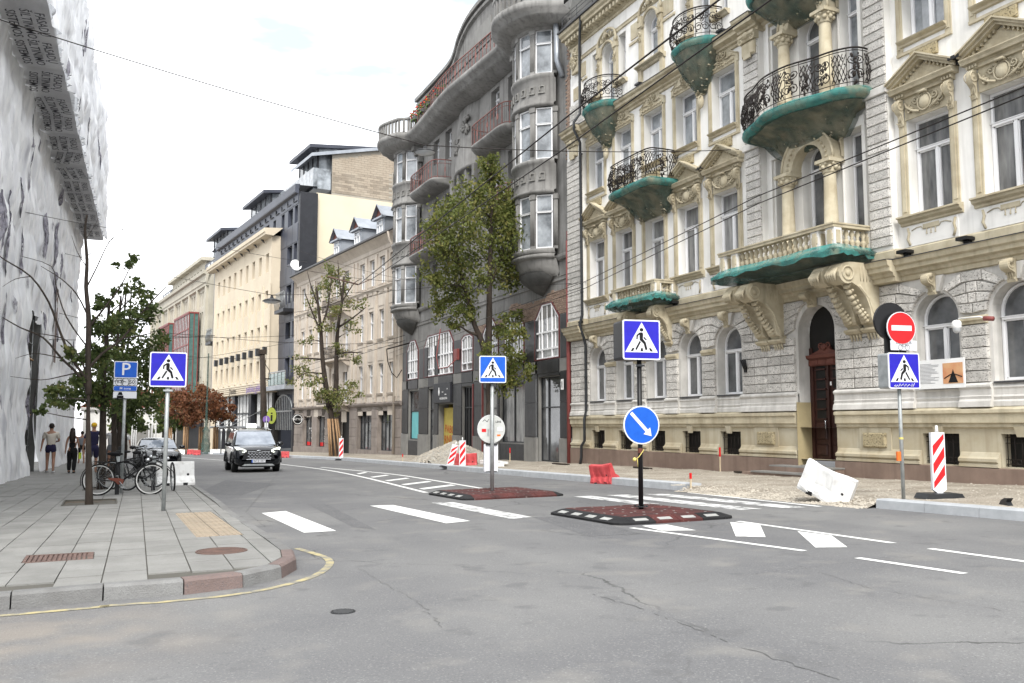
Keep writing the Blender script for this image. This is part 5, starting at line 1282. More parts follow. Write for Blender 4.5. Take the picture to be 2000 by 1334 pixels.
# ---- iron railings: paths in plan, panels of scrolls, lattice and leaves
def rail_at(path,s):
    return path_at(path,s)
def iron_balcony(path,z0,h,nm,bulge=.12,dense=1.):
    tot=sum(hypot(path[i+1][0]-path[i][0],path[i+1][1]-path[i][1]) for i in range(len(path)-1))
    m=MB();cx=(path[0][0]+path[-1][0])/2
    def P(s,t): # t height 0..1, belly outwards
        x,y=path_at(path,max(0,min(tot,s)));b_=bulge*sin(pi*min(1,t*1.05))**1.5*(1-.35*t)
        d=hypot(x-cx,y+.001) or 1;return(x+(x-cx)/d*b_,y+abs(y)/d*b_+b_*.3,z0+h*t)
    n=int(tot/.09)
    m.tube([P(tot*i/n,1) for i in range(n+1)],.024,5);m.tube([P(tot*i/n,.93) for i in range(n+1)],.012,4);m.tube([P(tot*i/n,.12) for i in range(n+1)],.012,4);m.tube([P(tot*i/n,.02) for i in range(n+1)],.016,4)
    q=random.Random(int(z0*7));s=.0;k=0
    step=.42
    npan=max(3,round(tot/step));step=tot/npan
    for k in range(npan):
        s0=k*step;sc_=s0+step/2
        m.tube([P(s0,.0),P(s0,1)],.012,4)
        if dense>.8 and k%2==0: # lattice
            for j in range(-2,5):
                a=[P(s0+step*(j+u*3)/4.5,.14+.72*u) for u in(0,.33,.66,1) if 0<=(j+u*3)/4.5<=1];b_=[P(s0+step*(j+(1-u)*3)/4.5,.14+.72*u) for u in(0,.33,.66,1) if 0<=(j+(1-u)*3)/4.5<=1]
                if len(a)>1:m.tube(a,.013,4,0,False)
                if len(b_)>1:m.tube(b_,.013,4,0,False)
            for a in range(3):
                for b2 in range(4):m.ball(P(s0+step*(a+.5+.25*(b2%2))/3.3,.2+.18*b2),.024,5)
        else: # C scrolls and leaves
            for(u,t,r,dr,ph) in((.28,.30,.14,1,0),(.72,.30,.14,-1,pi),(.3,.68,.15,-1,0),(.7,.68,.15,1,pi),(.5,.5,.07,1,1)):
                pts=[]
                for i in range(13):
                    a=ph+dr*3.0*pi*i/12;rr_=r*(1-.75*i/12);pts.append(P(s0+step*u+rr_*cos(a),t+rr_*sin(a)/h))
                m.tube(pts,.0145,4,0,False)
            for i in range(int(12*dense)):
                c=P(s0+step*q.random(),.15+.7*q.random());m.ball(c,.018+.02*q.random(),5,0,(1,1,1.5))
        if k%3==1 and dense>.8: # cast leaf on the post
            for i in range(9):c=Vector(P(s0+step*.5+q.uniform(-.07,.07),q.uniform(.05,.6)));m.ball(c+Vector((0,.02,0)),.034,5,0,(1,1,1.8))
    return m.build('railing','iron',nm)
def slab_under(path,z0,layers,mt,par,name='safety_net'):
    """layers [(scale towards the wall, dz)] hanging below the path"""
    m=MB();cx=(path[0][0]+path[-1][0])/2;k=len(path);vs=[]
    for i,(sx,sy,dz) in enumerate(layers):
        for x,y in path:
            w=noise.noise(Vector((x*3,dz*3,y*2)))*.035
            vs.append((cx+(x-cx)*sx+w,max(0,y*sy+w),z0+dz+w*.5))
    m.add(vs,[(j*k+i,j*k+i+1,(j+1)*k+i+1,(j+1)*k+i) for j in range(len(layers)-1) for i in range(k-1)],0,True)
    m.add([vs[(len(layers)-1)*k+i] for i in range(k)],[tuple(range(k))]);return m.build(name,mt,par)
def mk_balc(path,zf,h,layers,dense=1.,bulge=.12):
    m=MB();pts=[(x,y) for x,y in path];k=len(pts);ins=.02
    m.add([(x,y,zf) for x,y in pts]+[(x,y,zf-.09) for x,y in pts],[tuple(range(k))]+[(i,i+1,k+i+1,k+i) for i in range(k-1)]);bo=m.build('balcony','cream_trim',hb)
    iron_balcony([(x,y) for x,y in path],zf,h,bo,bulge,dense)
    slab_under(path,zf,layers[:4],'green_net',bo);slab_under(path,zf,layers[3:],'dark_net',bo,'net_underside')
    cx=(path[0][0]+path[-1][0])/2;inn=slab_under(path,zf,[((a-.04)*(1 if j<4 else .93),(b_-.04)*(1 if j<4 else .9),c+(.0 if j<4 else .04)) for j,(a,b_,c) in enumerate(layers[1:])],'cream_trim',bo,'stone_underside')
    m=MB();q=random.Random(int(zf*10));ls=layers[4:]
    for a,b_,c in ls:
        for s in(-.75,-.45,0,.45,.75):
            k_=path[int((len(path)-1)*(.5+s*.45))];x=cx+(k_[0]-cx)*a*.9;y=k_[1]*b_*.86;leafy(m,x,zf+c+.06,.15,int(q.random()*99),y,4)
    m.build('carving','cream_trim',bo)['kind']='stuff';return bo
def curve_path(c,hw,d,kind_='serp'):
    if kind_=='serp':P=[(c-hw,.0),(c-hw-.02,d*.45),(c-hw*.82,d*.72),(c-hw*.55,d*.86),(c-hw*.25,d*1.06),(c,d*1.10),(c+hw*.25,d*1.06),(c+hw*.55,d*.86),(c+hw*.82,d*.72),(c+hw+.02,d*.45),(c+hw,.0)]
    elif kind_=='cant':P=[(c-hw,0),(c-hw,d*.75),(c-hw*.85,d),(c,d*1.04),(c+hw*.85,d),(c+hw,d*.75),(c+hw,0)]
    else:P=[(c-hw*cos(pi*k/12),d*sin(pi*k/12)**.75) for k in range(13)]
    return smooth_path(P,3) if kind_!='round' else P
iron=[curve_path(18.3,2.12,1.28),curve_path(26.1,1.36,1.12,'cant')]
mk_balc(iron[0],9.72,1.02,[(1.02,1.02,.04),(1.05,1.08,-.05),(1.03,1.06,-.17),(.97,.97,-.24),(.90,.74,-.32),(.80,.52,-.42),(.74,.38,-.62),(.66,.24,-.82),(.58,.1,-.92)])
mk_balc(iron[1],9.58,1.02,[(1.02,1.02,.04),(1.05,1.08,-.05),(1.04,1.06,-.14),(.97,.98,-.22),(.90,.78,-.32),(.82,.56,-.48),(.74,.36,-.74),(.68,.2,-.90),(.6,.1,-.98)])
for c in(29.28,23.2,13.66):
    o=mk_balc(curve_path(c,.98,.92,'round'),13.56,1.0,[(1.0,1.0,.05),(1.06,1.08,-.02),(1.08,1.1,-.12),(1.0,1.0,-.22),(.86,.92,-.50),(.66,.75,-.86),(.42,.52,-1.20),(.25,.3,-1.45),(.12,.12,-1.55)],.5)
    put(o,'pend','pendant','cream_trim',(c,.16,11.78),lambda m:(m.ball((0,0,.0),.13,8,0,(1,.8,1.9)),leafy(m,0,.2,.2,3,.02,8)))
mk_balc(curve_path(18.3,1.8,1.25),13.62,1.0,[(1.02,1.02,.04),(1.05,1.08,-.05),(1.03,1.06,-.17),(.99,1.0,-.24),(.86,.9,-.45),(.70,.66,-.75),(.56,.34,-1.05),(.45,.1,-1.2)])

# ================================================================== THE GREY HOUSE WITH ROUND BAYS
gb=facade_root('grey_house','weathered grey art nouveau house with round bays, red balcony railings and black granite shopfronts',PR,0)
A0,A1=32.44,55.88;BRC,BLC,BM=35.15,53.95,44.35
# ground floor openings
mez=[(33.55,35.95,1),(37.1,39.35,2),(40.1,42.1,1),(43.45,45.15,3),(46.38,51.5,1),(52.6,55.0,1)]
shop=[(33.58,35.6,-.2,3.44),(37.1,39.9,.55,3.3),(40.3,42.0,-.3,3.2),(43.4,45.0,-.35,3.4),(46.45,48.8,-.4,2.55),(49.6,50.6,-.4,3.5),(52.5,54.5,.48,3.5)]
m_=MB();wall_holes(m_,A0,A1,-1.2,4.15,[((a+b_)/2,b_-a,z0,z1,0) for a,b_,z0,z1 in shop],0,0,0,.6);m_.build('ground_floor_wall','granite_grey',gb)
m_=MB();wall_holes(m_,A0,A1,4.15,8.6,[((a+b_)/2,b_-a,4.2,6.02,0) for a,b_,t in mez],0,0,0,.35)
m_.build('mezzanine_wall','grey_plaster',gb)
def chamf(x0,x1,t,z=4.2,zs=6.02,zt=6.68,c=.68):
    P=[(x0,z),(x1,z),(x1,zs)]
    if t in(1,2):P+=[(x1-c,zt)] if x1-x0>1.8 or t==1 else[(x1,zt)]
    if t==3:P+=[(x1-c*.6,zt-.5)]
    P+=[(x0+(c if t!=3 else c*.6),zt-(.5 if t==3 else 0)),(x0,zs)]
    return P
def mezz_window(x0,x1,t):
    P=chamf(x0,x1,t);w=x1-x0;m2=MB()
    n=len(P);cx=(x0+x1)/2
    # red outer, white inner casing along the outline
    def ring(m,P,o,i,y0,y1):
        c=(cx,5.3);A_=[];B_=[]
        for x,z in P:
            dx,dz=x-c[0],z-c[1];A_.append((x-math.copysign(o,dx),z-math.copysign(o,dz)));B_.append((x-math.copysign(i,dx),z-math.copysign(i,dz)))
        for k in range(len(P)):
            a,b_=A_[k],A_[(k+1)%len(P)];p,q=B_[k],B_[(k+1)%len(P)]
            m.prism([a,b_,q,p][::-1],y0,y1)
    ring(m2,P,.0,.05,-.1,.05);o=m2.build('mezzanine_window','red_frame',gb)
    m2=MB();ring(m2,P,.05,.11,-.1,.03)
    cols=[x0+.72,x1-.72] if w>1.9 else[cx]
    if w>4:cols=[x0+.75,x0+1.65,cx-.45,cx+.45,x1-1.65,x1-.75]
    top=lambda x:min(6.6,6.02+max(0,min(x-x0,x1-x)-.0)*.97) if t!=3 else 6.1
    for c in cols:m2.box(c-.035,c+.035,-.1,.04,4.25,top(c)-.02)
    m2.box(x0+.1,x1-.1,-.1,.035,4.62,4.70);m2.box(x0+.1,x1-.1,-.1,.035,5.36,5.44)
    ed=[x0+.1]+cols+[x1-.1]
    for a,b_ in zip(ed,ed[1:]):
        if b_-a>.5:m2.box((a+b_)/2-.015,(a+b_)/2+.015,-.1,.02,4.7,top((a+b_)/2)-.05)
    m2.build('frame','window_white',o)
    m2=MB();m2.add([(x,-.02,z) for x,z in P],[tuple(range(n))]);m2.build('pane','glass_curtain',o)
    return o
for a,b_,t in mez:mezz_window(a,b_,t)
# bricks bared above the mezzanine
q_=random.Random(8);nb=0;rest=MB()
def brick_field(x0,x1,z0,z1,keep,par,y=.0,bl=.26,bh=.085,mt='old_brick',d=.03,cap=300):
    global nb
    r=0;z=z0
    while z<z1:
        x=x0-(bl/2 if r%2 else 0)
        while x<x1:
            a,b_=max(x0,x+.006),min(x1,x+bl-.006)
            if b_-a>.05 and keep((a+b_)/2,z+bh/2):
                m2=MB() if nb<cap else rest
                m2.box(a,b_,y,y+d*q_.uniform(.5,1.2),z+.005,z+bh-.006)
                if nb<cap:m2.build('brick',mt,par)
                nb+=1
            x+=bl
        z+=bh;r+=1
inmez=lambda x,z:any(a-.02<x<b_+.02 and z<6.02+min(.68,max(0,min(x-a,b_-x)))*.97 for a,b_,t in mez)
jag=lambda x:6.98+.12*noise.noise(Vector((x*1.3,0,3)))+.25*noise.noise(Vector((x*.4,2,3)))
brick_field(32.5,43.3,6.05,7.3,lambda x,z:not inmez(x,z) and z<jag(x) and(x<38.8 or z<6.5),gb)
if rest.v:kind(rest.build('bricks','old_brick',gb),'stuff')
rest=MB();nb=0
# black granite facing slabs (each its own piece)
def slab_piece(x0,x1,z0,z1,mt='granite_black',y=.05,par=gb,name='granite_slab'):
    m2=MB();m2.cbox(x0+.006,x1-.006,0,y,z0+.006,z1-.006,.006);return m2.build(name,mt,par)
pil=[(32.5,33.5),(35.7,36.98),(39.98,40.25),(42.1,43.3),(45.05,46.35),(48.85,49.55),(50.65,52.4),(54.6,55.85)]
for a,b_ in pil:
    slab_piece(a,b_,-.9,.82,'granite_grey',.10);
    for z0,z1 in((.84,2.35),(2.35,3.6)):slab_piece(a,b_,z0,z1)
    if b_-a>.6:slab_piece(a+.05,b_-.05,4.18,6.0,'granite_black',.04)
    slab_piece(a,b_,3.62,4.16,'granite_grey',.05)
for a,b_,t in mez:slab_piece(a+.05,b_-.05,3.6,4.16)
for a,b_,z0,z1 in shop:
    if z1<3.45:slab_piece(a,b_,z1+.02,3.58)
slab_piece(37.1,39.9,-.4,.5,'granite_black',.03);slab_piece(52.5,54.5,-.5,.42,'granite_black',.03)
# shop windows and doors
def shopwin(x0,x1,z0,z1,bars,mt='glass',nm='shop_window',fr='dark_metal',tr=None):
    m2=MB();w=.06
    m2.box(x0,x0+w,-.2,-.12,z0,z1);m2.box(x1-w,x1,-.2,-.12,z0,z1);m2.box(x0+w,x1-w,-.2,-.12,z0,z0+w);m2.box(x0+w,x1-w,-.2,-.12,z1-w,z1)
    for b_ in bars:m2.box(b_-w*.5,b_+w*.5,-.2,-.12,z0+w,z1-w)
    if tr:m2.box(x0+w,x1-w,-.2,-.11,tr-w*.5,tr+w*.5)
    o=m2.build(nm,fr,gb);m2=MB();m2.quad((x0+.02,-.17,z0),(x1-.02,-.17,z0),(x1-.02,-.17,z1),(x0+.02,-.17,z1));m2.build('pane',mt,o);return o
shopwin(33.58,35.6,-.2,3.44,[34.9],'glass','glass_door',tr=2.13)
shopwin(37.1,39.9,.55,3.3,[38.5],'glass_curtain')
o=shopwin(40.3,42.0,-.3,3.2,[],'glass','shop_door',tr=2.2)
o=shopwin(43.4,45.0,-.35,3.4,[43.9,44.3,44.7],'dark_void','shop_door',tr=2.3)
o=shopwin(52.5,54.5,.48,3.5,[],'glass',tr=2.25)
m2=MB();m2.box(52.62,54.3,-.155,-.15,.55,2.2);m2.build('poster','teal_poster',o)
o=shopwin(49.6,50.6,-.4,3.5,[50.0],'glass','glass_door',tr=2.3)
m2=MB();m2.box(35.75,35.79,0,.06,-.2,3.4);m2.build('trim','steel',gb)
m2=MB();m2.box(43.3,43.4,0,.09,-.2,3.5);m2.box(42.02,42.1,0,.09,-.2,4.1);m2.build('red_trim','oxide_red',gb)
# passage with the yellow wall and graffiti
m2=MB();m2.quad((46.45,-.6,-.6),(46.45,-3.5,-.6),(46.45,-3.5,2.6),(46.45,-.6,2.6));m2.quad((48.8,-.6,-.6),(48.8,-4.5,-.6),(48.8,-4.5,2.6),(48.8,-.6,2.6));m2.quad((46.4,-3.5,-.6),(48.85,-3.5,-.6),(48.85,-3.5,2.6),(46.4,-3.5,2.6))
m2.quad((46.4,-.5,2.56),(48.85,-.5,2.56),(48.85,-3.5,2.56),(46.4,-3.5,2.56));m2.build('passage','yellow_wall',gb)
m2=MB();m2.box(47.0,48.77,-.34,-.30,-.5,2.35);yb_=m2.build('yellow_panel','yellow_wall',gb)
text('PABO','graffiti','graffiti',gb,(47.75,-.28,1.12),.62,(pi/2,.06,pi),1.0);text('RNIG','graffiti','graffiti',gb,(47.8,-.28,.55),.70,(pi/2,-.05,pi),1.0)
m2=MB();m2.cbox(46.5,49.35,.05,.16,2.62,3.75,.02);sg=m2.build('sign_board','slate_dark',gb)
text('MODERN ESTRA','lettering','white_paint',sg,(47.6,.165,2.86),.17,(pi/2,0,pi),1.0)
m2=MB();m2.ball((48.35,.17,3.22),1,10,0,(.11,.02,.2));m2.ball((48.35,.17,3.42),1,8,0,(.05,.02,.09));m2.build('emblem','white_paint',sg)
for x,z,s in((47.0,3.38,'20'),(47.75,3.22,'PUB'),(47.25,3.08,'BAR')):text(s,'lettering','white_paint',sg,(x,.165,z),.10,(pi/2,0,pi),1.5)
# belt above the mezzanine, storeys with openings
m_=MB();m_.mould(A0,A1,[(0,7.45),(.05,7.48),(.05,7.62),(.08,7.66),(0,7.7)]);m_.mould(A0,A1,[(0,8.3),(.10,8.35),(.14,8.45),(.14,8.55),(0,8.62)]);m_.build('string_course','grey_plaster',gb)
FL=[(9.05,11.2),(12.9,15.0),(16.9,18.7)]
side=[38.45,40.6,47.5,49.6]
hol=[]
for i,(a,b_) in enumerate(FL):
    for c in side:hol.append((c,1.05,(a if c not in(38.45,47.5) else a-.25),b_-.35,0))
    for c in(43.35,44.4,45.45):hol.append((c,.6,a,b_,0)) if i<2 else None
hol+=[(c,.95,19.6,21.6,0) for c in(37.6,39.2,40.8,42.9,44.4,45.9,48,49.6,51.2)]
m_=MB();wall_holes(m_,A0,A1,8.6,19.1,hol,0,0,0,.4);m_.build('upper_wall','grey_plaster',gb)
m_=MB();wall_holes(m_,A0,A1,19.1,22.3,hol,-.9,0,0,.4);m_.build('attic_wall','grey_plaster',gb)
for c,w,a,b_,r in hol:put_window(gb,'g%g%g'%(w,b_-a),c,(-.30 if a<19 else-1.2),a,dict(w=w-.02,h=b_-a,transom=(b_-a)*.68),'glass_curtain' if w>.9 else 'glass_sky')
# shaped parapet
P=[(A0,22.0),(33.6,22.9),(36.5,22.9),(39.3,23.0),(40.2,23.35),(40.9,24.0),(42.3,24.55),(44.35,24.7),(46.4,24.55),(47.8,24.0),(48.5,23.35),(49.4,23.0),(52.2,22.9),(A1,22.9),(A1,22.2),(A0,22.2)]
m_=MB();Q=smooth_path(P[:14],3);pol=Q+[(A1,22.2),(A0,22.2)]
for i in range(len(Q)-1):
    a,b_=Q[i],Q[i+1];m_.add([(a[0],-.9,22.2),(b_[0],-.9,22.2),(b_[0],-.9,b_[1]),(a[0],-.9,a[1]),(a[0],-.6,a[1]),(b_[0],-.6,b_[1]),(b_[0],-.6,b_[1]+.22),(a[0],-.6,a[1]+.22),(a[0],-1.3,a[1]+.22),(b_[0],-1.3,b_[1]+.22),(b_[0],-1.3,22.2),(a[0],-1.3,22.2)],
[(0,1,2,3),(3,2,5,4),(4,5,6,7),(7,6,9,8),(8,9,10,11)])
    m_.add([(a[0],-.9,a[1]-.35),(b_[0],-.9,b_[1]-.35),(b_[0],-.72,b_[1]-.3),(a[0],-.72,a[1]-.3),(b_[0],-.72,b_[1]-.12),(a[0],-.72,a[1]-.12)],[(0,1,2,3),(3,2,4,5)])
m_.build('parapet','grey_plaster',gb)
m_=MB();m_.cbox(43.2,45.5,-.9,-.84,22.6,23.6,.02);m_.build('parapet_panel','granite_grey',gb)
m_=MB();m_.add([(A0,-1.2,22.3),(A1,-1.2,22.3),(A1,-9,23.5),(A0,-9,23.5)],[(0,1,2,3)]);m_.add([(A1,0,-1.5),(A1,-9,-1.5),(A1,-9,23.4),(A1,-1,22.9),(A1,0,19)],[(0,1,2,3,4)]);m_.add([(A0,0,16),(A0,-9,16),(A0,-9,23.4),(A0,-1,22.9),(A0,0,19)],[(4,3,2,1,0)]);m_.build('roof','grey_dark',gb)
# great balcony over the third floor, swelling round the bays
def slabpath():
    P=[(A0+.02,.3),(33.3,1.75),(35.15,2.35),(36.9,1.75),(37.6,1.15),(40.5,1.25),(44.35,1.45),(48.2,1.25),(51.5,1.15),(52.2,1.75),(53.95,2.35),(55.5,1.9),(55.86,.9)]
    return smooth_path(P,5)
SP=slabpath()
def swept(path,prof,mt,name,par,back=0.):
    m=MB();k=len(prof);vs=[]
    for x,y in path:
        for dy,z in prof:vs.append((x,max(back,y+dy),z))
    m.add(vs,[(i*k+j,(i+1)*k+j,(i+1)*k+j+1,i*k+j+1) for i in range(len(path)-1) for j in range(k-1)],0,True);return m.build(name,mt,par)
bt=swept(SP,[(-9,18.55),(-.75,18.62),(-.5,18.8),(-.28,18.86),(-.28,18.98),(-.05,19.08),(0,19.2),(0,19.34),(-.06,19.36),(-.06,19.42),(-9,19.44)],'grey_plaster','terrace',gb,0.)
q_=random.Random(4);xs_=[37.8+i*.62 for i in range(24)]
for x in[]:
    put(bt,'tbr','bracket','grey_dark',(x,0,18.25),lambda m:m.prism([(0,0),(.25,.05),(.75,.28),(.75,.38),(0,.4)][::-1],-.12,.12,0,'x'))
def red_rail(path,z0,h,par,gap=.42,mt='red_paint'):
    m=MB();tot=sum(hypot(path[i+1][0]-path[i][0],path[i+1][1]-path[i][1]) for i in range(len(path)-1));n=int(tot/.15)
    Pp=[path_at(path,tot*i/n) for i in range(n+1)]
    m.tube([(x,y,z0+h) for x,y in Pp],.03,5);m.tube([(x,y,z0+h*.80) for x,y in Pp],.015,4);m.tube([(x,y,z0+.08) for x,y in Pp],.02,4)
    k=int(tot/gap)
    for i in range(k+1):
        x,y=path_at(path,tot*i/k)
        m.box(x-.016,x+.016,y-.015,y+.015,z0,z0+h)
        if i%3==1:m.box(x-.09,x+.09,y-.012,y+.012,z0+h*.35,z0+h*.6)
    r=m.build('railing',mt,par)
    m=MB();tt=int(tot/.11)
    for i in range(tt+1):
        x,y=path_at(path,tot*i/tt);m.tube([(x,y,z0+.05),(x,y,z0+h*.95)],.008,4,0,False)
    kind(m.build('thin_bars','dark_metal',par),'stuff');return r
mid=[p for p in SP if 37.4<p[0]<51.7];red_rail([(x,y-.15) for x,y in mid],19.42,1.0,bt)
for rng_ in((A0,37.6),(51.5,A1)): # solid balustrades over the bays
    pp=[(x,y-.16) for x,y in SP if rng_[0]<=x<=rng_[1]]
    swept(pp,[(-.08,20.15),(.08,20.15),(.1,20.32),(-.1,20.32)],'grey_plaster','coping',bt)
    tot=sum(hypot(pp[i+1][0]-pp[i][0],pp[i+1][1]-pp[i][1]) for i in range(len(pp)-1));n=int(tot/.3)
    for i in range(n+1):
        x,y=path_at(pp,tot*i/n);put(bt,'gbal','baluster','grey_plaster',(x,y,19.42),lambda m:m.box(-.075,.075,-.06,.06,0,.75))
for x in(50.6,49.2,47.9,46.0): # flower boxes on the terrace
    f=root('flower_box',{50.6:'leftmost flower box on the high terrace rail',49.2:'second flower box from the left on the high terrace rail',47.9:'third flower box from the left on the high terrace rail',46.0:'rightmost flower box on the high terrace rail'}[x],'flower box',(17.2-1.05,x,19.9),0,'flower boxes on the high terrace')
    m2=MB();m2.box(-.12,.12,-.3,.3,-.15,.05);m2.build('box','grey_dark',f);m2=MB();qq=random.Random(int(x*10))
    for k in range(40):m2.ball((qq.uniform(-.25,.2),qq.uniform(-.4,.4),qq.uniform(-.25,.4)),.05,4)
    kind(m2.build('leaves','leaf_pot',f),'stuff');m2=MB()
    for k in range(14):m2.ball((qq.uniform(-.3,.1),qq.uniform(-.4,.4),qq.uniform(.0,.4)),.05,4)
    kind(m2.build('flowers','flower_red',f),'stuff')
# round bays
def bay(cx,R=1.68,D=1.25):
    zs=[(8.45,8.85),(11.25,12.75),(15.1,16.55)]
    arcp=lambda r,n=20,a0=8,a1=172:[(cx-(R/1.68*1.0)*r*cos(R_(a0+(a1-a0)*k/n)),D/1.68*r*sin(R_(a0+(a1-a0)*k/n))) for k in range(n+1)]
    o=swept(arcp(1.30),[(0,8.8),(0,18.75)],'grey_dark','bay',gb)
    for i,(a,b_) in enumerate(zs):
        swept(arcp(1.68),[(-.1,a-.02),(0,a),(.10,a+.05),(.10,a+.14),(0,a+.2),(0,b_-.22),(.06,b_-.18),(.09,b_-.08),(.09,b_),(-.1,b_+.03)],'grey_plaster','parapet_band',o)
        if i: # greek key relief
            for k in range(7):
                t=R_(35+18*k);x,y=cx-1.70*cos(t),D/1.68*1.71*sin(t)
                m2=MB();m2.box(-.15,.15,-.01,.035,0,.05);m2.box(-.15,-.10,-.01,.035,.05,.35);m2.box(-.1,.1,-.01,.035,.3,.35);m2.box(.05,.1,-.01,.035,.12,.3);m2.build('relief','granite_grey',o,(x,y,(a+b_)/2-.18),(pi/2-t))
    swept(arcp(1.72),[(-.1,18.5),(.05,18.55),(.12,18.7),(0,18.8)],'grey_plaster','bay_head',o)
    for a,b_ in((8.85,11.25),(12.75,15.1),(16.55,18.6)):
        for k,t in enumerate((8,52,90,128,172)): # piers
            t=R_(t);w=.24 if k in(1,2,3) else .18;x,y=cx-1.60*cos(t),D/1.68*1.60*sin(t)
            pr=put(o,'bpier%g%g'%(w,b_-a),'pier','grey_plaster',(x,y,a),lambda m:(m.box(-w/2,w/2,-.25,.06,0,b_-a),[m.tube([(-w/2+w*(j+.5)/4,.065,.15),(-w/2+w*(j+.5)/4,.065,b_-a-.3)],.025,5) for j in range(4)],m.box(-w/2-.03,w/2+.03,-.2,.10,b_-a-.25,b_-a-.05)),(pi/2-t)*.8)
        for t in(30,71,109,150):
            t=R_(t);x,y=cx-1.50*cos(t),D/1.68*1.50*sin(t);w=.74
            wo=put_window(o,'bayw%g'%(b_-a),x,y,a+.02,dict(w=w,h=b_-a-.06,transom=(b_-a)*.66,mull=False),'glass_sky');wo.rotation_euler=(0,0,(pi/2-t)*.85)
    # inverted cone with dark net
    swept(arcp(1.6),[(0,8.5),(-.12,8.1),(-.35,7.85),(-.6,7.7)],'grey_plaster','cone',o)
    m2=MB();prof=[(1.0,1.0,7.9),(.9,.9,7.65),(.6,.62,7.4),(.25,.3,7.15),(.05,.05,7.02)];base=arcp(1.35,12);k=len(base);vs=[(cx+(x-cx)*sx,y*sy,z) for sx,sy,z in prof for x,y in base]
    m2.add(vs,[(j*k+i,j*k+i+1,(j+1)*k+i+1,(j+1)*k+i) for j in range(len(prof)-1) for i in range(k-1)],0,True);m2.build('netted_tip','grey_dark',o)
    return o
bay(BRC);bay(BLC)
# stepped brackets and chains beside the bays
for x in(36.95,52.15):
    put(gb,'gbrk','corbel','grey_plaster',(x,0,17.6),lambda m:(m.box(-.3,.3,0,.5,.5,.75),m.box(-.26,.26,0,.7,.75,1.0),m.box(-.16,.16,0,.3,.1,.5),[m.ball((0,.12,-.05-.14*k),.07,6) for k in range(5)]))
# the middle bay and the two banks of balconies
m_=MB();k=12;pts=[(BM-1.6*cos(pi*i/k),.42*sin(pi*i/k)) for i in range(k+1)]
o=swept(pts,[(-.3,14.95),(.05,15.0),(.12,15.1),(.02,15.2),(0,16.9),(-.2,18.6)],'grey_plaster','middle_bay',gb)
swept(pts,[(-.3,11.3),(.05,11.35),(.12,11.45),(.0,11.55),(0,12.6),(.1,12.7),(-.2,12.8)],'grey_plaster','band',o)
for c in(42.7,43.85,44.95,46.05):
    m2=MB();m2.box(c-.16,c+.16,0,.38,8.7,15.0);m2.build('pier','grey_plaster',o)
for k2 in range(18):
    c=Vector((BM+q_.uniform(-1.2,1.2),.42,q_.uniform(16.,18.2)))
m2=MB();leafy(m2,BM-.6,17.4,.8,4,.35,22);leafy(m2,BM+.7,16.6,.7,6,.35,18);m2.build('stucco_relief','grey_plaster',o)['kind']='stuff'
def gbalc(x0,x1,z,d=1.15,open_='near'):
    P=smooth_path([(x0,.02),(x0+.02,d*.55),(x0+.45,d),((x0+x1)/2,d*1.03),(x1-.45,d),(x1-.02,d*.55),(x1,.02)],4)
    o=swept(P,[(-9,z-.42),(-.35,z-.36),(-.14,z-.22),(-.02,z-.10),(0,z),(-9,z+.01)],'grey_plaster','balcony',gb);red_rail([(x,y-.07) for x,y in P],z,1.05,o);return o
for z in(8.9,12.65,16.6)[:]:
    pass
gbalc(36.95,41.6,15.35,1.1);gbalc(47.0,51.8,15.35-.0,1.1)
gbalc(36.95,39.6,11.5,1.0);gbalc(47.0,51.8,11.5,1.1)
m2=MB();m2.ball((37.6,.8,11.75),1,10,0,(.28,.28,.24));pot=m2.build('cooking_pot','steel');pot.location=(17.2,0,0);pot.rotation_euler=(0,0,R_(90));tag(pot,'dull metal pot standing on the low red railed balcony of the grey house','pot')
# bricks showing down the right edge, red pipe
nb=0
brick_field(32.46,33.05,8.7,17.6,lambda x,z:x<32.72+.3*noise.noise(Vector((z*.8,1,0)))+.1*sin(z),gb,.01,cap=200)
if rest.v:kind(rest.build('bricks','old_brick',gb),'stuff')
m2=MB();m2.tube([(32.55,.12,-.2),(32.55,.12,9.0)],.09,8);m2.tube([(32.55,.12,9.0),(32.6,.1,9.4)],.06,6);m2.build('red_pipe','oxide_red',gb)
m2=MB();m2.tube([(33.2,.3,18.6),(33.2,.25,17.0),(33.0,.1,16.2)],.12,8);m2.build('pipe','zinc',gb)
m2=MB();m2.box(45.4,45.9,.05,.2,4.9,5.5);m2.tube([(45.6,.2,4.9),(45.7,.6,4.5),(46.6,.8,4.45),(47.6,.6,5.2),(47.8,.3,6.8)],.03,5);m2.build('cable_box','oxide_red',gb)
# ================================================================== THE HOUSES FURTHER ALONG (the street bends 6.5 degrees left)
PP=(17.2,55.9);BA=6.5
pg_=facade_root('peach_house','peach coloured old house with taupe shopfronts and four grey roof dormers',PP,BA)
def bx(par,name,mt,x0,x1,y0,y1,z0,z1):m2=MB();m2.box(x0,x1,y0,y1,z0,z1);return m2.build(name,mt,par)
T0,T1=-.06,23.2
RC=[1.85,3.72,5.62,7.5];LC=[17.3,19.15,21.3];MC=[10.75,13.1]
rows=[(3.55,5.6),(7.3,9.35),(11.1,13.05)]
hol=[(c,.95,a,b_,0) for c in RC+LC for a,b_ in rows]+[(c,.95,a-.45,b_,0) for c in MC for a,b_ in rows[:2]]+[(c,.95,*rows[2],0) for c in MC]+[(15.3,.8,a,b_,0) for a,b_ in rows]
m_=MB();wall_holes(m_,T0,T1,2.85,14.3,hol,0,0,0,.3);m_.build('upper_wall','peach',pg_)
sh=[(1.35,3.95,-.35,2.33),(5.15,7.85,-.35,2.33),(9.5,12.5,-1.2,2.4),(15.0,17.0,-.35,2.1),(18.3,20.4,-.35,2.1)]
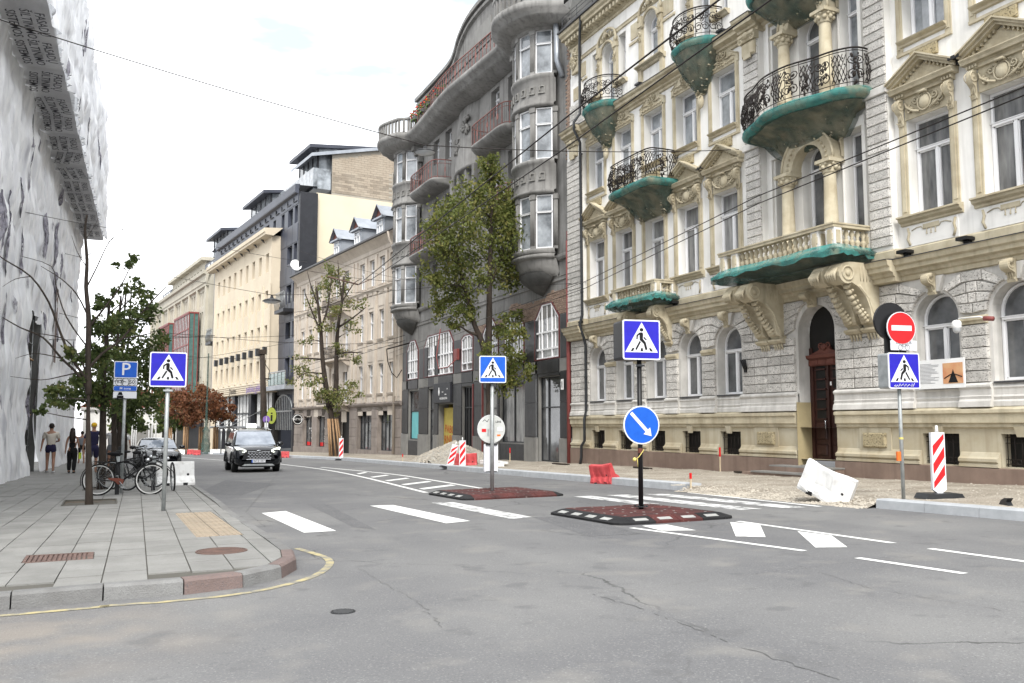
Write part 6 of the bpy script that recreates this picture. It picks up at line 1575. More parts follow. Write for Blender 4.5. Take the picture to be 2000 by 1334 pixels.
m_=MB();wall_holes(m_,T0,T1,-1.6,2.75,[((a+b_)/2,b_-a,z0,z1,0) for a,b_,z0,z1 in sh],.04,0,0,.5);m_.build('ground_floor_wall','taupe',pg_)
for c,w,a,b_,r in hol:
    put_window(pg_,'p%g'%(b_-a),c,-.2,a,dict(w=w-.02,h=b_-a,transom=(b_-a)*.62,f=.07),'glass_curtain')
    if a<12:put(pg_,'psill%d'%(w<.9),'sill','peach',(c,0,a),lambda m,w=w:(m.mould(-w/2-.1,w/2+.1,[(0,-.16),(.08,-.14),(.12,-.06),(.14,0),(0,.02)]),m.box(-w/2-.04,w/2+.04,0,.04,-1.5,-.25),m.box(-w/2+.1,w/2-.1,0,.09,-.62,-.32)))
    else:put(pg_,'psill3','panel','peach',(c,0,a),lambda m:m.cbox(-.45,.45,0,.07,-1.65,-.35,.03))
for x in[.35,.95,2.8,4.68,6.58,8.5,9.2,14.1,16.3,18.2,20.2,22.3,22.95]:
    put(pg_,'ppil','pilaster','peach',(x,0,2.95),lambda m:(m.box(-.2,.2,0,.12,0,7.5),m.box(-.15,.15,.12,.16,.3,7.1),m.box(-.24,.24,0,.14,7.5,7.75)))
    put(pg_,'ppil2','pilaster','peach',(x,0,11.0),lambda m:m.box(-.18,.18,0,.10,0,2.3))
m_=MB();m_.mould(T0,T1,[(0,2.62),(.12,2.66),(.2,2.74),(.24,2.84),(0,2.92)]);m_.build('shop_cornice','taupe',pg_)
m_=MB();m_.mould(T0,T1,[(0,10.62),(.08,10.66),(.16,10.8),(.22,10.84),(.22,10.92),(0,11.0)]);m_.build('string_course','peach',pg_)
m_=MB();m_.mould(T0,T1,[(0,13.4),(.06,13.45),(.08,13.7),(.2,13.85),(.45,14.1),(.6,14.2),(.62,14.3),(0,14.34)]);m_.build('eaves','peach',pg_)
m_=MB();m_.add([(T0,.62,14.32),(T1,.62,14.32),(T1,-5.5,18.2),(T0,-5.5,18.2)],[(0,1,2,3)]);m_.mould(T0,T1,[(.62,14.22),(.74,14.26),(.74,14.38),(.6,14.4)]);m_.build('roof','lead',pg_)
m_=MB();m_.add([(T1,0,-2),(T1,-8,-2),(T1,-8,16),(T1,-2.5,16),(T1,.3,14.3)],[(0,1,2,3,4)]);m_.build('side_wall','peach',pg_)
for k,x in enumerate((1.7,5.4,9.9,14.5)):
    d=put(pg_,'dorm','dormer','zinc',(x,0,0),lambda m:(m.box(-.75,.75,-3.4,-.5,14.3,16.1),
m.add([(-1.0,-.25,16.1),(0,-.25,17.05),(0,-4,17.05),(-1.0,-4,16.1),(1.0,-.25,16.1),(1.0,-4,16.1)],[(0,1,2,3),(1,4,5,2)]),
m.tube([(-1.03,-.22,16.08),(0,-.22,17.08),(1.03,-.22,16.08)],.06,4),m.box(-1.0,1.0,-.5,-.22,16.02,16.14)))
    put(d,'dgab','gable','door_red',(0,-.42,16.12),lambda m:m.prism([(-.85,0),(.85,0),(0,.82)][::-1],-.05,0))
    put_window(d,'dw',0,-.46,15.0,dict(w=1.0,h=.98,transom=.6),'glass_sky')
bx(pg_,'chimney','granite_grey',2.7,4.3,-2.6,-1.6,15,18.3);bx(pg_,'chimney_cap','zinc',2.6,4.4,-2.7,-1.5,18.3,18.42)
for z in(2.95,6.35,10.05):
    P=[(9.4,0),(9.4,.9),(14.6,.9),(14.6,0)] if z<5 else[(9.6,0),(9.6,.85),(13.8,.85),(13.8,0)]
    o=bx(pg_,'balcony','peach',P[0][0],P[3][0],0,P[1][1],z-.14,z);
    m2=MB();m2.prism([(0,-.6),(.3,-.5),(.75,-.14),(0,-.14)],9.7,9.9,0,'x');m2.prism([(0,-.6),(.3,-.5),(.75,-.14),(0,-.14)],13.5,13.7,0,'x');oo=m2.build('bracket','peach',o);oo.location.z=z
    m2=MB()
    for i in range(3):
        a,b_=P[i],P[i+1];n=max(2,int(hypot(b_[0]-a[0],b_[1]-a[1])/.14))
        for j in range(n+1):m2.tube([(a[0]+(b_[0]-a[0])*j/n,a[1]+(b_[1]-a[1])*j/n,z),(a[0]+(b_[0]-a[0])*j/n,a[1]+(b_[1]-a[1])*j/n,z+.95)],.012,4,0,False)
        for zz in(.05,.5,.95):m2.tube([(*a,z+zz),(*b_,z+zz)],.022,4)
    m2.build('railing','iron',o)
def shopf(par,x0,x1,z0,z1,n,glass='glass',tr=None):
    w=.06;m2=MB();y0,y1=-.3,-.2
    for k in range(n+1):x=x0+(x1-x0-w)*k/n;m2.box(x,x+w,y0,y1,z0,z1)
    m2.box(x0+w,x1-w,y0,y1-.004,z0,z0+w);m2.box(x0+w,x1-w,y0,y1-.004,z1-w,z1)
    if tr:m2.box(x0+w,x1-w,y0,y1-.004,tr,tr+w)
    o=m2.build('shop_window','dark_metal',par);m2=MB();m2.quad((x0,-.26,z0),(x1,-.26,z0),(x1,-.26,z1),(x0,-.26,z1));m2.build('pane',glass,o);return o
for a,b_,z0,z1 in sh[:2]:shopf(pg_,a,b_,z0,z1,4,'glass',1.6)
for a,b_,z0,z1 in sh[3:]:
    o=shopf(pg_,a,b_,z0,z1,2,'glass');
    bx(o,'sticker','red_sign',a+.1,b_-.1,-.255,-.25,z0+.05,z0+.35)
    q=random.Random(int(a))
    for k in range(7):bx(o,'sticker',q.choice(['white_paint','white_paint','text_grey','red_sign']),a+.15+.9*q.random(),a+.4+1.1*q.random(),-.255,-.25,z0+.4+k*.2,z0+.53+k*.2)
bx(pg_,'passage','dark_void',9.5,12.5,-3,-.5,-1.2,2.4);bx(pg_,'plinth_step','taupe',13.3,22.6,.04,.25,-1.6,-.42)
for a,b_ in((0.05,1.3),(4.0,5.1),(7.9,9.45),(12.55,14.95),(20.45,23.1)):
    z=-1.3
    for k in range(6):
        m2=MB();m2.cbox(a+.01,b_-.01,.04,.09,z,z+.60,.015);m2.build('facing_stone','taupe',pg_);z+=.62
ts=root('tattoo_sign','round black and white TATTOO sign hanging over the shop of the peach house','sign',(17.2+.1132*0-19.8*.1132-.75,55.9+19.8*.9936,1.85))
ts.rotation_euler=(0,0,R_(12))
m2=MB();m2.lathe([(0,-.05),(.46,-.05),(.46,.05),(0,.05)],(0,0,0),24);o=m2.build('disc','black_paint',ts);o.rotation_euler=(pi/2,0,0)
m2=MB();m2.tube([(.37*cos(2*pi*k/24),-.07,.37*sin(2*pi*k/24)) for k in range(25)],.03,4,0,False);m2.build('ring','white_paint',ts);text('TATTOO','lettering','white_paint',ts,(0,-.08,0),.24,(pi/2,0,0),1.0)
m2=MB();m2.box(.4,1.0,-.02,.02,-.02,.02);m2.build('arm','dark_metal',ts)
sdh=root('satellite_dish','white round satellite dish on the roof corner of the peach house','satellite dish',(14.35,78.6,15.35));sdh.scale=(.85,)*3;sdh.rotation_euler=(R_(75),0,R_(8))
m2=MB();m2.lathe([(0,-.12),(.3,-.08),(.55,0),(.6,.05),(.55,.03),(.3,-.05),(0,-.09)],(0,0,0),20);m2.build('dish','white_paint',sdh);m2=MB();m2.tube([(0,0,-.1),(0,-.9,-.5)],.04,5);m2.build('mast','steel',sdh)
dpp=root('downpipe','pale downpipe at the right edge of the peach house','drainpipe',(17.05,56.9,0),R_(96.5))
m2=MB();m2.tube([(0,.7,14.2),(0,.6,13.7),(-.0,.2,13.0),(0,.14,12.6),(0,.14,-.5)],.075,7);m2.build('pipe','peach',dpp)

# ---- the tall dark building with the beige slab in front
db=facade_root('slate_building','tall dark slate clad building with a brick and pale yellow gable and roof lanterns',PP,BA)
D0,D1=23.35,56.6
wins=[]
for z0,z1 in((19.4,20.95),(15.95,17.55),(12.3,14.0),(9.0,10.6),(5.6,7.4)):
    for c,w in((24.0,.95),(25.75,1.5)):wins.append((c,w,z0,z1,0))
wins+=[(28.1,.95,19.4,20.95,0)]+[(c,w,19.95,20.95,0) for c,w in((30.9,.9),(33.5,1.5),(35.9,.95),(38.6,.95),(41.0,1.5),(43.6,.95),(46.2,.95),(48.9,1.5),(51.3,.95))]
wins+=[(c,1.1,z0,z0+1.7,0) for c in(53.3,55.2) for z0 in(19.0,15.8,12.6,9.4,6.2)]
m_=MB();wall_holes(m_,D0,D1,4.4,22.1,wins,0,0,0,.45);m_.build('street_wall','slate_panel',db)
for c,w,a,b_,r in wins:put_window(db,'s%g%g'%(w,b_-a),c,-.35,a,dict(w=w-.04,h=b_-a,transom=None,f=.09),'glass_sky','dark_metal')
# joints: separate cladding panels near the corner
for j,z in enumerate((21.05,17.65,14.1,10.7,7.5)):
    for x0,x1 in((23.4,24.9),(24.95,26.6),(26.65,28.9)):
        m2=MB();m2.cbox(x0,x1,0,.035,z,z+(1.0 if j==0 else 1.6),.01);m2.build('cladding_panel','slate_panel',db)
m_=MB();m_.mould(D0,D1-2,[(0,21.9),(.3,22.0),(.34,22.1),(.34,22.75),(-.1,22.8)]);m_.build('parapet','slate_panel',db)
for k in range(16):
    x=24.2+k*1.9;o=put(db,'gut','bracket','slate_dark',(x,.0,21.35),lambda m:(m.box(-.55,.45,.0,.10,-.04,.02),m.box(.40,.50,0,.1,.02,.42)))
GB_Y=-13.5
# gable wall facing the eye: pale yellow below, brick above
m_=MB();m_.box(D0-.5,D0,-1.6,0,2.5,22.0);m_.build('corner_pier','slate_dark',db)
m_=MB();m_.quad((D0-.02,-9.,4),(D0-.02,-1.6,4),(D0-.02,-1.6,22.2),(D0-.02,-9.,22.2));m_.quad((D0-.02,-GB_Y*-1,4),(D0-.02,-12.6,4),(D0-.02,-12.6,22.4),(D0-.02,GB_Y,22.4));m_.build('yellow_gable','pale_yellow',db)
gr_=MB()
m_=MB();m_.add([(D0-.01,-24,4),(D0-.01,-9,4),(D0-.01,-9,22.1),(D0-.01,-3.0,22.2),(D0-.01,-3.0,26.0),(D0-.01,-24,31.0)],[(0,1,2,3,4,5)]);m_.build('brick_gable','gable_joint',db)
q_=random.Random(12);cnt=0;gst=MB()
gwin=[(-11.2,20.9,-9.0,25.0),(-11.2,15.0,-9.1,19.0)]
z=14.
while z<28.2:
    y=-18.5+(.31 if round(z/.21)%2 else 0)
    while y<-3.1:
        a,b_=y+.015,min(y+.605,-3.05)
        topz=26.0+(-3-(a+b_)/2)*.238-.35;ok=z+.2<topz and not(z<22.25 and b_>-9) and not any(w[0]-.1<b_ and a<w[2]+.1 and w[1]-.1<z+.24 and z<w[3]+.1 for w in gwin) and not(a<-12.4 and z<22.4)
        if ok and b_-a>.2:
            m2=MB() if(cnt<280) else gst
            m2.box(D0-.04,D0-.01,a,b_,z,z+.195)
            if cnt<280:m2.build('brick','gable_brick',db)
            cnt+=1
        y+=.62
    z+=.21
if gst.v:kind(gst.build('bricks','gable_brick',db),'stuff')
for y0,z0,y1,z1 in gwin:
    m2=MB();m2.box(D0-.14,D0-.04,y0,y1,z0,z1);f_=m2.build('gable_window','dark_metal',db)
    for i in range(3):
        for j in range(3):
            ya,yb=y0+.14+(y1-y0-.2)*i/3,y0+.14+(y1-y0-.2)*(i+1)/3-.08;za,zb=z0+.14+(z1-z0-.2)*j/3,z0+.14+(z1-z0-.2)*(j+1)/3-.08
            m2=MB();m2.quad((D0-.15,ya,za),(D0-.15,ya,zb),(D0-.15,yb,zb),(D0-.15,yb,za));m2.build('pane','glass_sky',f_)
m_=MB();m_.add([(D0-.35,-1.0,25.7),(D0-.35,-24,31.2),(D0+6,-24,31.2),(D0+6,-1.0,25.7),(D0-.35,-1.0,25.4),(D0-.35,-24,30.9),(D0+6,-1.,25.4)],[(0,1,2,3),(0,4,5,1),(0,3,6,4)]);m_.build('gable_roof','zinc',db)
m_=MB();m_.box(D0+.4,D1-12,-3.0,-1.4,22.6,24.6);m_.box(D0-.03,D0+.4,-2.9,-1.7,22.6,24.3);m_.build('attic_glazing','glass_sky',db)
def lantern(x0,x1,z,y0=-3.6,y1=-.3):
    m2=MB();cx=(x0+x1)/2;o=None
    m2.box(x0+.5,x1-.5,y0+.4,y1-.9,z-2.0,z+.3);o=m2.build('lantern','glass_sky',db)
    m2=MB();m2.add([(x0,y1,z),(x1,y1,z),(x1,y0-3,z+.9),(x0,y0-3,z+.9),(x0,y1,z+.3),(x1,y1,z+.3),(x1,y0-3,z+1.2),(x0,y0-3,z+1.2)],[(0,3,2,1),(4,5,6,7),(0,1,5,4),(1,2,6,5),(3,0,4,7)]);m2.build('roof_edge','slate_panel',o)
    m2=MB()
    for k in range(5):m2.box(x0+.5+(x1-x0-1)*k/4-.06,x0+.5+(x1-x0-1)*k/4+.06,y1-.92,y1-.84,z-2.,z+.2)
    m2.box(x0+.42,x0+.5,y1-1.,y1-.84,z-2,z+.2);m2.build('mullions','slate_dark',o)
lantern(23.6,30.0,26.4,-6,-1.0);lantern(34.5,43.0,24.5,-3.6,.2);lantern(53.0,61.0,24.2,-3.6,.2)
m_=MB();m_.add([(D0,-.1,22.7),(D1+3,-.1,22.7),(D1+3,-12,23.2),(D0,-12,23.2)],[(0,1,2,3)]);m_.add([(D1,0,-3),(D1,-10,-3),(D1,-10,22.7),(D1,0,22.7)],[(0,1,2,3)]);m_.build('roof','slate_panel',db)
# balcony boxes of bent bars, glass balcony, arched grille over the passage
for x,z in((25.3,12.6),(54.3,12.0)):
    o=bx(db,'balcony','slate_dark',x-1.4,x+1.4,0,1.0,z-1.25,z-.95)
    m2=MB()
    for k in range(9):m2.tube([(x-1.3+.325*k,.95,z-1.0),(x-1.3+.325*k,1.05,z-.3),(x-1.3+.325*k,.85,z+.45),(x-1.3+.325*k,1.0,z+.6)],.03,4)
    for k in range(3):m2.tube([(x-1.35,.3+.3*k,z-1.0),(x-1.35,.3+.3*k,z+.5)],.03,4)
    m2.build('bars','steel',o)
o=bx(db,'canopy_slab','zinc',23.0,29.2,0,1.0,4.5,4.9);m2=MB()
for k in range(6):m2.box(23.2+1.15*k,23.26+1.15*k,.85,.92,4.9,6.1)
m2.box(23.2,29.0,.84,.93,6.05,6.15);m2.build('rail','steel',o);m2=MB();m2.quad((23.3,.88,4.95),(28.9,.88,4.95),(28.9,.88,6.0),(23.3,.88,6.0));m2.build('pane','green_glass',o)
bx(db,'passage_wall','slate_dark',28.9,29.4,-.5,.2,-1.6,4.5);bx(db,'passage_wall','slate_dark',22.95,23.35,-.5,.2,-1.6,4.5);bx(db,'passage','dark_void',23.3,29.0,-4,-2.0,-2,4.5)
bx(db,'lintel','slate_dark',23.35,28.9,-.3,.02,4.1,4.5)
m2=MB()
for k in range(10):x=23.75+k*.545;h=2.63+1.45*sqrt(max(0,1-((x-26.2)/2.65)**2));m2.box(x-.07,x+.07,.05,.10,.95,h)
m2.box(23.5,28.9,0,.16,2.55,2.68);m2.tube([(26.2-2.65*cos(pi*k/16),.1,2.63+1.45*sin(pi*k/16)) for k in range(17)],.07,5);m2.build('arched_grille','steel',db)
# beige slab: own thing
bb_=facade_root('beige_building','pale beige building with rows of narrow deep windows above dark ribbed shop glazing',PP,BA)
E0,E1,EY=29.2,52.3,.85
zr=[(15.7,17.5),(12.3,13.95),(9.15,10.7),(5.75,7.45)]
cs=[29.35+.45+2.43*k for k in range(10)][:9];cs=[30.0+2.5*k for k in range(9)]
hol=[(c,1.0,a,b_,0) for c in cs for a,b_ in zr]
m_=MB();wall_holes(m_,E0-.6,E1,5.4,19.0,hol,EY,0,0,.5);m_.box(E0-.62,E0-.6,-.0,EY-.001,4.4,19);m_.add([(E1,EY,-2),(E1,0,-2),(E1,0,19),(E1,EY,19)],[(0,1,2,3)]);m_.build('street_wall','beige_render',bb_)
for c,w,a,b_,r in hol:
    put(bb_,'bp','window','beige_render',(c,EY-.38,a),lambda m:m.box(-.5,.5,-.05,0,0,1.9)) if 0 else None
    o=put(bb_,'bwf%g'%(b_-a),'window','cream_render',(c,EY-.42,a),lambda m:(m.box(-.48,-.40,0,.06,0,b_-a),m.box(.40,.48,0,.06,0,b_-a),m.box(-.40,.40,0,.06,b_-a-.08,b_-a),m.box(-.4,.4,0,.06,0,.08)))
    put(o,'bwp%g'%(b_-a),'pane','glass_curtain',(0,.02,0),lambda m:m.quad((-.42,0,.05),(.42,0,.05),(.42,0,b_-a-.05),(-.42,0,b_-a-.05)))
m_=MB()
for c in[30.0+2.5*k+1.25 for k in range(-1,9)]:m_.box(c-.3,c+.3,EY,EY+.10,5.5,14.5)
m_.build('fins','beige_render',bb_)
m_=MB();m_.prism([(EY,18.9),(EY+.75,18.95),(EY+.75,19.15),(EY+.85,19.2),(EY+.85,19.55),(EY-.9,19.7)],E0-1.1,E1+.7,0,'x');m_.build('cornice','beige_render',bb_)
for k in range(8):put(bb_,'spot','uplighter','dark_metal',(30.6+2.7*k,EY+.15,18.6),lambda m:m.add([(-.12,0,0),(.12,0,0),(.12,.35,.3),(-.12,.35,.3),(0,.1,.3)],[(0,1,2,3),(0,3,4),(1,4,2)]))
for k in range(5):
    m_=MB();m_.mould(E0-.6,E1,[(EY-.02,4.45+.2*k),(EY+.1,4.47+.2*k),(EY+.1,4.60+.2*k),(EY-.02,4.64+.2*k)]);m_.build('band','beige_render',bb_)
m_=MB();m_.box(E0-.6,E1,0,EY-.03,4.42,5.42);m_.build('band_core','cream_render',bb_)
for k in range(9):put(bb_,'ac','wall_lamp','dark_metal',(29.0+2.5*k+.2,EY+.1,7.9),lambda m:m.box(-.22,.22,0,.35,0,.7))
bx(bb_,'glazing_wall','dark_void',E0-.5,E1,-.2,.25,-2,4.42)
m_=MB();q_=random.Random(6);x=E0
while x<E1-.2:
    for k in range(3):m_.box(x+.36*k,x+.36*k+.12,.3,.35,.95,4.4)
    x+=1.35
    if q_.random()<.35:x+=.7
kind(m_.build('white_fins','white_paint',bb_),'stuff')
for x in(35.2,41.8,47.6):bx(bb_,'pier','slate_dark',x,x+.9,.26,.7,-2,4.4)
m_=MB();m_.box(E0,E1,.3,.4,2.5,2.62);m_.box(E0,E1,.25,.36,.75,.95);m_.build('transom','dark_metal',bb_)
for s,x,sz in(('Dineteka',49.0,.75),('Deloitte',41.6,.85),('pobūvių gėlė',33.4,.95)):
    text(s,'lettering','sign_purple' if s[0]=='p' else 'cloth_black',bb_,(x,EY+.16,4.85),sz,(pi/2,0,pi),1.0)
cano=root('glass_canopy','glass entrance canopy with thin tie rods on the beige building','canopy',(17.2-.1132*36-1.2,55.9+.9936*36,1.15),R_(96.5))
m_=MB();m_.box(-3.6,3.6,-.9,2.4,0,.12);m_.build('canopy_glass','zinc',cano);m_=MB()
for x in(-3,0,3):m_.tube([(x,-.9,1.6),(x,1.9,.12)],.035,4)
for x in(-3.6,-1.8,0,1.8,3.6):m_.box(x-.03,x+.03,-.9,2.4,-.08,0)
m_.build('tie_rods','steel',cano)
# ---- cream building beyond
cb=facade_root('cream_building','long cream stone building with a setback top storey and dark red glazed bays',PP,BA)
C0,C1=59.3,104.
hol=[]
for z0,z1 in((16.3,18.2),(12.6,15.6),(8.2,11.6),(4.2,7.4)):
    for k in range(8):
        for j in range(3):c=61.6+5.2*k+1.25*j;hol.append((c,.7,z0,z1,0))
m_=MB();wall_holes(m_,C0,C1,-2.5,20.4,hol,0,0,0,.4);m_.add([(C0,0,-3),(C0,0,20.4),(C0,-10,20.4),(C0,-10,-3)],[(0,1,2,3)]);m_.build('street_wall','cream_render',cb)
for c,w,a,b_,r in hol:
    o=put(cb,'cw%g'%(b_-a),'window','dark_metal',(c,-.3,a),lambda m:(m.box(-.35,-.29,0,.05,0,b_-a),m.box(.29,.35,0,.05,0,b_-a),m.box(-.29,.29,0,.05,(b_-a)*.5,(b_-a)*.5+.06)))
    put(o,'cwp%g'%(b_-a),'pane','glass_curtain',(0,.02,0),lambda m:m.quad((-.34,0,0),(.34,0,0),(.34,0,b_-a),(-.34,0,b_-a)))
for k in range(9):bx(cb,'pilaster','cream_render',60.1+5.2*k-.3,60.1+5.2*k+.3,0,.3,2.4,18.6)
m_=MB();m_.mould(C0,C1,[(0,18.5),(.3,18.6),(.3,18.9),(.4,19.0),(.4,19.9),(.7,20.0),(.75,20.4),(-.5,20.5)]);m_.build('cornice','cream_render',cb)
hol2=[(70.5+2.0*k+(1.2 if k%3==0 else 0)*0,.85,20.7,22.2,0) for k in range(11)]
m_=MB();wall_holes(m_,67.6,91.5,20.4,23.1,hol2,-1.2,0,0,.3);m_.add([(67.6,-1.2,20.4),(67.6,-1.2,23.1),(67.6,-8,23.1),(67.6,-8,20.4)],[(0,1,2,3)]);m_.build('top_storey','cream_render',cb)
for c,w,a,b_,r in hol2:put(cb,'cw2','window','glass',(c,-1.4,a),lambda m:m.box(-.42,.42,-.03,0,0,1.5))
m_=MB();m_.prism([(-.5,23.0),(-.5,23.45),(-8,23.6),(-8,23.0)][::-1],67.,92.,0,'x');m_.build('roof_slab','cream_render',cb)
for a,b_ in((C0,67.5),(91.6,99.5)):
    bx(cb,'slate_attic','slate_panel',a,b_,-7,-1.1,20.45,22.4)
    for k in range(3):o=bx(cb,'window','window_white',a+1.2+2*k,a+2.3+2*k,-1.1,-1.04,20.9,22.1);bx(o,'pane','glass_sky',a+1.27+2*k,a+2.23+2*k,-1.045,-1.03,20.97,22.03)
for x0 in(63.2,77.5): # dark red glazed oriels
    o=bx(cb,'oriel','green_glass',x0,x0+10 if x0<70 else x0+8,.32,1.5,3.6,15.4);m_=MB();x1=x0+(10 if x0<70 else 8)
    for k in range(11):x=x0+(x1-x0)*k/10;m_.box(x-.05,x+.05,1.5,1.56,3.5,15.5)
    for k in range(7):m_.box(x0,x1,1.5,1.57,3.6+1.95*k,3.75+1.95*k)
    for y in(.35,.9,1.5):m_.box(x0-.06,x0,y-.05,y+.05,3.5,15.5)
    m_.box(x0-.08,x1+.05,.3,1.6,15.4,15.6);m_.box(x0-.08,x1+.05,.3,1.6,3.4,3.6);m_.build('red_frame','oxide_red',o)
bx(cb,'shopfronts','slate_dark',C0+.5,C1-1,-.01,.12,-2.5,1.8)
# ---- what closes the street
fe=root('low_white_house','small white building with a red roof closing the far end of the street','building',(3.2,132,-2))
for nm,mt,a in(('wall','far_white',(-6.5,6.5,0,8,0,5.6)),('gate_arch','granite_grey',(-2.2,2.2,-.1,0,0,3.4))):bx(fe,nm,mt,*a)
m_=MB();m_.mould(-6.8,6.8,[(0,5.2),(.4,5.4),(.5,5.7),(0,5.8)]);o=m_.build('cornice','far_white',fe);o.rotation_euler=(0,0,pi)
m_=MB();m_.prism([(-7,5.7),(7,5.7),(4,8.2),(-4,8.2)][::-1],-.3,8);m_.build('roof','tile_red',fe)
fe2=root('far_grey_house','pale grey house behind the trees at the far left of the street','building',(-14,118,-2.2))
bx(fe2,'wall','far_white',-9,9,0,10,0,9);m_=MB();m_.prism([(-9.4,9),(9.4,9),(0,13)][::-1],-.4,10.4);m_.build('roof','tile_red',fe2)
for i in range(5):
    for j in range(2):o=bx(fe2,'window','window_white',-7.6+3.5*i,-6.4+3.5*i,-.05,0,2+3.2*j,3.9+3.2*j);bx(o,'pane','glass',-7.5+3.5*i,-6.5+3.5*i,-.07,-.04,2.1+3.2*j,3.8+3.2*j)
FPN=('first','second','third','fourth','fifth','sixth')
for i,(x,h) in enumerate(((258,12),(262,12),(266,12),(291,14),(297,14),(304,14))):
    px,py=yp(x,850,104).x,104;f=root('flagpole',FPN[i]+' white flagpole from the left at the far end of the street','flagpole',(px,py,G(px,py)),0,'white flagpoles at the far end of the street')
    m2=MB();m2.tube([(0,0,0),(0,0,h*.62)],[.10,.06],6);m2.build('pole','white_paint',f)
# ================================================================== SIGNS
def rrect(w,h,r,n=4):
    P=[]
    for cx,cz,a0 in((w/2-r,h/2-r,0),(-w/2+r,h/2-r,90),(-w/2+r,-h/2+r,180),(w/2-r,-h/2+r,270)):
        for k in range(n+1):a=R_(a0+90*k/n);P.append((cx+r*cos(a),cz+r*sin(a)))
    return P
def plate(par,name,mt,P,y0,y1,loc=(0,0,0)):
    m=MB();m.prism(P if y0>y1 else P,min(y0,y1),max(y0,y1));return m.build(name,mt,par,loc)
def U(x,y,s):return((x-780)/775-.5)*s,(.5-(y-105)/730)*s
def ped_face(par,z,s,blue='sign_blue',flip=1,y=-.0):
    """walker on a white triangle; front towards local -y"""
    o=plate(par,'sign_panel','sign_white',rrect(s,s,s*.06),y,y-.02,(0,0,z))
    plate(o,'blue_field',blue,rrect(s*.93,s*.93,s*.035),y-.022,y-.020)
    plate(o,'triangle','sign_white',[U(825,700,s),U(1500,700,s),U(1170,150,s)],y-.025,y-.022)
    f=lambda pts:[(U(x,v,s)[0]*flip,U(x,v,s)[1]) for x,v in pts][::(1 if flip>0 else-1)]
    m=MB();y0,y1=y-.0275,y-.025
    for pts in([(1130,335),(1185,335),(1197,372),(1192,455),(1248,515),(1282,640),(1262,658),(1238,652),(1208,545),(1125,475),(1122,400)],
[(1130,335),(1060,385),(1056,462),(1082,464),(1088,402),(1132,372)],[(1212,408),(1272,466),(1258,482),(1205,442)],
[(1122,490),(1150,512),(1062,656),(1036,654),(1036,634)],[(975,622),(1016,622),(986,680),(935,680)],[(1150,622),(1186,622),(1192,680),(1140,680)],[(1312,622),(1354,622),(1396,680),(1346,680)]):
        m.prism(f(pts),y0,y1)
    c=U(1165,287,s);m.prism([(c[0]*flip+.05*s*cos(t*pi/7),c[1]+.045*s*sin(t*pi/7)) for t in range(14)],y0,y1)
    m.build('pictogram','cloth_black',o);return o
def disc(par,name,mt,r,y0,y1,z,x=0,n=28):return plate(par,name,mt,[(r*cos(2*pi*k/n),r*sin(2*pi*k/n)) for k in range(n)],y0,y1,(x,0,z))
def pole(par,mt,r,h,z0=-.05,name='pole',n=12):
    m=MB();m.tube([(0,0,z0),(0,0,h)],r,n);m.lathe([(r*1.0,h),(0,h+.01)],(0,0,0),n);return m.build(name,mt,par)
def clampb(par,z,r,mt='galv'):
    m=MB();m.lathe([(r+.008,-.02),(r+.012,0),(r+.008,.02)],(0,0,z),12);m.box(-.07,.07,-r-.03,-r-.01,z-.015,z+.015);m.box(r,r+.05,-.012,.012,z-.012,z+.012);m.build('clamp',mt,par)
# left sign by the crossing
x,y=gp(319,998,PH);t=root('crossing_sign','blue pedestrian crossing sign on a grey galvanised pole on the left pavement','road sign',(x,y,G(x,y)+PH),R_(-4))
zz=zat(322,722,x,y)-G(x,y)-PH;pole(t,'galv',.035,zz+.2);ped_face(t,zz,.60,y=-.05);clampb(t,zz-.36,.035);clampb(t,zz+.1,.035)
# parking sign behind
x,y=gp(243,930,PH);y=22.6;x=yp(243,800,y).x;t=root('parking_sign','narrow parking sign with plates below it on a grey pole behind the bicycles','road sign',(x,y,G(x,y)+PH),R_(-2))
B0=G(x,y)+PH;zf=lambda v:zat(246,v,x,y)-B0
pole(t,'galv',.035,zf(705));w=.50
o=plate(t,'parking_panel','sign_white',rrect(w,zf(706)-zf(739),.03),-.05,-.07,(0,0,(zf(706)+zf(739))/2));h=zf(706)-zf(739);plate(o,'blue_field','sign_blue2',rrect(w*.93,h-.04,.025),-.072,-.070);text('P','letter','sign_white',o,(0,-.075,0),h*1.05)
h=zf(740)-zf(753);o=plate(t,'tariff_panel','sign_white',rrect(w,h,.02),-.05,-.07,(0,0,(zf(740)+zf(753))/2));text('8-20','letter','cloth_black',o,(-.11,-.074,0),h*.6,wscale=.8);text('50','letter','cloth_black',o,(.14,-.074,0),h*.8)
m=MB();m.tube([(-.24,-.078,.02),(-.1,-.08,.04),(.02,-.078,.0)],.006,4)
for cx in(-.13,0,.14):m.tube([(cx+.085*cos(pi*k/6),-.076,.085*sin(pi*k/6)) for k in range(13)],.004,4,0,False)
m.build('scribble','cloth_black',o)
h=zf(754)-zf(764);o=plate(t,'zone_panel','sign_white',rrect(w,h,.03),-.05,-.07,(0,0,(zf(754)+zf(764))/2));plate(o,'blue_field','sign_blue2',rrect(w*.97,h*.92,.03),-.072,-.07);text('M zona','letter','sign_white',o,(0,-.075,0),h*.62,wscale=1.1)
h=zf(765)-zf(779);o=plate(t,'parking_mode_panel','sign_white',rrect(w,h,.02),-.05,-.07,(0,0,(zf(765)+zf(779))/2));m=MB();m.box(-.24,.0,-.075,-.071,-h*.48,-h*.38);m.box(.0,.24,-.075,-.071,-h*.48,-h*.43)
m.prism([(-.17,-.01),(-.03,-.01),(-.03,-.08),(-.17,-.08)][::-1],-.075,-.071);m.prism([(-.155,0),(-.13,.07),(-.07,.07),(-.045,0)][::-1],-.075,-.071);m.box(-.155,-.135,-.075,-.071,-.12,-.08);m.box(-.065,-.045,-.075,-.071,-.12,-.08);m.build('pictogram','cloth_black',o)

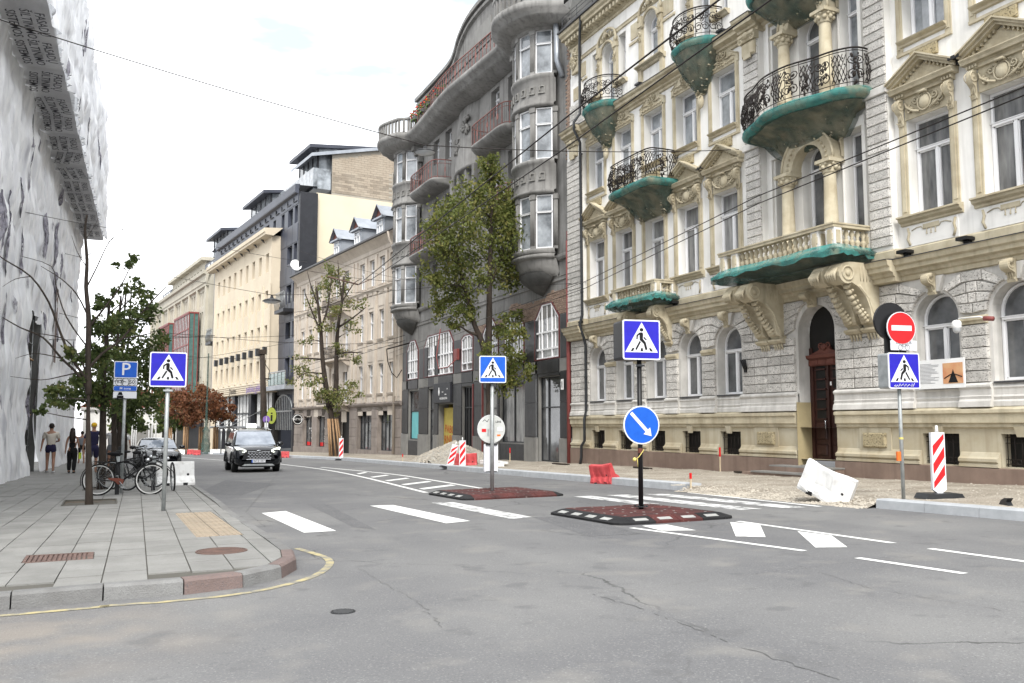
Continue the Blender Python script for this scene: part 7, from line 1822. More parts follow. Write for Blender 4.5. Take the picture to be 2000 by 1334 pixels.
# traffic islands of bolted rubber
def island(label,x0,x1,y0,y1,h=.10,cx=None):
    t=root('traffic_island',label,'traffic island',((x0+x1)/2,(y0+y1)/2,G((x0+x1)/2,(y0+y1)/2)));W,D=(x1-x0)/2,(y1-y0)/2;s=.24
    gg=lambda x,y:G(x,y)
    q=random.Random(int(x0*10+y0));nx,ny=3,3
    for i in range(nx):
        for j in range(ny):
            a,b_=-W+s+(2*W-2*s)*i/nx,-W+s+(2*W-2*s)*(i+1)/nx;c,d=-D+s+(2*D-2*s)*j/ny,-D+s+(2*D-2*s)*(j+1)/ny
            m=MB();z=h+q.uniform(-.004,.006);g_=.004
            m.add([(a+g_,c+g_,0),(b_-g_,c+g_,0),(b_-g_,d-g_,0),(a+g_,d-g_,0),(a+g_,c+g_,z-.006),(b_-g_,c+g_,z-.006),(b_-g_,d-g_,z-.006),(a+g_,d-g_,z-.006),(a+.012,c+.012,z),(b_-.012,c+.012,z),(b_-.012,d-.012,z),(a+.012,d-.012,z)],
[(8,9,10,11),(4,5,9,8),(5,6,10,9),(6,7,11,10),(7,4,8,11),(0,1,5,4),(1,2,6,5),(2,3,7,6),(3,0,4,7)])
            o=m.build('centre_tile','rubber_red',t);m=MB()
            for u in(.2,.8):
                for v in(.2,.8):m.lathe([(.022,z-.001),(.022,z+.004),(0,z+.005)],(a+(b_-a)*u,c+(d-c)*v,0),8)
            m.build('bolt_cover','granite_grey',o)
    def edge(p0,p1,n_,cols,refl): # p0->p1 inner edge, n_ outward
        nseg=len(cols);o0=Vector((*p0,0));d=Vector((*p1,0))-o0;N_=Vector((*n_,0))
        for k in range(nseg):
            a=o0+d*(k/nseg);b_=o0+d*((k+1)/nseg);g_=d.normalized()*.005;a+=g_;b_-=g_
            P=[a+N_*s,a+N_*s+Vector((0,0,.035)),a+N_*.07+Vector((0,0,h-.012)),a+Vector((0,0,h)),a]
            Q=[b_+N_*s,b_+N_*s+Vector((0,0,.035)),b_+N_*.07+Vector((0,0,h-.012)),b_+Vector((0,0,h)),b_]
            m=MB();m.add(P+Q,[(i,i+1,i+6,i+5) for i in range(4)]+[(4,3,2,1,0),(5,6,7,8,9)])
            o=m.build('edge_ramp',cols[k],t)
            if refl:
                L_=(b_-a).length;u=(b_-a).normalized();c=(a+b_)/2;sl=lambda f,lift:c+N_*(s+(.07-s)*f)+Vector((0,0,.035+(h-.047)*f+lift))
                hw=min(.14,L_*.28);m=MB();up=.006
                m.add([sl(.24,up)-u*hw,sl(.24,up)+u*hw,sl(.76,up)+u*hw,sl(.76,up)-u*hw],[(0,1,2,3),(3,2,1,0)]);m.build('reflector','tyre_white',o)
    bl,rd='rubber_black','rubber_red'
    fr=refl=True
    edge((-W+s,-D+s),(W-s,-D+s),(0,-1),[bl,rd,rd,bl] if 'blue' in label else[rd,rd,rd,rd],'blue' in label)
    edge((W-s,D-s),(-W+s,D-s),(0,1),[rd,bl,rd,rd],False);edge((W-s,-D+s),(W-s,D-s),(1,0),[bl,rd,rd,bl],False)
    edge((-W+s,D-s),(-W+s,-D+s),(-1,0),[bl,bl,bl,bl],True)
    for sx in(-1,1):
        for sy in(-1,1):
            cx_,cy_=sx*(W-s),sy*(D-s);P=[]
            for a in range(5):
                t_=R_(a*22.5);P.append((cx_+sx*s*cos(t_),cy_+sy*s*sin(t_)))
            m=MB();k=5;vs=[(x,y,0) for x,y in P]+[(x,y,.035) for x,y in P]+[(cx_+(x-cx_)*.29,cy_+(y-cy_)*.29,h-.012) for x,y in P]+[(cx_,cy_,h)]
            fs=[(i,i+1,i+1+k,i+k) for i in range(4)]+[(i+k,i+1+k,i+1+2*k,i+2*k) for i in range(4)]+[(i+2*k,i+1+2*k,3*k) for i in range(4)]
            if sx*sy<0:fs=[f[::-1] for f in fs]
            m.add(vs,fs);m.build('corner_piece',bl,t)
    t.rotation_euler=(math.atan(-.0145),-math.atan(.01),0);return t
island('nearer rubber traffic island carrying the round blue arrow sign',6.74,8.90,11.36,13.70)
island('farther low rubber traffic island beside the hatched median',6.66,9.05,17.35,19.75)
# near island: crossing sign box above the blue arrow disc
x,y=gp(1252,990,.13);B0=G(x,y)+.13;t=root('crossing_sign','large crossing sign in a black box over a round blue arrow sign','road sign',(x,y,B0),R_(-10))
zc=zat(1245,665,x,y)-B0;s=.66;pole(t,'black_paint',.04,zc-.2)
m=MB();m.prism(rrect(s*.99,s*.99,.04),-.10,.32);m.build('sign_box','black_paint',t,(0,0,zc))
ped_face(t,zc,s,y=-.102)
zd=zat(1250,830,x,y)-B0
o=disc(t,'arrow_disc','sign_white',.315,-.05,-.07,zd);disc(o,'blue_field','sign_blue2',.295,-.073,-.071,0)
m=MB();a=R_(-50)
def rot2(P,a):return[(p[0]*cos(a)-p[1]*sin(a),p[0]*sin(a)+p[1]*cos(a)) for p in P]
m.prism(rot2([(-.27,.028),(-.27,-.028),(.13,-.028),(.13,-.08),(.25,0),(.13,.08),(.13,.028)],R_(-47)),-.078,-.074);m.build('arrow','sign_white',o)
clampb(t,zc-.42,.04,'dark_metal');m=MB();m.tube([(.045,-.03,zd-.40),(.02,-.06,zd-.43),(-.06,-.08,zd-.52),(-.11,-.07,zd-.56)],.008,4);m.ball((-.13,-.07,zd-.56),.035,6);m.tube([(-.08,-.07,zd-.55),(-.07,-.06,zd-.68)],.007,4);m.build('tied_tape','string_yellow',t)
m=MB();m.lathe([(.042,zd-.38),(.043,zd-.46)],(0,0,0),12);m.build('red_tape','door_red',t)
m=MB();m.box(-.09,.09,-.09,.09,0,.012);[m.ball((sx*.07,sy*.07,.02),.018,6) for sx in(-1,1) for sy in(-1,1)];m.build('base_plate','dark_metal',t)
# far island: crossing sign, back of a round disc and of a post box below
x,y=gp(961,956,.13);B0=G(x,y)+.13;t=root('crossing_sign','light blue crossing sign on a grey pole above the back of a round sign','road sign',(x,y,B0),R_(-17))
zc=zat(964,722,x,y)-B0;s=.60;pole(t,'galv',.042,zc-.1)
m=MB();m.prism(rrect(s*.99,s*.99,.04),-.10,.24);m.build('sign_box','black_paint',t,(0,0,zc));ped_face(t,zc,s,'sign_blue2',y=-.102)
zd=zat(960,838,x,y)-B0
t2=root('round_sign_back','white stickered back of a round sign over a white box on the far island','road sign',(x+.02,y+.10,B0),R_(-10))
disc(t2,'disc_back','sign_grey',.315,-.01,.02,zd);m=MB();m.tube([(.31*cos(2*pi*k/28),.0,zd+.31*sin(2*pi*k/28)) for k in range(29)],.012,5,0,False);m.build('rim','sign_white',t2)
zb_=zat(960,895,x,y)-B0;m=MB();m.prism(rrect(.31,.62,.03),0,.1);o=m.build('white_box','sign_white',t2);o.location=(0,0,zb_)
m=MB();m.box(-.13,.13,-.03,.0,zd-.36,zd-.33);m.box(-.13,.13,-.03,.0,zb_-.31,zb_-.29);m.build('bracket','dark_metal',t2)
for sx,sz,w,h,c in((-.17,-.03,.10,.07,'red_sign'),(.17,-.14,.08,.04,'orange_tag'),(-.07,-.08,.045,.16,'galv'),(.2,0,.12,.08,'sign_white')):
    m=MB();m.box(sx-w/2,sx+w/2,-.014,-.011,zd+sz-h/2,zd+sz+h/2);m.build('sticker',c,t2)
m=MB();m.tube([(-.2,-.014,zd+.17),(-.15,-.014,zd+.21),(-.1,-.014,zd+.16),(-.06,-.014,zd+.22)],.006,4);m.build('scribble','cloth_black',t2);text('LEXE','sticker','cloth_black',t2,(.16,-.014,zd+.16),.06)
# right pole
x,y=gp(1765,980,.1);x,y=13.0,11.95;B0=gz(x,y);px=1763;
X_,Y_,Z_=ray(1765,978);k=16.9/hypot(X_,Y_);x,y=X_*k,Y_*k;B0=gz(x,y);t=root('no_entry_sign','red no entry disc over a bicycle plate and a scribbled crossing sign, right roadside','road sign',(x,y,B0),R_(-10))
zv=lambda v:zat(1757,v,x,y)-B0
pole(t,'galv',.032,zv(675));s=.62;zc=zv(725);ped_face(t,zc,s,flip=-1,y=-.13);m=MB();m.prism(rrect(s*.98,s*.98,.04),-.13,.14);o=m.build('sign_box','galv',t,(0,0,zc))
m=MB();m.tube([(x_*s,-.162,zc-s*.40+z_*s) for x_,z_ in((-.30,.0),(-.36,-.03),(-.30,-.05),(-.24,.0),(-.22,-.05),(-.16,.03),(-.14,-.03),(-.06,.03),(-.03,-.04),(.03,.03),(.06,-.04),(.13,.02),(.2,-.04),(.22,.04),(.24,-.05),(.3,.05))],.006,4);m.build('scribble','sign_white',t)
zc2=zv(642);disc(t,'black_disc','black_paint',.33,-.02,.03,zv(628),-.12);plate(t,'black_plate','black_paint',rrect(.42,.34,.01),-.03,.0,(-.06,0,zv(672)))
o=disc(t,'no_entry_disc','sign_white',.285,-.10,-.12,zc2);disc(o,'red_field','red_sign',.272,-.124,-.121,0);plate(o,'bar','sign_white',[(-.20,-.045),(.20,-.045),(.20,.045),(-.20,.045)],-.129,-.125)
h=zv(666)-zv(685);o=plate(t,'bicycle_panel','sign_white',rrect(.52,h,.01),-.10,-.115,(.04,0,(zv(666)+zv(685))/2));text('IŠSKYRUS','letter','text_grey',o,(0,-.12,h*.27),.075)
m=MB()
for cx in(-.07,.07):m.tube([(cx+.045*cos(pi*k/6),-.119,-.035+.045*sin(pi*k/6)) for k in range(13)],.005,4,0,False)
m.tube([(-.07,-.119,-.035),(-.03,-.119,.02),(.045,-.119,.02),(.07,-.119,-.035)],.005,4);m.tube([(-.03,-.119,.02),(0,-.119,-.035),(.045,-.119,.02)],.005,4);m.tube([(-.05,-.119,.04),(-.03,-.119,.04),(-.025,-.119,.01)],.005,4);m.build('pictogram','text_grey',o)
m=MB();m.lathe([(.036,zv(858)),(.036,zv(854))],(0,0,0),10);m.build('yellow_tape','string_yellow',t);m=MB();m.box(-.10,-.03,-.02,.02,zv(900),zv(882));m.build('orange_tag','orange_tag',t)

# ================================================================== BARRIER BOARDS, PLASTIC BARRIERS, CONES
def delineator(x,y,h,label,rz=0,lean=0,group=None,z=None,red='red_sign'):
    z=(gz(x,y) if x>12.2 else G(x,y)) if z is None else z
    t=root('barrier_board',label,'barrier board',(x,y,z),rz,group)
    m=MB();m.prism([(-.36,0),(.36,0),(.30,.09),(-.30,.09)][::-1],-.2,.2);m.build('foot','dark_metal',t)
    w,H=.125,h;m=MB();m.prism([(-w,.15),(0,.06),(w,.15),(w,H),(-w,H)],-.03,.03);bo=m.build('board','sign_white',t)
    for k in range(3):
        z0=.24+k*(H-.2)/3;hh=(H-.2)/3
        lo=lambda x_:z0-.14+(x_+w)/(2*w)*.30
        P=[(-w+.02,max(.17,lo(-w))),(w-.02,max(.17,lo(w))),(w-.02,min(H-.02,lo(w)+hh*.58)),(-w+.02,min(H-.02,lo(-w)+hh*.58))]
        if P[2][1]>P[1][1]+.01:plate(bo,'stripe',red,P,-.034,-.031)
    m=MB();m.tube([(0,0,H),(0,0,H+.12)],[.03,.018],6);m.build('lamp_peg','white_paint',t);
    if lean:t.rotation_euler=(0,lean,rz)
    return t
x,y=gp(1797,984,.1);delineator(13.2,11.35,1.14,'red and white striped barrier board at the right roadside before the ornate house',R_(-18))
x,y=gp(667,897,.0);delineator(12.0,50.6,1.25,'lone striped barrier board beside the planked tree trunk',R_(-8),z=G(12,50.6))
x,y=gp(903,917,0);delineator(x,y,1.12,'upright striped barrier board in front of the gravel heap',R_(-12),z=G(x,y));
x,y=gp(880,917,0);delineator(x-.05,y+.1,1.0,'leaning striped barrier board left of the upright one at the gravel heap',R_(-10),R_(16),z=G(x,y))
def jersey(mt,L_,h,w,label,loc,rot,sq=1.,cat='barrier',warp=0):
    t=root('plastic_barrier',label,cat,loc);t.rotation_euler=rot
    P=[(-w/2,0),(-w/2,h*.10),(-w*.42,h*.22),(-w*.24,h*.40),(-w*.16,h*.92),(-w*.12,h),(w*.12,h),(w*.16,h*.92),(w*.24,h*.40),(w*.42,h*.22),(w/2,h*.10),(w/2,0)]
    n=14;vs=[];k=len(P)
    for i in range(n+1):
        x=-L_/2+L_*i/n;rib=.018*(1 if i%4 in(1,2) else-1)*(0<i<n)
        for y,z in P:
            f=1+(rib/w*2 if .15*h<z<.85*h else 0);wz=warp*noise.noise(Vector((x*3,z*3,1)))
            vs.append((x,y*f+wz,z+wz*.6))
    m=MB();m.add(vs,[(i*k+j,i*k+j+1,(i+1)*k+j+1,(i+1)*k+j)[::-1] for i in range(n) for j in range(k-1)]+[tuple(range(k)),tuple(range(n*k+k-1,n*k-1,-1))]);m.build('body',mt,t)
    m=MB();m.ball((L_/2-.16,-w*.22,h*.45),.035,8,0,(1,.5,1));m.box(-L_*.3,-L_*.18,-w*.52,w*.52,-.005,.07);m.box(L_*.18,L_*.3,-w*.52,w*.52,-.005,.07);m.build('openings','black_paint',t);return t
jersey('white_plastic',.95,.56,.34,'crumpled white plastic barrier tipped over the gravel edge on the right',(12.05,12.9,G(12,12.8)+.10),(R_(16),R_(24),R_(-62)),warp=.06)
jersey('red_plastic',.72,.48,.40,'faded red plastic barrier lying against the new kerb',(12.05,20.9,G(12,21.3)+.06),(R_(24),R_(-4),R_(-72)),warp=.04)
x,y=gp(334,946,PH);jersey('white_plastic',.95,.62,.5,'white barrier block at the pavement edge behind the bicycles',(1.62,25.6,G(1.6,25.6)+PH),(0,0,R_(8)))
x,y=gp(908,915,.0);jersey('red_plastic',.9,.55,.4,'red plastic barrier fallen at the foot of the gravel heap',(x+.15,y+.25,G(x,y)+.05),(R_(18),0,R_(-30)),warp=.05)
for i,(px_,py_,mt,lab,L_) in enumerate(((425,887,'white_plastic','long white barrier standing at the roadside left of the black car',1.9),(352,886,'white_plastic','white barrier at the roadside beside the parked black saloon',1.2),(557,894,'red_plastic','red barrier piece behind the right side of the black car',.8),(385,889,'red_plastic','small red barrier piece beside the old green lamp post',.8),(372,884,'red_plastic','red barrier piece under the rust coloured trees',.8))):
    x,y=gp(px_,py_,0);y=min(y,82);x=yp(px_,py_,y).x;jersey(mt,L_*.65,.42,.4,lab,(x,y,G(x,y)),(0,0,R_(-15 if i else 5)))
# stakes
for i,(x,y,h) in enumerate(((11.95,16.92,.34),(16.6,22.0,.72),(16.2,36.5,.6),(12.5,40.5,.35))):
    z=gz(x,y);t=root('survey_stake',('short wooden survey stake with red top at the end of the new kerb','taller wooden survey stake with red top against the ornate house','thin survey stake in the gravel in front of the grey house','short red survey stake by the gravel heap')[i],'stake',(x,y,z));
    m=MB();m.box(-.016,.016,-.016,.016,-.1,h*.62);m.build('stick','wood_pale',t);m=MB();m.box(-.02,.02,-.02,.02,h*.62,h);m.build('red_top','red_sign',t)
# gravel heap
hx,hy=14.1,37.8;m=MB();q=random.Random(2);n=40;rr_=[i/9 for i in range(10)];vs=[]
for i in range(10):
    for j in range(n):
        a=2*pi*j/n;r=rr_[i]*(1+.15*noise.noise(Vector((cos(a)*2,sin(a)*2,1))));x_,y_=1.75*r*cos(a),3.1*r*sin(a)
        h=.95*max(0,1-r)**.85+.05*noise.noise(Vector((x_*2,y_*2,4)));vs.append((x_,y_,max(-.02,h)))
m.add(vs,[(i*n+j,i*n+(j+1)%n,(i+1)*n+(j+1)%n,(i+1)*n+j)[::-1] for i in range(9) for j in range(n)],0,True)
gh=m.build('gravel_heap','pile_stone',None,(hx,hy,gz(hx,hy)));kind(gh,'stuff');m=MB()
for k in range(2400):
    a=q.random()*2*pi;r=sqrt(q.random());x_,y_=1.78*r*cos(a),3.15*r*sin(a);z=.95*max(0,1-r)**.85;s=.02+.045*q.random()**2
    v=[(x_+s*cos(a+t_)*q.uniform(.7,1.2),y_+s*sin(a+t_)*q.uniform(.7,1.2),z-.01) for t_ in(0,1.6,3.1,4.7)];m.add(v+[(x_,y_,z+s*.8)],[(0,1,4),(1,2,4),(2,3,4),(3,0,4)])
kind(m.build('heap_stones','pebble',None,(hx,hy,gz(hx,hy))),'stuff')
for k in range(4):
    m2=MB();m2.cbox(-.5,.5,-.14,.14,0,.08,.01);o=m2.build('white_block','white_plastic',None,(13.6+.3*(k%2),31.6+.55*k,gz(13.6,32)+.02+.07*(k%2)));o.rotation_euler=(0,0,R_(70+12*k));tag(o,('nearest white block on the gravel','white block just behind the nearest one on the gravel','third white block on the gravel, nearer the heap','white block lying closest to the gravel heap')[k],'block','white blocks by the gravel heap')
for k,(x,y) in enumerate(((16.3,25.8),(16.5,20.6),(15.9,31.0))):
    m2=MB();m2.box(-.55,.55,-.07,.07,0,.05);o=m2.build('old_board','bark',None,(x,y,gz(x,y)+.01),R_(86+4*k));tag(o,('dark old board on the gravel below the second basement window','dark old board on the gravel left of the entrance steps','dark old board on the gravel near the downpipe')[k],'board','old boards on the gravel')
m2=MB();m2.prism([(-.09,0),(.24,0),(.16,.07),(.04,.11),(-.10,.12),(-.02,.06)],-.04,.04);o=m2.build('scrap_piece','dark_metal',None,(12.75,9.7,gz(12.7,9.7)),R_(60));tag(o,'small dark curved scrap piece lying behind the near right kerb','scrap')

# ================================================================== TREES
def leafmesh(m,c,s,q,nrm=None):
    a=Vector((q.gauss(0,1),q.gauss(0,1),q.gauss(0,.7)));a.normalize();b_=a.orthogonal();b_.rotate(Matrix.Rotation(q.random()*6.28,3,a));d=a.cross(b_);l=s*q.uniform(.7,1.3)
    m.add([c-b_*l*.5,c+d*l*.34,c+b_*l*.55,c-d*l*.34],[(0,1,2,3)])
def nearest(paths,p):
    best=None
    for P,r in paths:
        for i in range(len(P)-1):
            for t in(0,.33,.66):
                a=Vector(P[i]).lerp(Vector(P[i+1]),t);d=(a-p).length+max(0,a.z-p.z)*.9
                if best is None or d<best[0]:best=(d,a,r*(1-.5*(i+t)/len(P)))
    return best
def tree(name,label,base,paths,blobs,leafs,leaf='leaf_main',lsize=.1,seed=1,group=None,twig=1.):
    """paths: [(points relative to base, r0)]; blobs: [(centre, radius, leaves)] absolute"""
    q=random.Random(seed);t=root(name,label,'tree',base,0,group);B_=Vector(base)
    m=MB()
    for P,r in paths:
        n=len(P);sp=smooth_path([tuple(p) for p in P],3);k=len(sp);m.tube(sp,[r*(1-.72*i/(k-1))*(1+.06*noise.noise(Vector((i,r*9,0)))) for i in range(k)],9)
    tot=sum(b_[2] for b_ in blobs);cl=[];br=MB()
    for c,r,n in blobs:
        c=Vector(c)-B_;nc=max(3,int(n/26))
        hub=c+Vector((0,0,-r*.35));d,a,rr_=nearest(paths,hub);mid=a.lerp(hub,.5)+Vector((q.uniform(-.1,.1),q.uniform(-.1,.1),q.uniform(-.05,.2)))*max(.4,d*.4)
        br.tube([a,mid,hub],[min(.05,max(.012,rr_*.45))*twig,.018*twig,.010*twig],5)
        for _ in range(nc):
            v=Vector((q.gauss(0,1),q.gauss(0,1),q.gauss(0,1)));v.normalize();p=c+v*r*q.random()**.45*Vector((1,1,.95)).x
            br.tube([hub,hub.lerp(p,.5)+Vector((q.uniform(-.1,.1)*r,q.uniform(-.1,.1)*r,q.uniform(0,.15)*r)),p],[.010*twig,.007*twig,.003],4,0,False);cl.append((p,r,max(1,n//nc)))
    tr=m.build('trunk','bark',t);br.build('branches','bark_thin',t)['kind']='stuff'
    lm=MB()
    for p,r,n in cl:
        for _ in range(int(n*1.7)):leafmesh(lm,p+Vector((q.gauss(0,1),q.gauss(0,1),q.gauss(0,.8)))*r*.25,lsize*.82,q)
    o=lm.build('crown',leaf,t);return t,tr
def BL(Y,L_,dy=.8,seed=0):
    """blobs from picture positions at the tree's own depth: (px, py, radius px, leaves)"""
    q=random.Random(seed);o=[]
    for px_,py_,r,n in L_:
        yy=Y+q.uniform(-dy,dy);p=yp(px_,py_,yy);dpt=p.x*sin(YAW)+yy*cos(YAW);o.append((p,r*dpt/FPX,n))
    return o
def PT(Y,base,L_):return[tuple(yp(a,b_,Y)-Vector(base)) for a,b_ in L_]
# the street tree in front of the grey house
Y=36.;X=yp(957,900,Y).x;base=(X,Y,gz(X,Y)-.05)
paths=[([(0,0,-.1)]+PT(Y,base,[(957,880),(956,800),(954,720),(953,690)]),.24),(PT(Y,base,[(953,700),(955,640),(956,560),(958,480),(960,400),(957,320)]),.17),(PT(Y,base,[(952,705),(940,665),(925,630),(912,580),(898,520),(880,450)]),.15),(PT(Y,base,[(935,655),(915,648),(898,636)]),.08),(PT(Y,base,[(956,560),(980,500),(1000,440)]),.08)]
bl=BL(Y,[(952,312,20,200),(960,345,32,480),(925,385,42,620),(990,390,40,620),(880,410,38,520),(850,445,28,330),(905,440,42,650),(960,430,48,800),(1010,440,36,560),(870,490,42,620),(925,495,38,480),(985,490,48,850),(1025,500,26,360),(845,540,28,320),(890,555,42,650),(935,550,26,220),(990,540,34,460),(860,595,28,330),(905,605,30,330),(885,635,18,120),(975,640,26,190),(1005,660,26,240),(1000,705,34,480),(985,745,34,520),(1030,725,18,110),(960,690,22,160),(1010,620,20,120)],1.4,3)
tree('street_tree','tall forked green tree on the gravel in front of the grey house',base,paths,bl,0,'leaf_main',.125,4)
# sparse tree with planked trunk
Y=57.5;X=yp(657,893,Y).x;base=(X,Y,G(X,Y)+.08)
paths=[([(0,0,-.1)]+PT(Y,base,[(657,880),(650,835),(645,800),(641,790)]),.34),(PT(Y,base,[(643,795),(636,750),(630,700),(627,650),(622,600),(618,560)]),.20),(PT(Y,base,[(645,800),(656,760),(657,700),(660,640),(668,590),(672,540)]),.20),
(PT(Y,base,[(627,650),(610,610),(595,570)]),.08),(PT(Y,base,[(627,640),(640,600),(648,540)]),.08),(PT(Y,base,[(660,640),(690,620),(715,600)]),.08),(PT(Y,base,[(630,702),(600,700),(575,702)]),.07),(PT(Y,base,[(657,690),(690,688),(710,690)]),.07),(PT(Y,base,[(632,730),(600,728),(580,738)]),.06),(PT(Y,base,[(622,600),(608,560),(600,530)]),.05),(PT(Y,base,[(668,590),(662,540),(660,508)]),.05),(PT(Y,base,[(668,590),(690,555),(705,545)]),.05)]
bl=BL(Y,[(655,520,22,150),(640,560,26,170),(670,560,24,150),(620,580,20,90),(690,590,22,110),(600,610,20,70),(655,600,20,110),(640,640,22,110),(680,640,24,120),(600,660,18,60),(590,710,22,110),(610,740,24,150),(580,735,18,80),(670,690,22,100),(690,700,18,70),(640,770,24,200),(665,770,24,220),(690,760,18,100),(625,770,18,110),(655,800,16,80)],1.2,5)
t2_,tr_=tree('street_tree','sparse half bare tree with boards round its trunk in front of the peach house',base,paths,bl,0,'leaf_pale',.14,6,None,1.3)
for k in range(6):
    a=pi+pi*k/5;m=MB();z0=-.05;b0=Vector(base);bx_,by_=.38*cos(a),.38*sin(a)
    m.tube([(bx_*1.1,by_*1.1,z0),(bx_*.8-.28,by_*.85,2.4)],.062,4);m.build('trunk_board','wood',t2_)
# left row: bare near tree, leafy ones behind
Y=19.24;base=(-.31,Y,G(-.3,Y)+PH-.03)
paths=[([(0,0,-.1)]+PT(Y,base,[(174,970),(173,900),(172,820),(173,760)]),.088),(PT(Y,base,[(173,770),(172,700),(173,620),(168,560),(170,510),(166,450),(170,420)]),.062),
(PT(Y,base,[(172,760),(150,728),(120,700),(85,660),(40,640),(5,620)]),.03),(PT(Y,base,[(173,745),(140,700),(118,650),(95,590),(60,540),(10,508),(0,500)]),.03),(PT(Y,base,[(172,770),(165,720),(150,690),(130,665),(100,655),(60,650)]),.022),
(PT(Y,base,[(173,720),(200,690),(240,660),(270,620),(300,585),(325,560)]),.03),(PT(Y,base,[(173,640),(205,600),(235,560),(255,520)]),.024),(PT(Y,base,[(173,620),(150,575),(120,545),(80,520)]),.018),(PT(Y,base,[(170,560),(190,520),(215,470),(250,440)]),.016),(PT(Y,base,[(172,680),(130,620),(110,560),(100,520),(40,500)]),.016),
(PT(Y,base,[(150,728),(120,735),(80,742),(20,735)]),.014),(PT(Y,base,[(168,520),(150,490),(140,460)]),.01),(PT(Y,base,[(120,700),(70,690),(30,700)]),.012),(PT(Y,base,[(60,540),(30,545),(5,560)]),.010),(PT(Y,base,[(240,660),(280,655),(320,640)]),.014),(PT(Y,base,[(170,500),(200,480),(240,455),(262,452)]),.008),(PT(Y,base,[(166,470),(185,440),(192,425)]),.007)]
bl=BL(Y,[(200,690,26,260),(215,640,22,160),(250,620,18,110),(110,775,20,170),(80,800,12,60),(150,740,22,200),(290,600,16,70),(240,520,16,60),(140,690,18,110),(185,590,16,80)],.5,6)
tree('street_tree','nearest left tree with bare spreading branches and few leaves behind the paving',base,paths,bl,0,'leaf_dark',.075,8,None,.55)
lt=[(25.1,-.16,200,'slender leafy tree right behind the bicycles, second in the left row'),(31.5,-.05,222,'leafy tree third in the left row with its trunk behind the walkers'),(38.,.1,232,'leafy tree fourth in the left row beside the parking sign'),(46.,.15,243,'leafy tree last in the left row near the parked saloon')]
bsets=[[(205,760,40,600),(160,770,34,450),(120,770,24,260),(220,700,36,520),(180,690,34,420),(230,640,30,360),(250,580,22,180),(215,590,22,180),(195,640,26,260),(240,760,30,420)],
[(250,700,36,560),(285,680,30,420),(265,620,32,420),(280,560,26,260),(262,510,18,120),(240,660,32,420),(290,730,30,420),(240,780,30,460),(225,740,30,420),(295,620,20,200)],
[(290,740,34,520),(270,780,32,480),(300,690,28,380),(250,800,28,400),(310,650,20,200),(230,790,26,340),(275,720,30,400)],
[(285,790,28,400),(260,815,24,320),(305,770,22,280),(240,820,22,300),(310,730,18,180)]]
for i,(Y,X,px_,lab) in enumerate(lt):
    base=(X,Y,G(X,Y)+PH);tp=[(px_,900),(px_+1,820),(px_+3,740),(px_+8,660),(px_+14,590-i*10)]
    paths=[([(0,0,-.1)]+[tuple(yp(a,b_,Y)-Vector(base)) for a,b_ in tp],.11)]+[(PT(Y,base,[(px_+2,800),(px_+s*14,760),(px_+s*32,720)]),.035) for s in(-1,1)]
    tree('street_tree',lab,base,paths,BL(Y,[(a,b_,c*1.12,int(d*.52)) for a,b_,c,d in bsets[i]],1.0,i+9),0,'leaf_dark',.10+.012*i,20+i,None,.8)
for i,(px_,X_,lab,lf,B_) in enumerate(((362,0,'rust coloured young tree nearest the red glazed bays','leaf_rust',[(345,800,22,330),(365,785,26,420),(372,815,20,300),(350,775,16,200)]),(392,0,'rust coloured young tree in the middle of the three on the right pavement','leaf_rust',[(392,790,26,420),(380,812,20,280),(405,805,22,300),(395,770,16,180)]),(420,0,'rust coloured young tree nearest the black car','leaf_rust',[(425,800,24,360),(440,815,18,220),(415,780,18,220),(450,798,12,100)]),(330,0,'dull green tree left of the rust coloured trees','leaf_dark',[(330,790,24,330),(322,760,20,240),(338,820,18,220),(318,812,16,160)]))):
    Y=84.+2*i;p=yp(px_,884,Y);base=(p.x,Y,G(p.x,Y)+.1);paths=[([(0,0,-.1)]+PT(Y,base,[(px_,860),(px_+1,820),(px_+2,790)]),.10)]
    tt,_=tree('young_tree',lab,base,paths,BL(Y,B_,1.3,i+30),0,lf,.24,40+i,None,2.)
    for k in range(5):a=pi+pi*k/4;m=MB();m.tube([(.2*cos(a),.2*sin(a),-.1),(.18*cos(a),.18*sin(a),2.3)],.05,4);m.build('trunk_board','wood',tt)
for i,(px_,py_,Y) in enumerate(((262,838,122),(318,835,124),(236,835,112),(340,838,128))):
    p=yp(px_,862,Y);base=(p.x,Y,G(p.x,Y));tree('far_tree',('green tree left of the low white house at the street end','green tree right of the low white house at the street end','dark green tree beyond the left row','dark green tree beyond the rust coloured trees')[i],base,[([(0,0,0),(0,0,4)],.2)],BL(Y,[(px_-6,py_,12,200),(px_+6,py_-8,14,260),(px_,py_-20,12,180)],1.5,i),0,'leaf_dark',.35,60+i,None,3.)
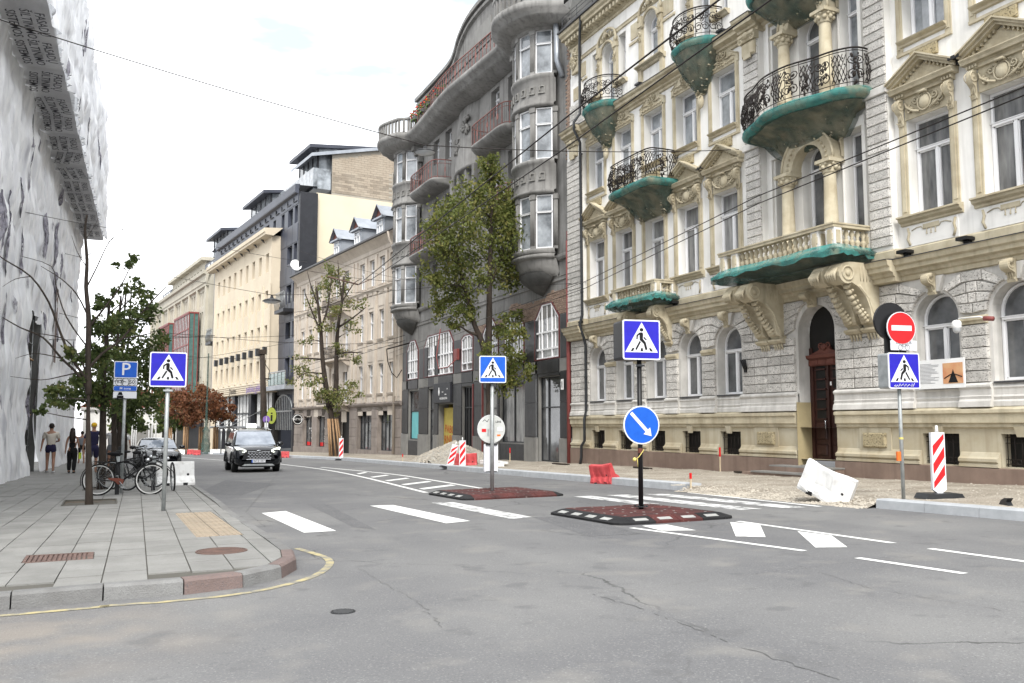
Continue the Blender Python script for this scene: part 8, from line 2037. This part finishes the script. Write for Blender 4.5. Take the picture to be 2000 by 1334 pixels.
# ================================================================== CARS
def wheel(par,x,y,r,s=1,w=.23):
    def tyre(m):
        n=26
        for(a,b_) in(((r*.66,-w/2),(r*.93,-w/2)),((r*.93,-w/2),(r,-w*.36)),((r,-w*.36),(r,w*.36)),((r,w*.36),(r*.93,w/2)),((r*.93,w/2),(r*.66,w/2))):
            vs=[(q[1],q[0]*cos(2*pi*k/n),q[0]*sin(2*pi*k/n)) for q in(a,b_) for k in range(n)];m.add(vs,[(k,(k+1)%n,n+(k+1)%n,n+k) for k in range(n)],0,True)
    def rim(m):
        n=20;vs=[(s*w*.30,r*.67*cos(2*pi*k/n),r*.67*sin(2*pi*k/n)) for k in range(n)]+[(s*w*.10,0,0)];m.add(vs,[(k,(k+1)%n,n) for k in range(n)])
        for k in range(10):a=2*pi*k/10;m.tube([(s*w*.42,.05*cos(a),.05*sin(a)),(s*w*.44,r*.64*cos(a),r*.64*sin(a))],.018,4)
    o=put(par,('ty',r,s),'wheel','tyre',(x,y,r),tyre);put(o,('rim',r,s),'rim','steel',(0,0,0),rim);return o
def loft(m,st,mirror=True):
    """stations (y, w, zb, zs, zt)"""
    k=None;vs=[]
    for y,w,zb,zs,zt in st:
        h=[(w*.86,zb),(w*.97,zb+.10),(w,zb+(zs-zb)*.45),(w*.99,zs-.14),(w*.965,zs-.04),(w*.90,zs+.01),(w*.62,zt-.015),(w*.3,zt),(0,zt+.004)]
        ring=[(-a,y,b_) for a,b_ in h]+[(a,y,b_) for a,b_ in h[::-1][1:]];k=len(ring);vs+=ring
    m.add(vs,[(i*k+j,(i+1)*k+j,(i+1)*k+j+1,i*k+j+1)[::-1] for i in range(len(st)-1) for j in range(k-1)]+[(i*k+k-1,(i+1)*k+k-1,(i+1)*k,i*k)[::-1] for i in range(len(st)-1)]+[tuple(range(k)),tuple(range((len(st)-1)*k+k-1,(len(st)-1)*k-1,-1))],0,True)
def ringbox(x,y0,y1,z,c=.12):return[(-x+c,y0,z),(x-c,y0,z),(x,y0+c,z),(x,y1-c*1.3,z),(x-c,y1,z),(-x+c,y1,z),(-x,y1-c*1.3,z),(-x,y0+c,z)]
def car(label,loc,rz,suv,plate_txt,group=None):
    t=root('car',label,'car',loc,rz);H=1.0 if suv else .86;F=2.3 if suv else 2.42
    m=MB()
    if suv:st=[(-2.3,.78,.50,.95,1.02),(-2.2,.88,.32,1.02,1.08),(-1.3,.925,.26,1.04,1.09),(0,.925,.24,1.02,1.08),(.9,.92,.24,1.00,1.09),(1.5,.925,.26,.99,1.07),(1.95,.90,.28,.95,1.01),(2.16,.87,.30,.90,.95),(2.27,.82,.36,.80,.84),(2.31,.74,.44,.66,.70)]
    else:st=[(-2.45,.78,.45,.86,.92),(-2.3,.86,.30,.92,.98),(-1.3,.90,.20,.92,.97),(0,.91,.18,.90,.95),(.9,.91,.18,.88,.97),(1.5,.91,.2,.86,.93),(2.05,.89,.2,.80,.86),(2.3,.85,.24,.74,.78),(2.42,.74,.34,.62,.66)]
    loft(m,st);m.build('body','car_black',t)
    zt=1.67 if suv else 1.38;zb=1.0 if suv else .90
    r1=ringbox(.86,-2.15 if suv else-1.7,1.28,zb,.16);r2=ringbox(.70,-1.95 if suv else-1.15,.52,zt-.08,.12);r3=ringbox(.62,-1.8 if suv else-.95,.30,zt,.12);r4=ringbox(.45,-1.6 if suv else-.8,.1,zt+.035,.1)
    m=MB();vs=r1+r2+r3+r4;m.add(vs,[(i*8+j,i*8+(j+1)%8,(i+1)*8+(j+1)%8,(i+1)*8+j) for i in range(3) for j in range(8)]+[tuple(range(24,32))],0,True);m.build('cabin','car_black',t)
    lp=lambda a,b_,f:tuple(a[i]+(b_[i]-a[i])*f for i in range(3))
    def pane(i,j,f0,f1,e0,e1,mt,nm,off):
        a,b_,c,d=r1[i],r1[j],r2[j],r2[i];A_=lp(a,d,f0);B_=lp(b_,c,f0);C_=lp(b_,c,f1);D_=lp(a,d,f1)
        q=[lp(A_,B_,e0),lp(A_,B_,e1),lp(D_,C_,e1),lp(D_,C_,e0)];m=MB();m.add([tuple(Vector(p)+Vector(off)) for p in q],[(0,1,2,3)]);return m.build(nm,mt,t)
    pane(4,5,.10,1.0,-.07,1.07,'car_glass','windscreen',(0,.02,.012));pane(0,1,.2,.95,.02,.98,'side_glass','rear_window',(0,-.015,.01))
    for i,j in((2,3),(6,7)):
        s=1 if r1[i][0]>0 else-1;e=[(.04,.42),(.46,.82)] if suv else[(.08,.48),(.52,.9)]
        for e0,e1 in e:pane(i,j,.18,.95,e0 if s>0 else 1-e1,e1 if s>0 else 1-e0,'side_glass','side_window',(s*.012,0,.006))
        m=MB();yy=[lp(r1[i],r1[j],.03),lp(r1[i],r1[j],.97)];m.tube([(p[0]+s*.01,p[1],p[2]+.03) for p in yy],.012,4);m.build('window_trim','chrome',t)
    wr_=.36 if suv else .335;fy,ry=(1.35,-1.33) if suv else(1.52,-1.45)
    for s in(-1,1):
        for y in(fy,ry):
            wheel(t,s*.80,y,wr_,s)
            put(t,('arch',suv,s),'wheel_arch','black_paint',(s*.0,y,0),lambda m:m.tube([(s*.915,(wr_+.07)*cos(pi*k/14-.1),wr_+(wr_+.07)*sin(pi*(k)/14)) for k in range(15)],.045 if suv else .02,5))
    for s in(-1,1):
        m=MB();m.ball((s*1.02,.86,zb+.10),1,10,0,(.13,.08,.085));m.tube([(s*.86,.95,zb+.02),(s*.98,.88,zb+.08)],.03,5);m.build('mirror','car_black',t)
    if suv:
        m=MB();m.prism([(-.62,.50),(.62,.50),(.50,.86),(-.50,.86)],2.20,2.325);g=m.build('grille','black_paint',t)
        m=MB()
        for r_ in range(4):
            for k in range(7):
                w_=(.44-.0*r_);x_=-w_+2*w_*(k+.5*(r_%2))/7;m.box(x_-.035,x_+.035,2.325,2.335,.555+.062*r_,.575+.062*r_)
        m.box(-.46,.46,2.32,2.345,.50,.525);m.box(-.42,-.12,2.31,2.33,.80,.815);m.box(.12,.42,2.31,2.33,.80,.815);m.build('grille_bars','chrome',g)
        m=MB();m.tube([(.085*cos(2*pi*k/14),2.345,.80+.055*sin(2*pi*k/14)) for k in range(15)],.012,4,0,False);m.tube([(.035*cos(2*pi*k/10),2.345,.81+.045*sin(2*pi*k/10)) for k in range(11)],.009,4,0,False);m.build('emblem','chrome',g)
        for s in(-1,1):
            P=[(.47,.80),(.56,.76),(.80,.83),(.86,.96),(.80,.985),(.56,.91),(.47,.86)];P=[(s*a,b_) for a,b_ in P][::(1 if s>0 else-1)]
            m=MB();n_=len(P);yy=lambda x_:2.335-.20*max(0,(abs(x_)-.45)/.42)**1.6
            m.add([(a,yy(a),b_) for a,b_ in P]+[(a,yy(a)-.15,b_) for a,b_ in P],[tuple(range(n_))[::-1]]+[(i,(i+1)%n_,(i+1)%n_+n_,i+n_) for i in range(n_)]);hl=m.build('headlight','headlight',t)
            m=MB();m.add([(s*a,yy(a)+.006,b_) for a,b_ in((.56,.80),(.72,.84),(.74,.89),(.56,.86))],[(0,1,2,3),(3,2,1,0)]);m.build('lamp_core','side_glass',hl)
            m=MB();m.ball((s*.74,2.22,.52),1,8,0,(.05,.04,.05));m.build('fog_lamp','lamp_clear',t)
            m=MB();m.tube([(s*.60,.35,zt+.03),(s*.60,.2,zt+.09),(s*.60,-1.6,zt+.09),(s*.60,-1.75,zt+.03)],.02,5);m.build('roof_rail','steel',t)
        m=MB();m.prism([(-.62,.26),(.62,.26),(.52,.33),(-.52,.33)],2.20,2.33);m.build('skid_plate','steel',t)
        m=MB();m.box(-.6,.6,-1.9,2.2,.2,.3);m.build('underbody','black_paint',t)
        ts_=root('taxi_sign','small pale lit sign box on the roof of the oncoming black car','sign',(loc[0]+.05,loc[1]+.7,loc[2]+zt+.05),rz);m=MB();m.prism(rrect(.42,.2,.05),-.07,.07);o=m.build('box','headlight',ts_,(0,0,.12));m=MB();m.box(-.12,.12,-.05,.05,0,.03);m.build('foot','black_paint',ts_)
    else:
        for s in(-1,1):
            P=[(s*a,b_) for a,b_ in((.05,.56),(.34,.55),(.38,.60),(.34,.69),(.07,.70),(.04,.64))];m=MB();m.prism(P[::(1 if s>0 else-1)],2.36,2.43);g=m.build('kidney_grille','black_paint',t)
            m=MB();m.tube([(a,2.44,b_) for a,b_ in P+P[:1]],.014,4,0,False);m.build('grille_rim','chrome',g)
            m=MB();P=[(s*a,b_) for a,b_ in((.42,.62),(.80,.66),(.84,.73),(.50,.71))][::(1 if s>0 else-1)];yy=lambda x_:2.42-.18*max(0,(abs(x_)-.4)/.44)**1.5
            m.add([(a,yy(a)+.01,b_) for a,b_ in P]+[(a,yy(a)-.15,b_) for a,b_ in P],[(3,2,1,0)]+[(i,(i+1)%4,(i+1)%4+4,i+4) for i in range(4)]);m.build('headlight','lamp_clear',t)
            m=MB();m.tube([(s*.55,2.44,.63),(s*.6,2.44,.66),(s*.6,2.43,.69)],.02,4);m.build('daylight_ring','white_paint',t)
            m=MB();m.box(s*.65-.12,s*.65+.12,2.28,2.36,.30,.40);m.build('air_intake','black_paint',t)
        m=MB();m.prism([(-.45,.26),(.45,.26),(.40,.38),(-.40,.38)],2.3,2.425);m.build('lower_intake','black_paint',t)
    zp=.44 if suv else .46;m=MB();m.box(-.26,.26,F+.015,F+.03,zp-.055,zp+.055);p=m.build('number_plate','sign_white',t);m=MB();m.box(.22,.26,F+.03,F+.033,zp-.055,zp+.055);m.build('blue_band','sign_blue2',p)
    text(plate_txt,'lettering','cloth_black',p,(-.02,F+.034,zp),.115,(pi/2,0,pi),.95)
    t.rotation_euler=(math.atan(.0145),0,rz);return t
x,y=5.40,38.5
car('black sport utility car with lit headlights and a roof sign driving towards the viewer',(x,y,G(x,y)),R_(180-1.5),True,'NTZ 337')
x,y=1.95,43.6;car('black parked saloon car with a twin grille at the left kerb behind the bicycles',(x,y,G(x,y)),R_(180),False,'LHF 528')

# ================================================================== BICYCLES
def bicycle(label,pa,pb,lean,guard,rimc,steer=0,rack=True):
    """pa rear contact, pb front contact (ground points)"""
    d=Vector((pb[0]-pa[0],pb[1]-pa[1],0));L_=d.length;a=atan2(d.y,d.x);z=G(pa[0],pa[1])+PH
    t=root('bicycle',label,'bicycle',(pa[0],pa[1],z));t.rotation_euler=(lean,0,a) if 0 else(0,0,0)
    t.matrix_world=Matrix.Translation((pa[0],pa[1],z))@Matrix.Rotation(a,4,'Z')@Matrix.Rotation(lean,4,'X')
    r=.345;W=L_
    def wh(x,ang):
        o=None;m=MB();n=36;m.tube([(r*.965*cos(2*pi*k/n),0,r*.965*sin(2*pi*k/n)) for k in range(n+1)],.021,6,0,False);o=m.build('wheel','tyre',t,(x,0,r),ang)
        m=MB();m.tube([(r*.90*cos(2*pi*k/n),0,r*.90*sin(2*pi*k/n)) for k in range(n+1)],.015,6,0,False);m.build('rim',rimc,o)
        m=MB()
        for k in range(18):q=2*pi*k/18;m.tube([(.02*cos(q+.6),.02*(-1)**k,.02*sin(q+.6)),(r*.89*cos(q),0,r*.89*sin(q))],.0022,3,0,False)
        m.tube([(0,-.045,0),(0,.045,0)],.022,8);m.build('spokes','steel',o)
    wh(0,0);wh(W,steer)
    bbx,bbz=W*.42,.30;sx,sz=W*.28,.86;hx_,hz_=W*.80,.86;m=MB()
    m.tube([(bbx,0,bbz),(sx+.03,0,sz-.1)],.017,7);m.tube([(bbx,0,bbz),(hx_+.04,0,hz_-.22)],.019,7);m.tube([(sx+.06,0,sz-.14),(hx_,0,hz_-.06)],.017,7)
    for s in(-1,1):m.tube([(bbx,s*.03,bbz),(0,s*.055,r)],.010,5);m.tube([(sx+.05,s*.03,sz-.14),(0,s*.055,r)],.009,5)
    m.tube([(hx_+.06,0,hz_-.26),(hx_-.01,0,hz_+.05)],.021,7);m.build('frame','black_paint',t)
    m=MB();ca,sa=cos(steer),sin(steer)
    for s in(-1,1):m.tube([(hx_+.06,s*.03,hz_-.24),(W-.02,s*.05,r+.12),(W,s*.05,r)],.011,5)
    m.build('fork','black_paint',t)
    m=MB();m.tube([(hx_-.01,0,hz_),(hx_-.03,0,hz_+.16)],.014,6);m.tube([(hx_-.20,-.27,hz_+.17),(hx_-.06,-.24,hz_+.20),(hx_,-.10,hz_+.17),(hx_,.10,hz_+.17),(hx_-.06,.24,hz_+.20),(hx_-.20,.27,hz_+.17)],.012,6);m.build('handlebar','steel',t)
    m=MB()
    for s in(-1,1):m.tube([(hx_-.22,s*.275,hz_+.17),(hx_-.10,s*.25,hz_+.19)],.018,6)
    m.build('grip','black_paint',t)
    m=MB();m.ball((hx_+.12,0,hz_-.08),.055,8,0,(1,.8,.8));m.build('lamp','chrome',t)
    m=MB();m.tube([(sx+.03,0,sz-.1),(sx,0,sz+.02)],.013,6);m.ball((sx-.04,0,sz+.06),1,10,0,(.14,.09,.045));m.ball((sx+.08,0,sz+.055),1,8,0,(.09,.035,.03));m.build('saddle','cloth_black',t)
    m=MB()
    for cx,a0,a1 in((0,20,200),(W,40,150)):
        if cx and steer:continue
        P=[(cx+(r+.035)*cos(R_(a0+(a1-a0)*k/12)),r+(r+.035)*sin(R_(a0+(a1-a0)*k/12))) for k in range(13)]
        m.add([(x_,s*.03,z_) for x_,z_ in P for s in(-1,1)],[(2*i,2*i+1,2*i+3,2*i+2) for i in range(12)]+[(2*i+2,2*i+3,2*i+1,2*i) for i in range(12)])
    m.build('mudguard','black_paint',t)
    m=MB();m.prism([(.22,r+.0),(bbx-.10,bbz-.0),(bbx-.03,bbz-.07),(bbx+.07,bbz-.05),(bbx+.08,bbz+.04),(bbx,bbz+.07),(.22,r+.035)],-.075,-.055);m.build('chain_guard',guard,t)
    m=MB();m.tube([(bbx,-.09,bbz),(bbx+.10,-.10,bbz-.13)],.012,5);m.tube([(bbx,.09,bbz),(bbx-.10,.10,bbz+.13)],.012,5);m.box(bbx+.05,bbx+.15,-.17,-.10,bbz-.15,bbz-.12);m.box(bbx-.15,bbx-.05,.10,.17,bbz+.12,bbz+.15);m.build('crank','steel',t)
    if rack:
        m=MB();m.tube([(sx+.02,-.05,sz-.16),(-.12,-.06,r*2+.06)],.008,5);m.tube([(sx+.02,.05,sz-.16),(-.12,.06,r*2+.06)],.008,5);m.tube([(-.06,-.05,r*2+.05),(0,-.06,r)],.007,4)
        for k in range(4):m.tube([(-.1+.08*k,-.06,r*2+.058),(-.1+.08*k,.06,r*2+.058)],.006,4)
        m.build('luggage_rack','black_paint',t)
    return t
a=gp(190,968,PH);b_=gp(293,965.5,PH);sc_=1.10/hypot(b_[0]-a[0],b_[1]-a[1])
bicycle('black bicycle with a rusty red chain guard and white rims by the near tree',a,b_,R_(-8),'tile_red','tyre_white')
a2=gp(248,958,PH);b2=gp(338,958,PH);bicycle('black bicycle behind the first with its front wheel turned to the road',a2,b2,R_(5),'black_paint','steel',R_(-48))
a3=(a2[0]-.35,a2[1]+1.0);b3=(a3[0]+1.0,a3[1]+.2);bicycle('dark bicycle farthest behind the other two at the black bollards',a3,b3,R_(-4),'black_paint','steel')
for i,(px_,py_,h) in enumerate(((228,966,.95),(299,958,.92),(232,948,1.0))):
    x,y=gp(px_,py_,PH);t=root('bike_stand',('black square bollard under the saddle of the nearest bicycle','black bollard behind the front wheel of the nearest bicycle','black bollard farther back between the bicycles')[i],'bollard',(x,y,G(x,y)+PH));m=MB();m.box(-.045,.045,-.045,.045,-.02,h);m.box(-.055,.055,-.055,.055,h,h+.03);m.build('post','black_paint',t);m=MB();m.box(-.04,.04,-.049,-.046,h-.25,h-.1);m.build('band','galv',t)

# ================================================================== PEOPLE
def person(label,px_,py_,scale,body,parts,rz=0,Y=None,hair=None,extra=None):
    x,y=gp(px_,py_,PH)
    if Y:y=Y;x=yp(px_,py_,Y).x
    t=root('person',label,'person',(x,y,G(x,y)+PH+.002),rz);t.scale=(scale,)*3
    me=body.copy();me.materials.clear();me.materials.append(M['skin']);link('body',me,t)
    for nm,msh,mt in parts:mm=msh.copy();mm.materials.clear();mm.materials.append(M[mt]);link(nm,mm,t)
    if hair:
        m=MB();
        if hair=='short':m.ball((0,-.012,1.715),1,12,0,(.088,.10,.085));m.ball((0,-.045,1.66),1,10,0,(.078,.06,.06));m.build('hair','hair',t)
        elif hair=='long':m.ball((0,-.012,1.72),1,12,0,(.098,.11,.095));m.tube([(0,-.05,1.70),(0,-.075,1.60),(0,-.10,1.45),(.0,-.115,1.30),(0,-.11,1.20)],[.10,.115,.125,.10,.05],10);m.build('hair','hair',t)
        elif hair=='cap':m.ball((0,-.005,1.725),1,12,0,(.098,.108,.085));m.box(-.07,.07,.07,.17,1.70,1.715);m.build('cap','cap_yellow',t)
    m=MB();m.ball((0,.095,1.665),.016,6);m.ball((-.03,.088,1.695),.010,6);m.ball((.03,.088,1.695),.010,6);m.box(-.022,.022,.085,.094,1.625,1.632);m.ball((-.088,0,1.67),1,6,0,(.012,.022,.032));m.ball((.088,0,1.67),1,6,0,(.012,.022,.032));m.build('face','skin',t)
    if extra:extra(t)
    return t
def bag(t):m=MB();m.ball((.26,.06,.92),1,8,0,(.05,.10,.12));m.tube([(.16,-.02,1.40),(.24,.0,1.2),(.27,.05,1.02)],.008,4);m.build('shoulder_bag','cloth_black',t);m=MB();m.box(.24,.34,-.02,.02,.58,.82);m.build('carrier_bag','hivis',t)
person('man in a beige T-shirt and navy shorts walking away along the wrapped building',97,924,1.05,PB1,[('shirt',TEE1,'tee_beige'),('shorts',SH1,'cloth_navy'),('shoe',S1L,'cloth_white'),('shoe',S1R,'cloth_white')],R_(3),None,'short')
person('woman with long dark hair in black clothes walking away with a bag',139,925,.93,PB2,[('top',TEE2,'cloth_black'),('trousers',TR2,'cloth_black'),('shoe',S2L,'cloth_black'),('shoe',S2R,'cloth_black')],R_(-4),None,'long',bag)

person('heavy man in a yellow cap and navy clothes half hidden by the nearest left trunk',180,926,1.03,PB3,[('shirt',TEE3,'cloth_navy'),('shorts',SH3,'cloth_navy')],R_(0),36.5,'cap')
person('person in a white shirt standing between the left tree trunks',217,918,1.0,PB3,[('shirt',TEE3,'cloth_white'),('trousers',TR2,'cloth_grey')],R_(180),40.,'short')
person('small far person in a pale top beside the parking sign pole',241,905,.97,PB1,[('shirt',TEE1,'cloth_white'),('shorts',SH1,'cloth_black')],R_(170),50.,'short')
person('far person in grey beyond the woman in black',158,910,.95,PB1,[('shirt',TEE1,'cloth_grey'),('shorts',SH1,'cloth_black')],R_(10),52.,'short')
# ================================================================== WIRES, HANGING LAMPS, POSTS
def wire(label,pts,r=.011,sag=0.,group=None,mt='iron'):
    P=[];pts=[Vector(p) for p in pts]
    for a,b_ in zip(pts,pts[1:]):
        for k in range(8):t_=k/8;p=a.lerp(b_,t_);p.z-=sag*4*t_*(1-t_);P.append(p)
    P.append(pts[-1]);c=P[len(P)//2].copy();t=root('overhead_wire',label,'wire',c,0,group);m=MB();m.tube([p-c for p in P],r,5);m.build('cable',mt,t);return t
def HL(L_,z):return[hp(a,b_,z) for a,b_ in L_]
def ext(P):a,b_=P[0],P[1];return[a+(a-b_)*.6]+P
wire('thick black tram wire crossing the upper storeys of the ornate house, upper one',ext(HL([(1404,0),(1105,230),(700,556)],6.4)),.014)
wire('thick black tram wire just below the upper one over the grey house',ext(HL([(1505,0),(1100,292),(725,546)],6.3)),.012)
wire('tram wire crossing the ornate house at the big stone balcony, upper of the pair',ext(HL([(2000,170),(1480,383),(1145,549),(760,690)],6.0)),.011)
wire('tram wire crossing the ornate house at the big stone balcony, lower of the pair',ext(HL([(2000,186),(1480,398),(1145,562),(760,700)],5.9)),.011)
for i,z in enumerate((5.6,5.5)):
    wire(('upper thin tram wire running down the street to the dark post','lower thin tram wire running down the street to the dark post')[i],HL([(790,655+10*i),(640,700+12*i),(470,760+8*i)],z),.014,0,'thin far tram wires')
# span wire with the big dish lamp
LP=Vector((7.15,21.5,8.55));hook=Vector((17.17,21.5,R_(0)+9.72))
wire('span wire carrying the large dish lamp over the street',[Vector((-5.2,21.5,10.6)),LP,hook],.013,.12)
def dish(label,p,s):
    t=root('street_lamp',label,'street lamp',p);t.scale=(s,)*3
    m=MB();m.lathe([(.0,-.02),(.05,-.03),(.07,-.10),(.10,-.16),(.36,-.24),(.44,-.30),(.43,-.32)],(0,0,0),24);m.build('shade','black_paint',t)
    m=MB();m.lathe([(.42,-.31),(.34,-.37),(.18,-.41),(0,-.42)],(0,0,0),20);m.build('bowl','lamp_clear',t)
    m=MB();m.tube([(-.25,0,.02),(0,0,-.02),(.25,0,.0)],.014,5);m.build('hanger','iron',t)
dish('large dark dish lamp hanging over the street before the grey house',LP,.62)
Y2=50.;a=yp(531,576,Y2);dish('small dish lamp hanging before the beige building',a,1.15);wire('span wire carrying the small far dish lamp',[Vector((-3,Y2,a.z+1.6)),a,Vector((17.1,Y2,a.z+1.0))],.012,.1)
Y3=74.;a=yp(302,712,Y3);dish('far dish lamp hanging beside the left crossing sign',a,.8);wire('span wire carrying the farthest dish lamp',[Vector((-2,Y3,a.z+.4)),a,Vector((14.9,Y3,a.z+2.5))],.014,.1)
wire('thin span wire from the netting to the roof corner of the peach house',[yp(0,403,33.),yp(290,455,45.),yp(600,512,62.)],.012,.1)
wire('thin grey span wire across the crowns of the left trees',[Vector((-3.2,47,zat(60,600,-3,47))),yp(390,655,49.),yp(790,668,49)],.012,.25)
wire('thin grey span wire over the island sign to the ornate house',[yp(560,480,60.),yp(800,548,48.),yp(1145,552,31.)],.010,.2)
for i,(p,q_,Y) in enumerate((((0,660),(420,655),44.),((290,690),(560,700),60.),((560,520),(775,550),55.),((300,655),(575,655),66.),((575,610),(790,560),55.))):
    wire(('thin cable in front of the left netting','thin cable below the beige building windows','insulated span in front of the peach house top floor','far thin cable across the cream building','slanting cable in front of the peach house')[i],[yp(*p,Y),yp(*q_,Y)],.014,.15)
m=MB();p0,p1=yp(640,540,55.),yp(700,556,55.);
t=root('wire_insulator','rusty insulator bars on the span wire before the peach house','insulator',p0);m.tube([(0,0,0),p1-p0],.05,6);m.tube([p1-p0,yp(725,545,55)-p0],.03,5);m.build('rod','rust_iron',t)
p0,p1=yp(755,682,54.),yp(800,670,54.);t=root('wire_bracket','black wire bracket with a hanging cable loop at the right edge of the peach house','bracket',p0)
m=MB();m.tube([(0,0,0),p1-p0],.05,6);m.tube([Vector((0,0,0))]+[yp(a,b_,54.)-p0 for a,b_ in((757,705),(765,728),(775,738),(785,722))],.035,5);m.build('arm','iron',t)
# dark wooden post with round signs, old lamp post, glass posts
Y=71.;p=yp(512,893,Y);zt=zat(512,683,p.x,Y);t=root('wooden_post','dark leaning wooden post by the far road edge behind the black car','post',(p.x,Y,G(p.x,Y)));m=MB();q_=yp(512,683,Y)-Vector((p.x,Y,G(p.x,Y)));b0=yp(518,880,Y)-Vector((p.x,Y,G(p.x,Y)));m.tube([(b0.x,0,-.1),(q_.x,0,q_.z)],[.26,.20],8);m.box(q_.x-.3,q_.x+.3,-.25,.25,q_.z-.35,q_.z);m.build('post','bark',t)
m=MB();m.box(q_.x-.1,q_.x+.7,-.05,.05,q_.z-2.3,q_.z-2.2);m.tube([(q_.x+.1,0,q_.z-.9),(q_.x+.6,0,q_.z-1.6),(q_.x+.55,0,q_.z-2.2)],.03,4);m.build('bracket','iron',t)
p=yp(518.5,890,69.);B0=G(p.x,69.)+.1;z=zat(518.5,819,p.x,69.);t=root('no_parking_sign','round purple blue sign with a small white plate before the dark post','road sign',(p.x,69.,B0));disc(t,'disc','sign_purple',.27,-.03,0,z-B0);pole(t,'galv',.04,z-B0+.2)
z2=zat(518.5,830,p.x,69.);plate(t,'small_panel','sign_white',rrect(.26,.55,.02),-.03,-.01,(0,0,z2-B0));plate(t,'mark','cloth_black',rrect(.08,.3,.01),-.035,-.031,(0,0,z2-B0))
t=root('oval_sign','oval lime yellow and black sign with a letter i beside the round purple sign','sign',yp(530,817,70.));m=MB();m.prism([(.38*cos(2*pi*k/24),.85*sin(2*pi*k/24)) for k in range(24)],-.05,.05);m.build('oval','cloth_black',t);m=MB();m.prism([(.35*cos(2*pi*k/24),.20+.62*sin(2*pi*k/24)) for k in range(24)],-.07,-.051);m.build('lime_field','sign_lime',t)
text('i','letter','cloth_black',t,(0,-.08,.1),1.0,(pi/2,0,0),1.4)
Y=82.;p=yp(401,889,Y);B0=G(p.x,Y);zt=zat(401,690,p.x,Y)-B0;t=root('old_lamp_post','old green cast iron lamp post with a thick foot under the rust coloured trees','lamp post',(p.x,Y,B0));m=MB();m.lathe([(.5,0),(.5,.3),(.36,.5),(.4,.9),(.3,1.1),(.22,1.8),(.3,2.0),(.24,2.1),(.12,2.4),(.08,5.),(.06,zt)],(0,0,0),14);m.build('column','dark_net',t)
for i,px_ in enumerate((431,440,452,458)):
    Y=76.;p=yp(px_,893,Y);B0=G(p.x,Y)+.1;h=zat(px_,838,p.x,Y)-B0;t=root('glass_post',('leftmost slim white capped post before the ribbed glazing','second slim white capped post before the ribbed glazing','third slim white capped post before the ribbed glazing','slim white capped post nearest the black car')[i],'post',(p.x,Y,B0),0,'slim posts before the beige building');m=MB();m.tube([(0,0,0),(0,0,h*.9)],.05,6);m.build('post','steel',t);m=MB();m.tube([(0,0,h*.9),(0,0,h)],.075,6);m.build('cap','white_paint',t)
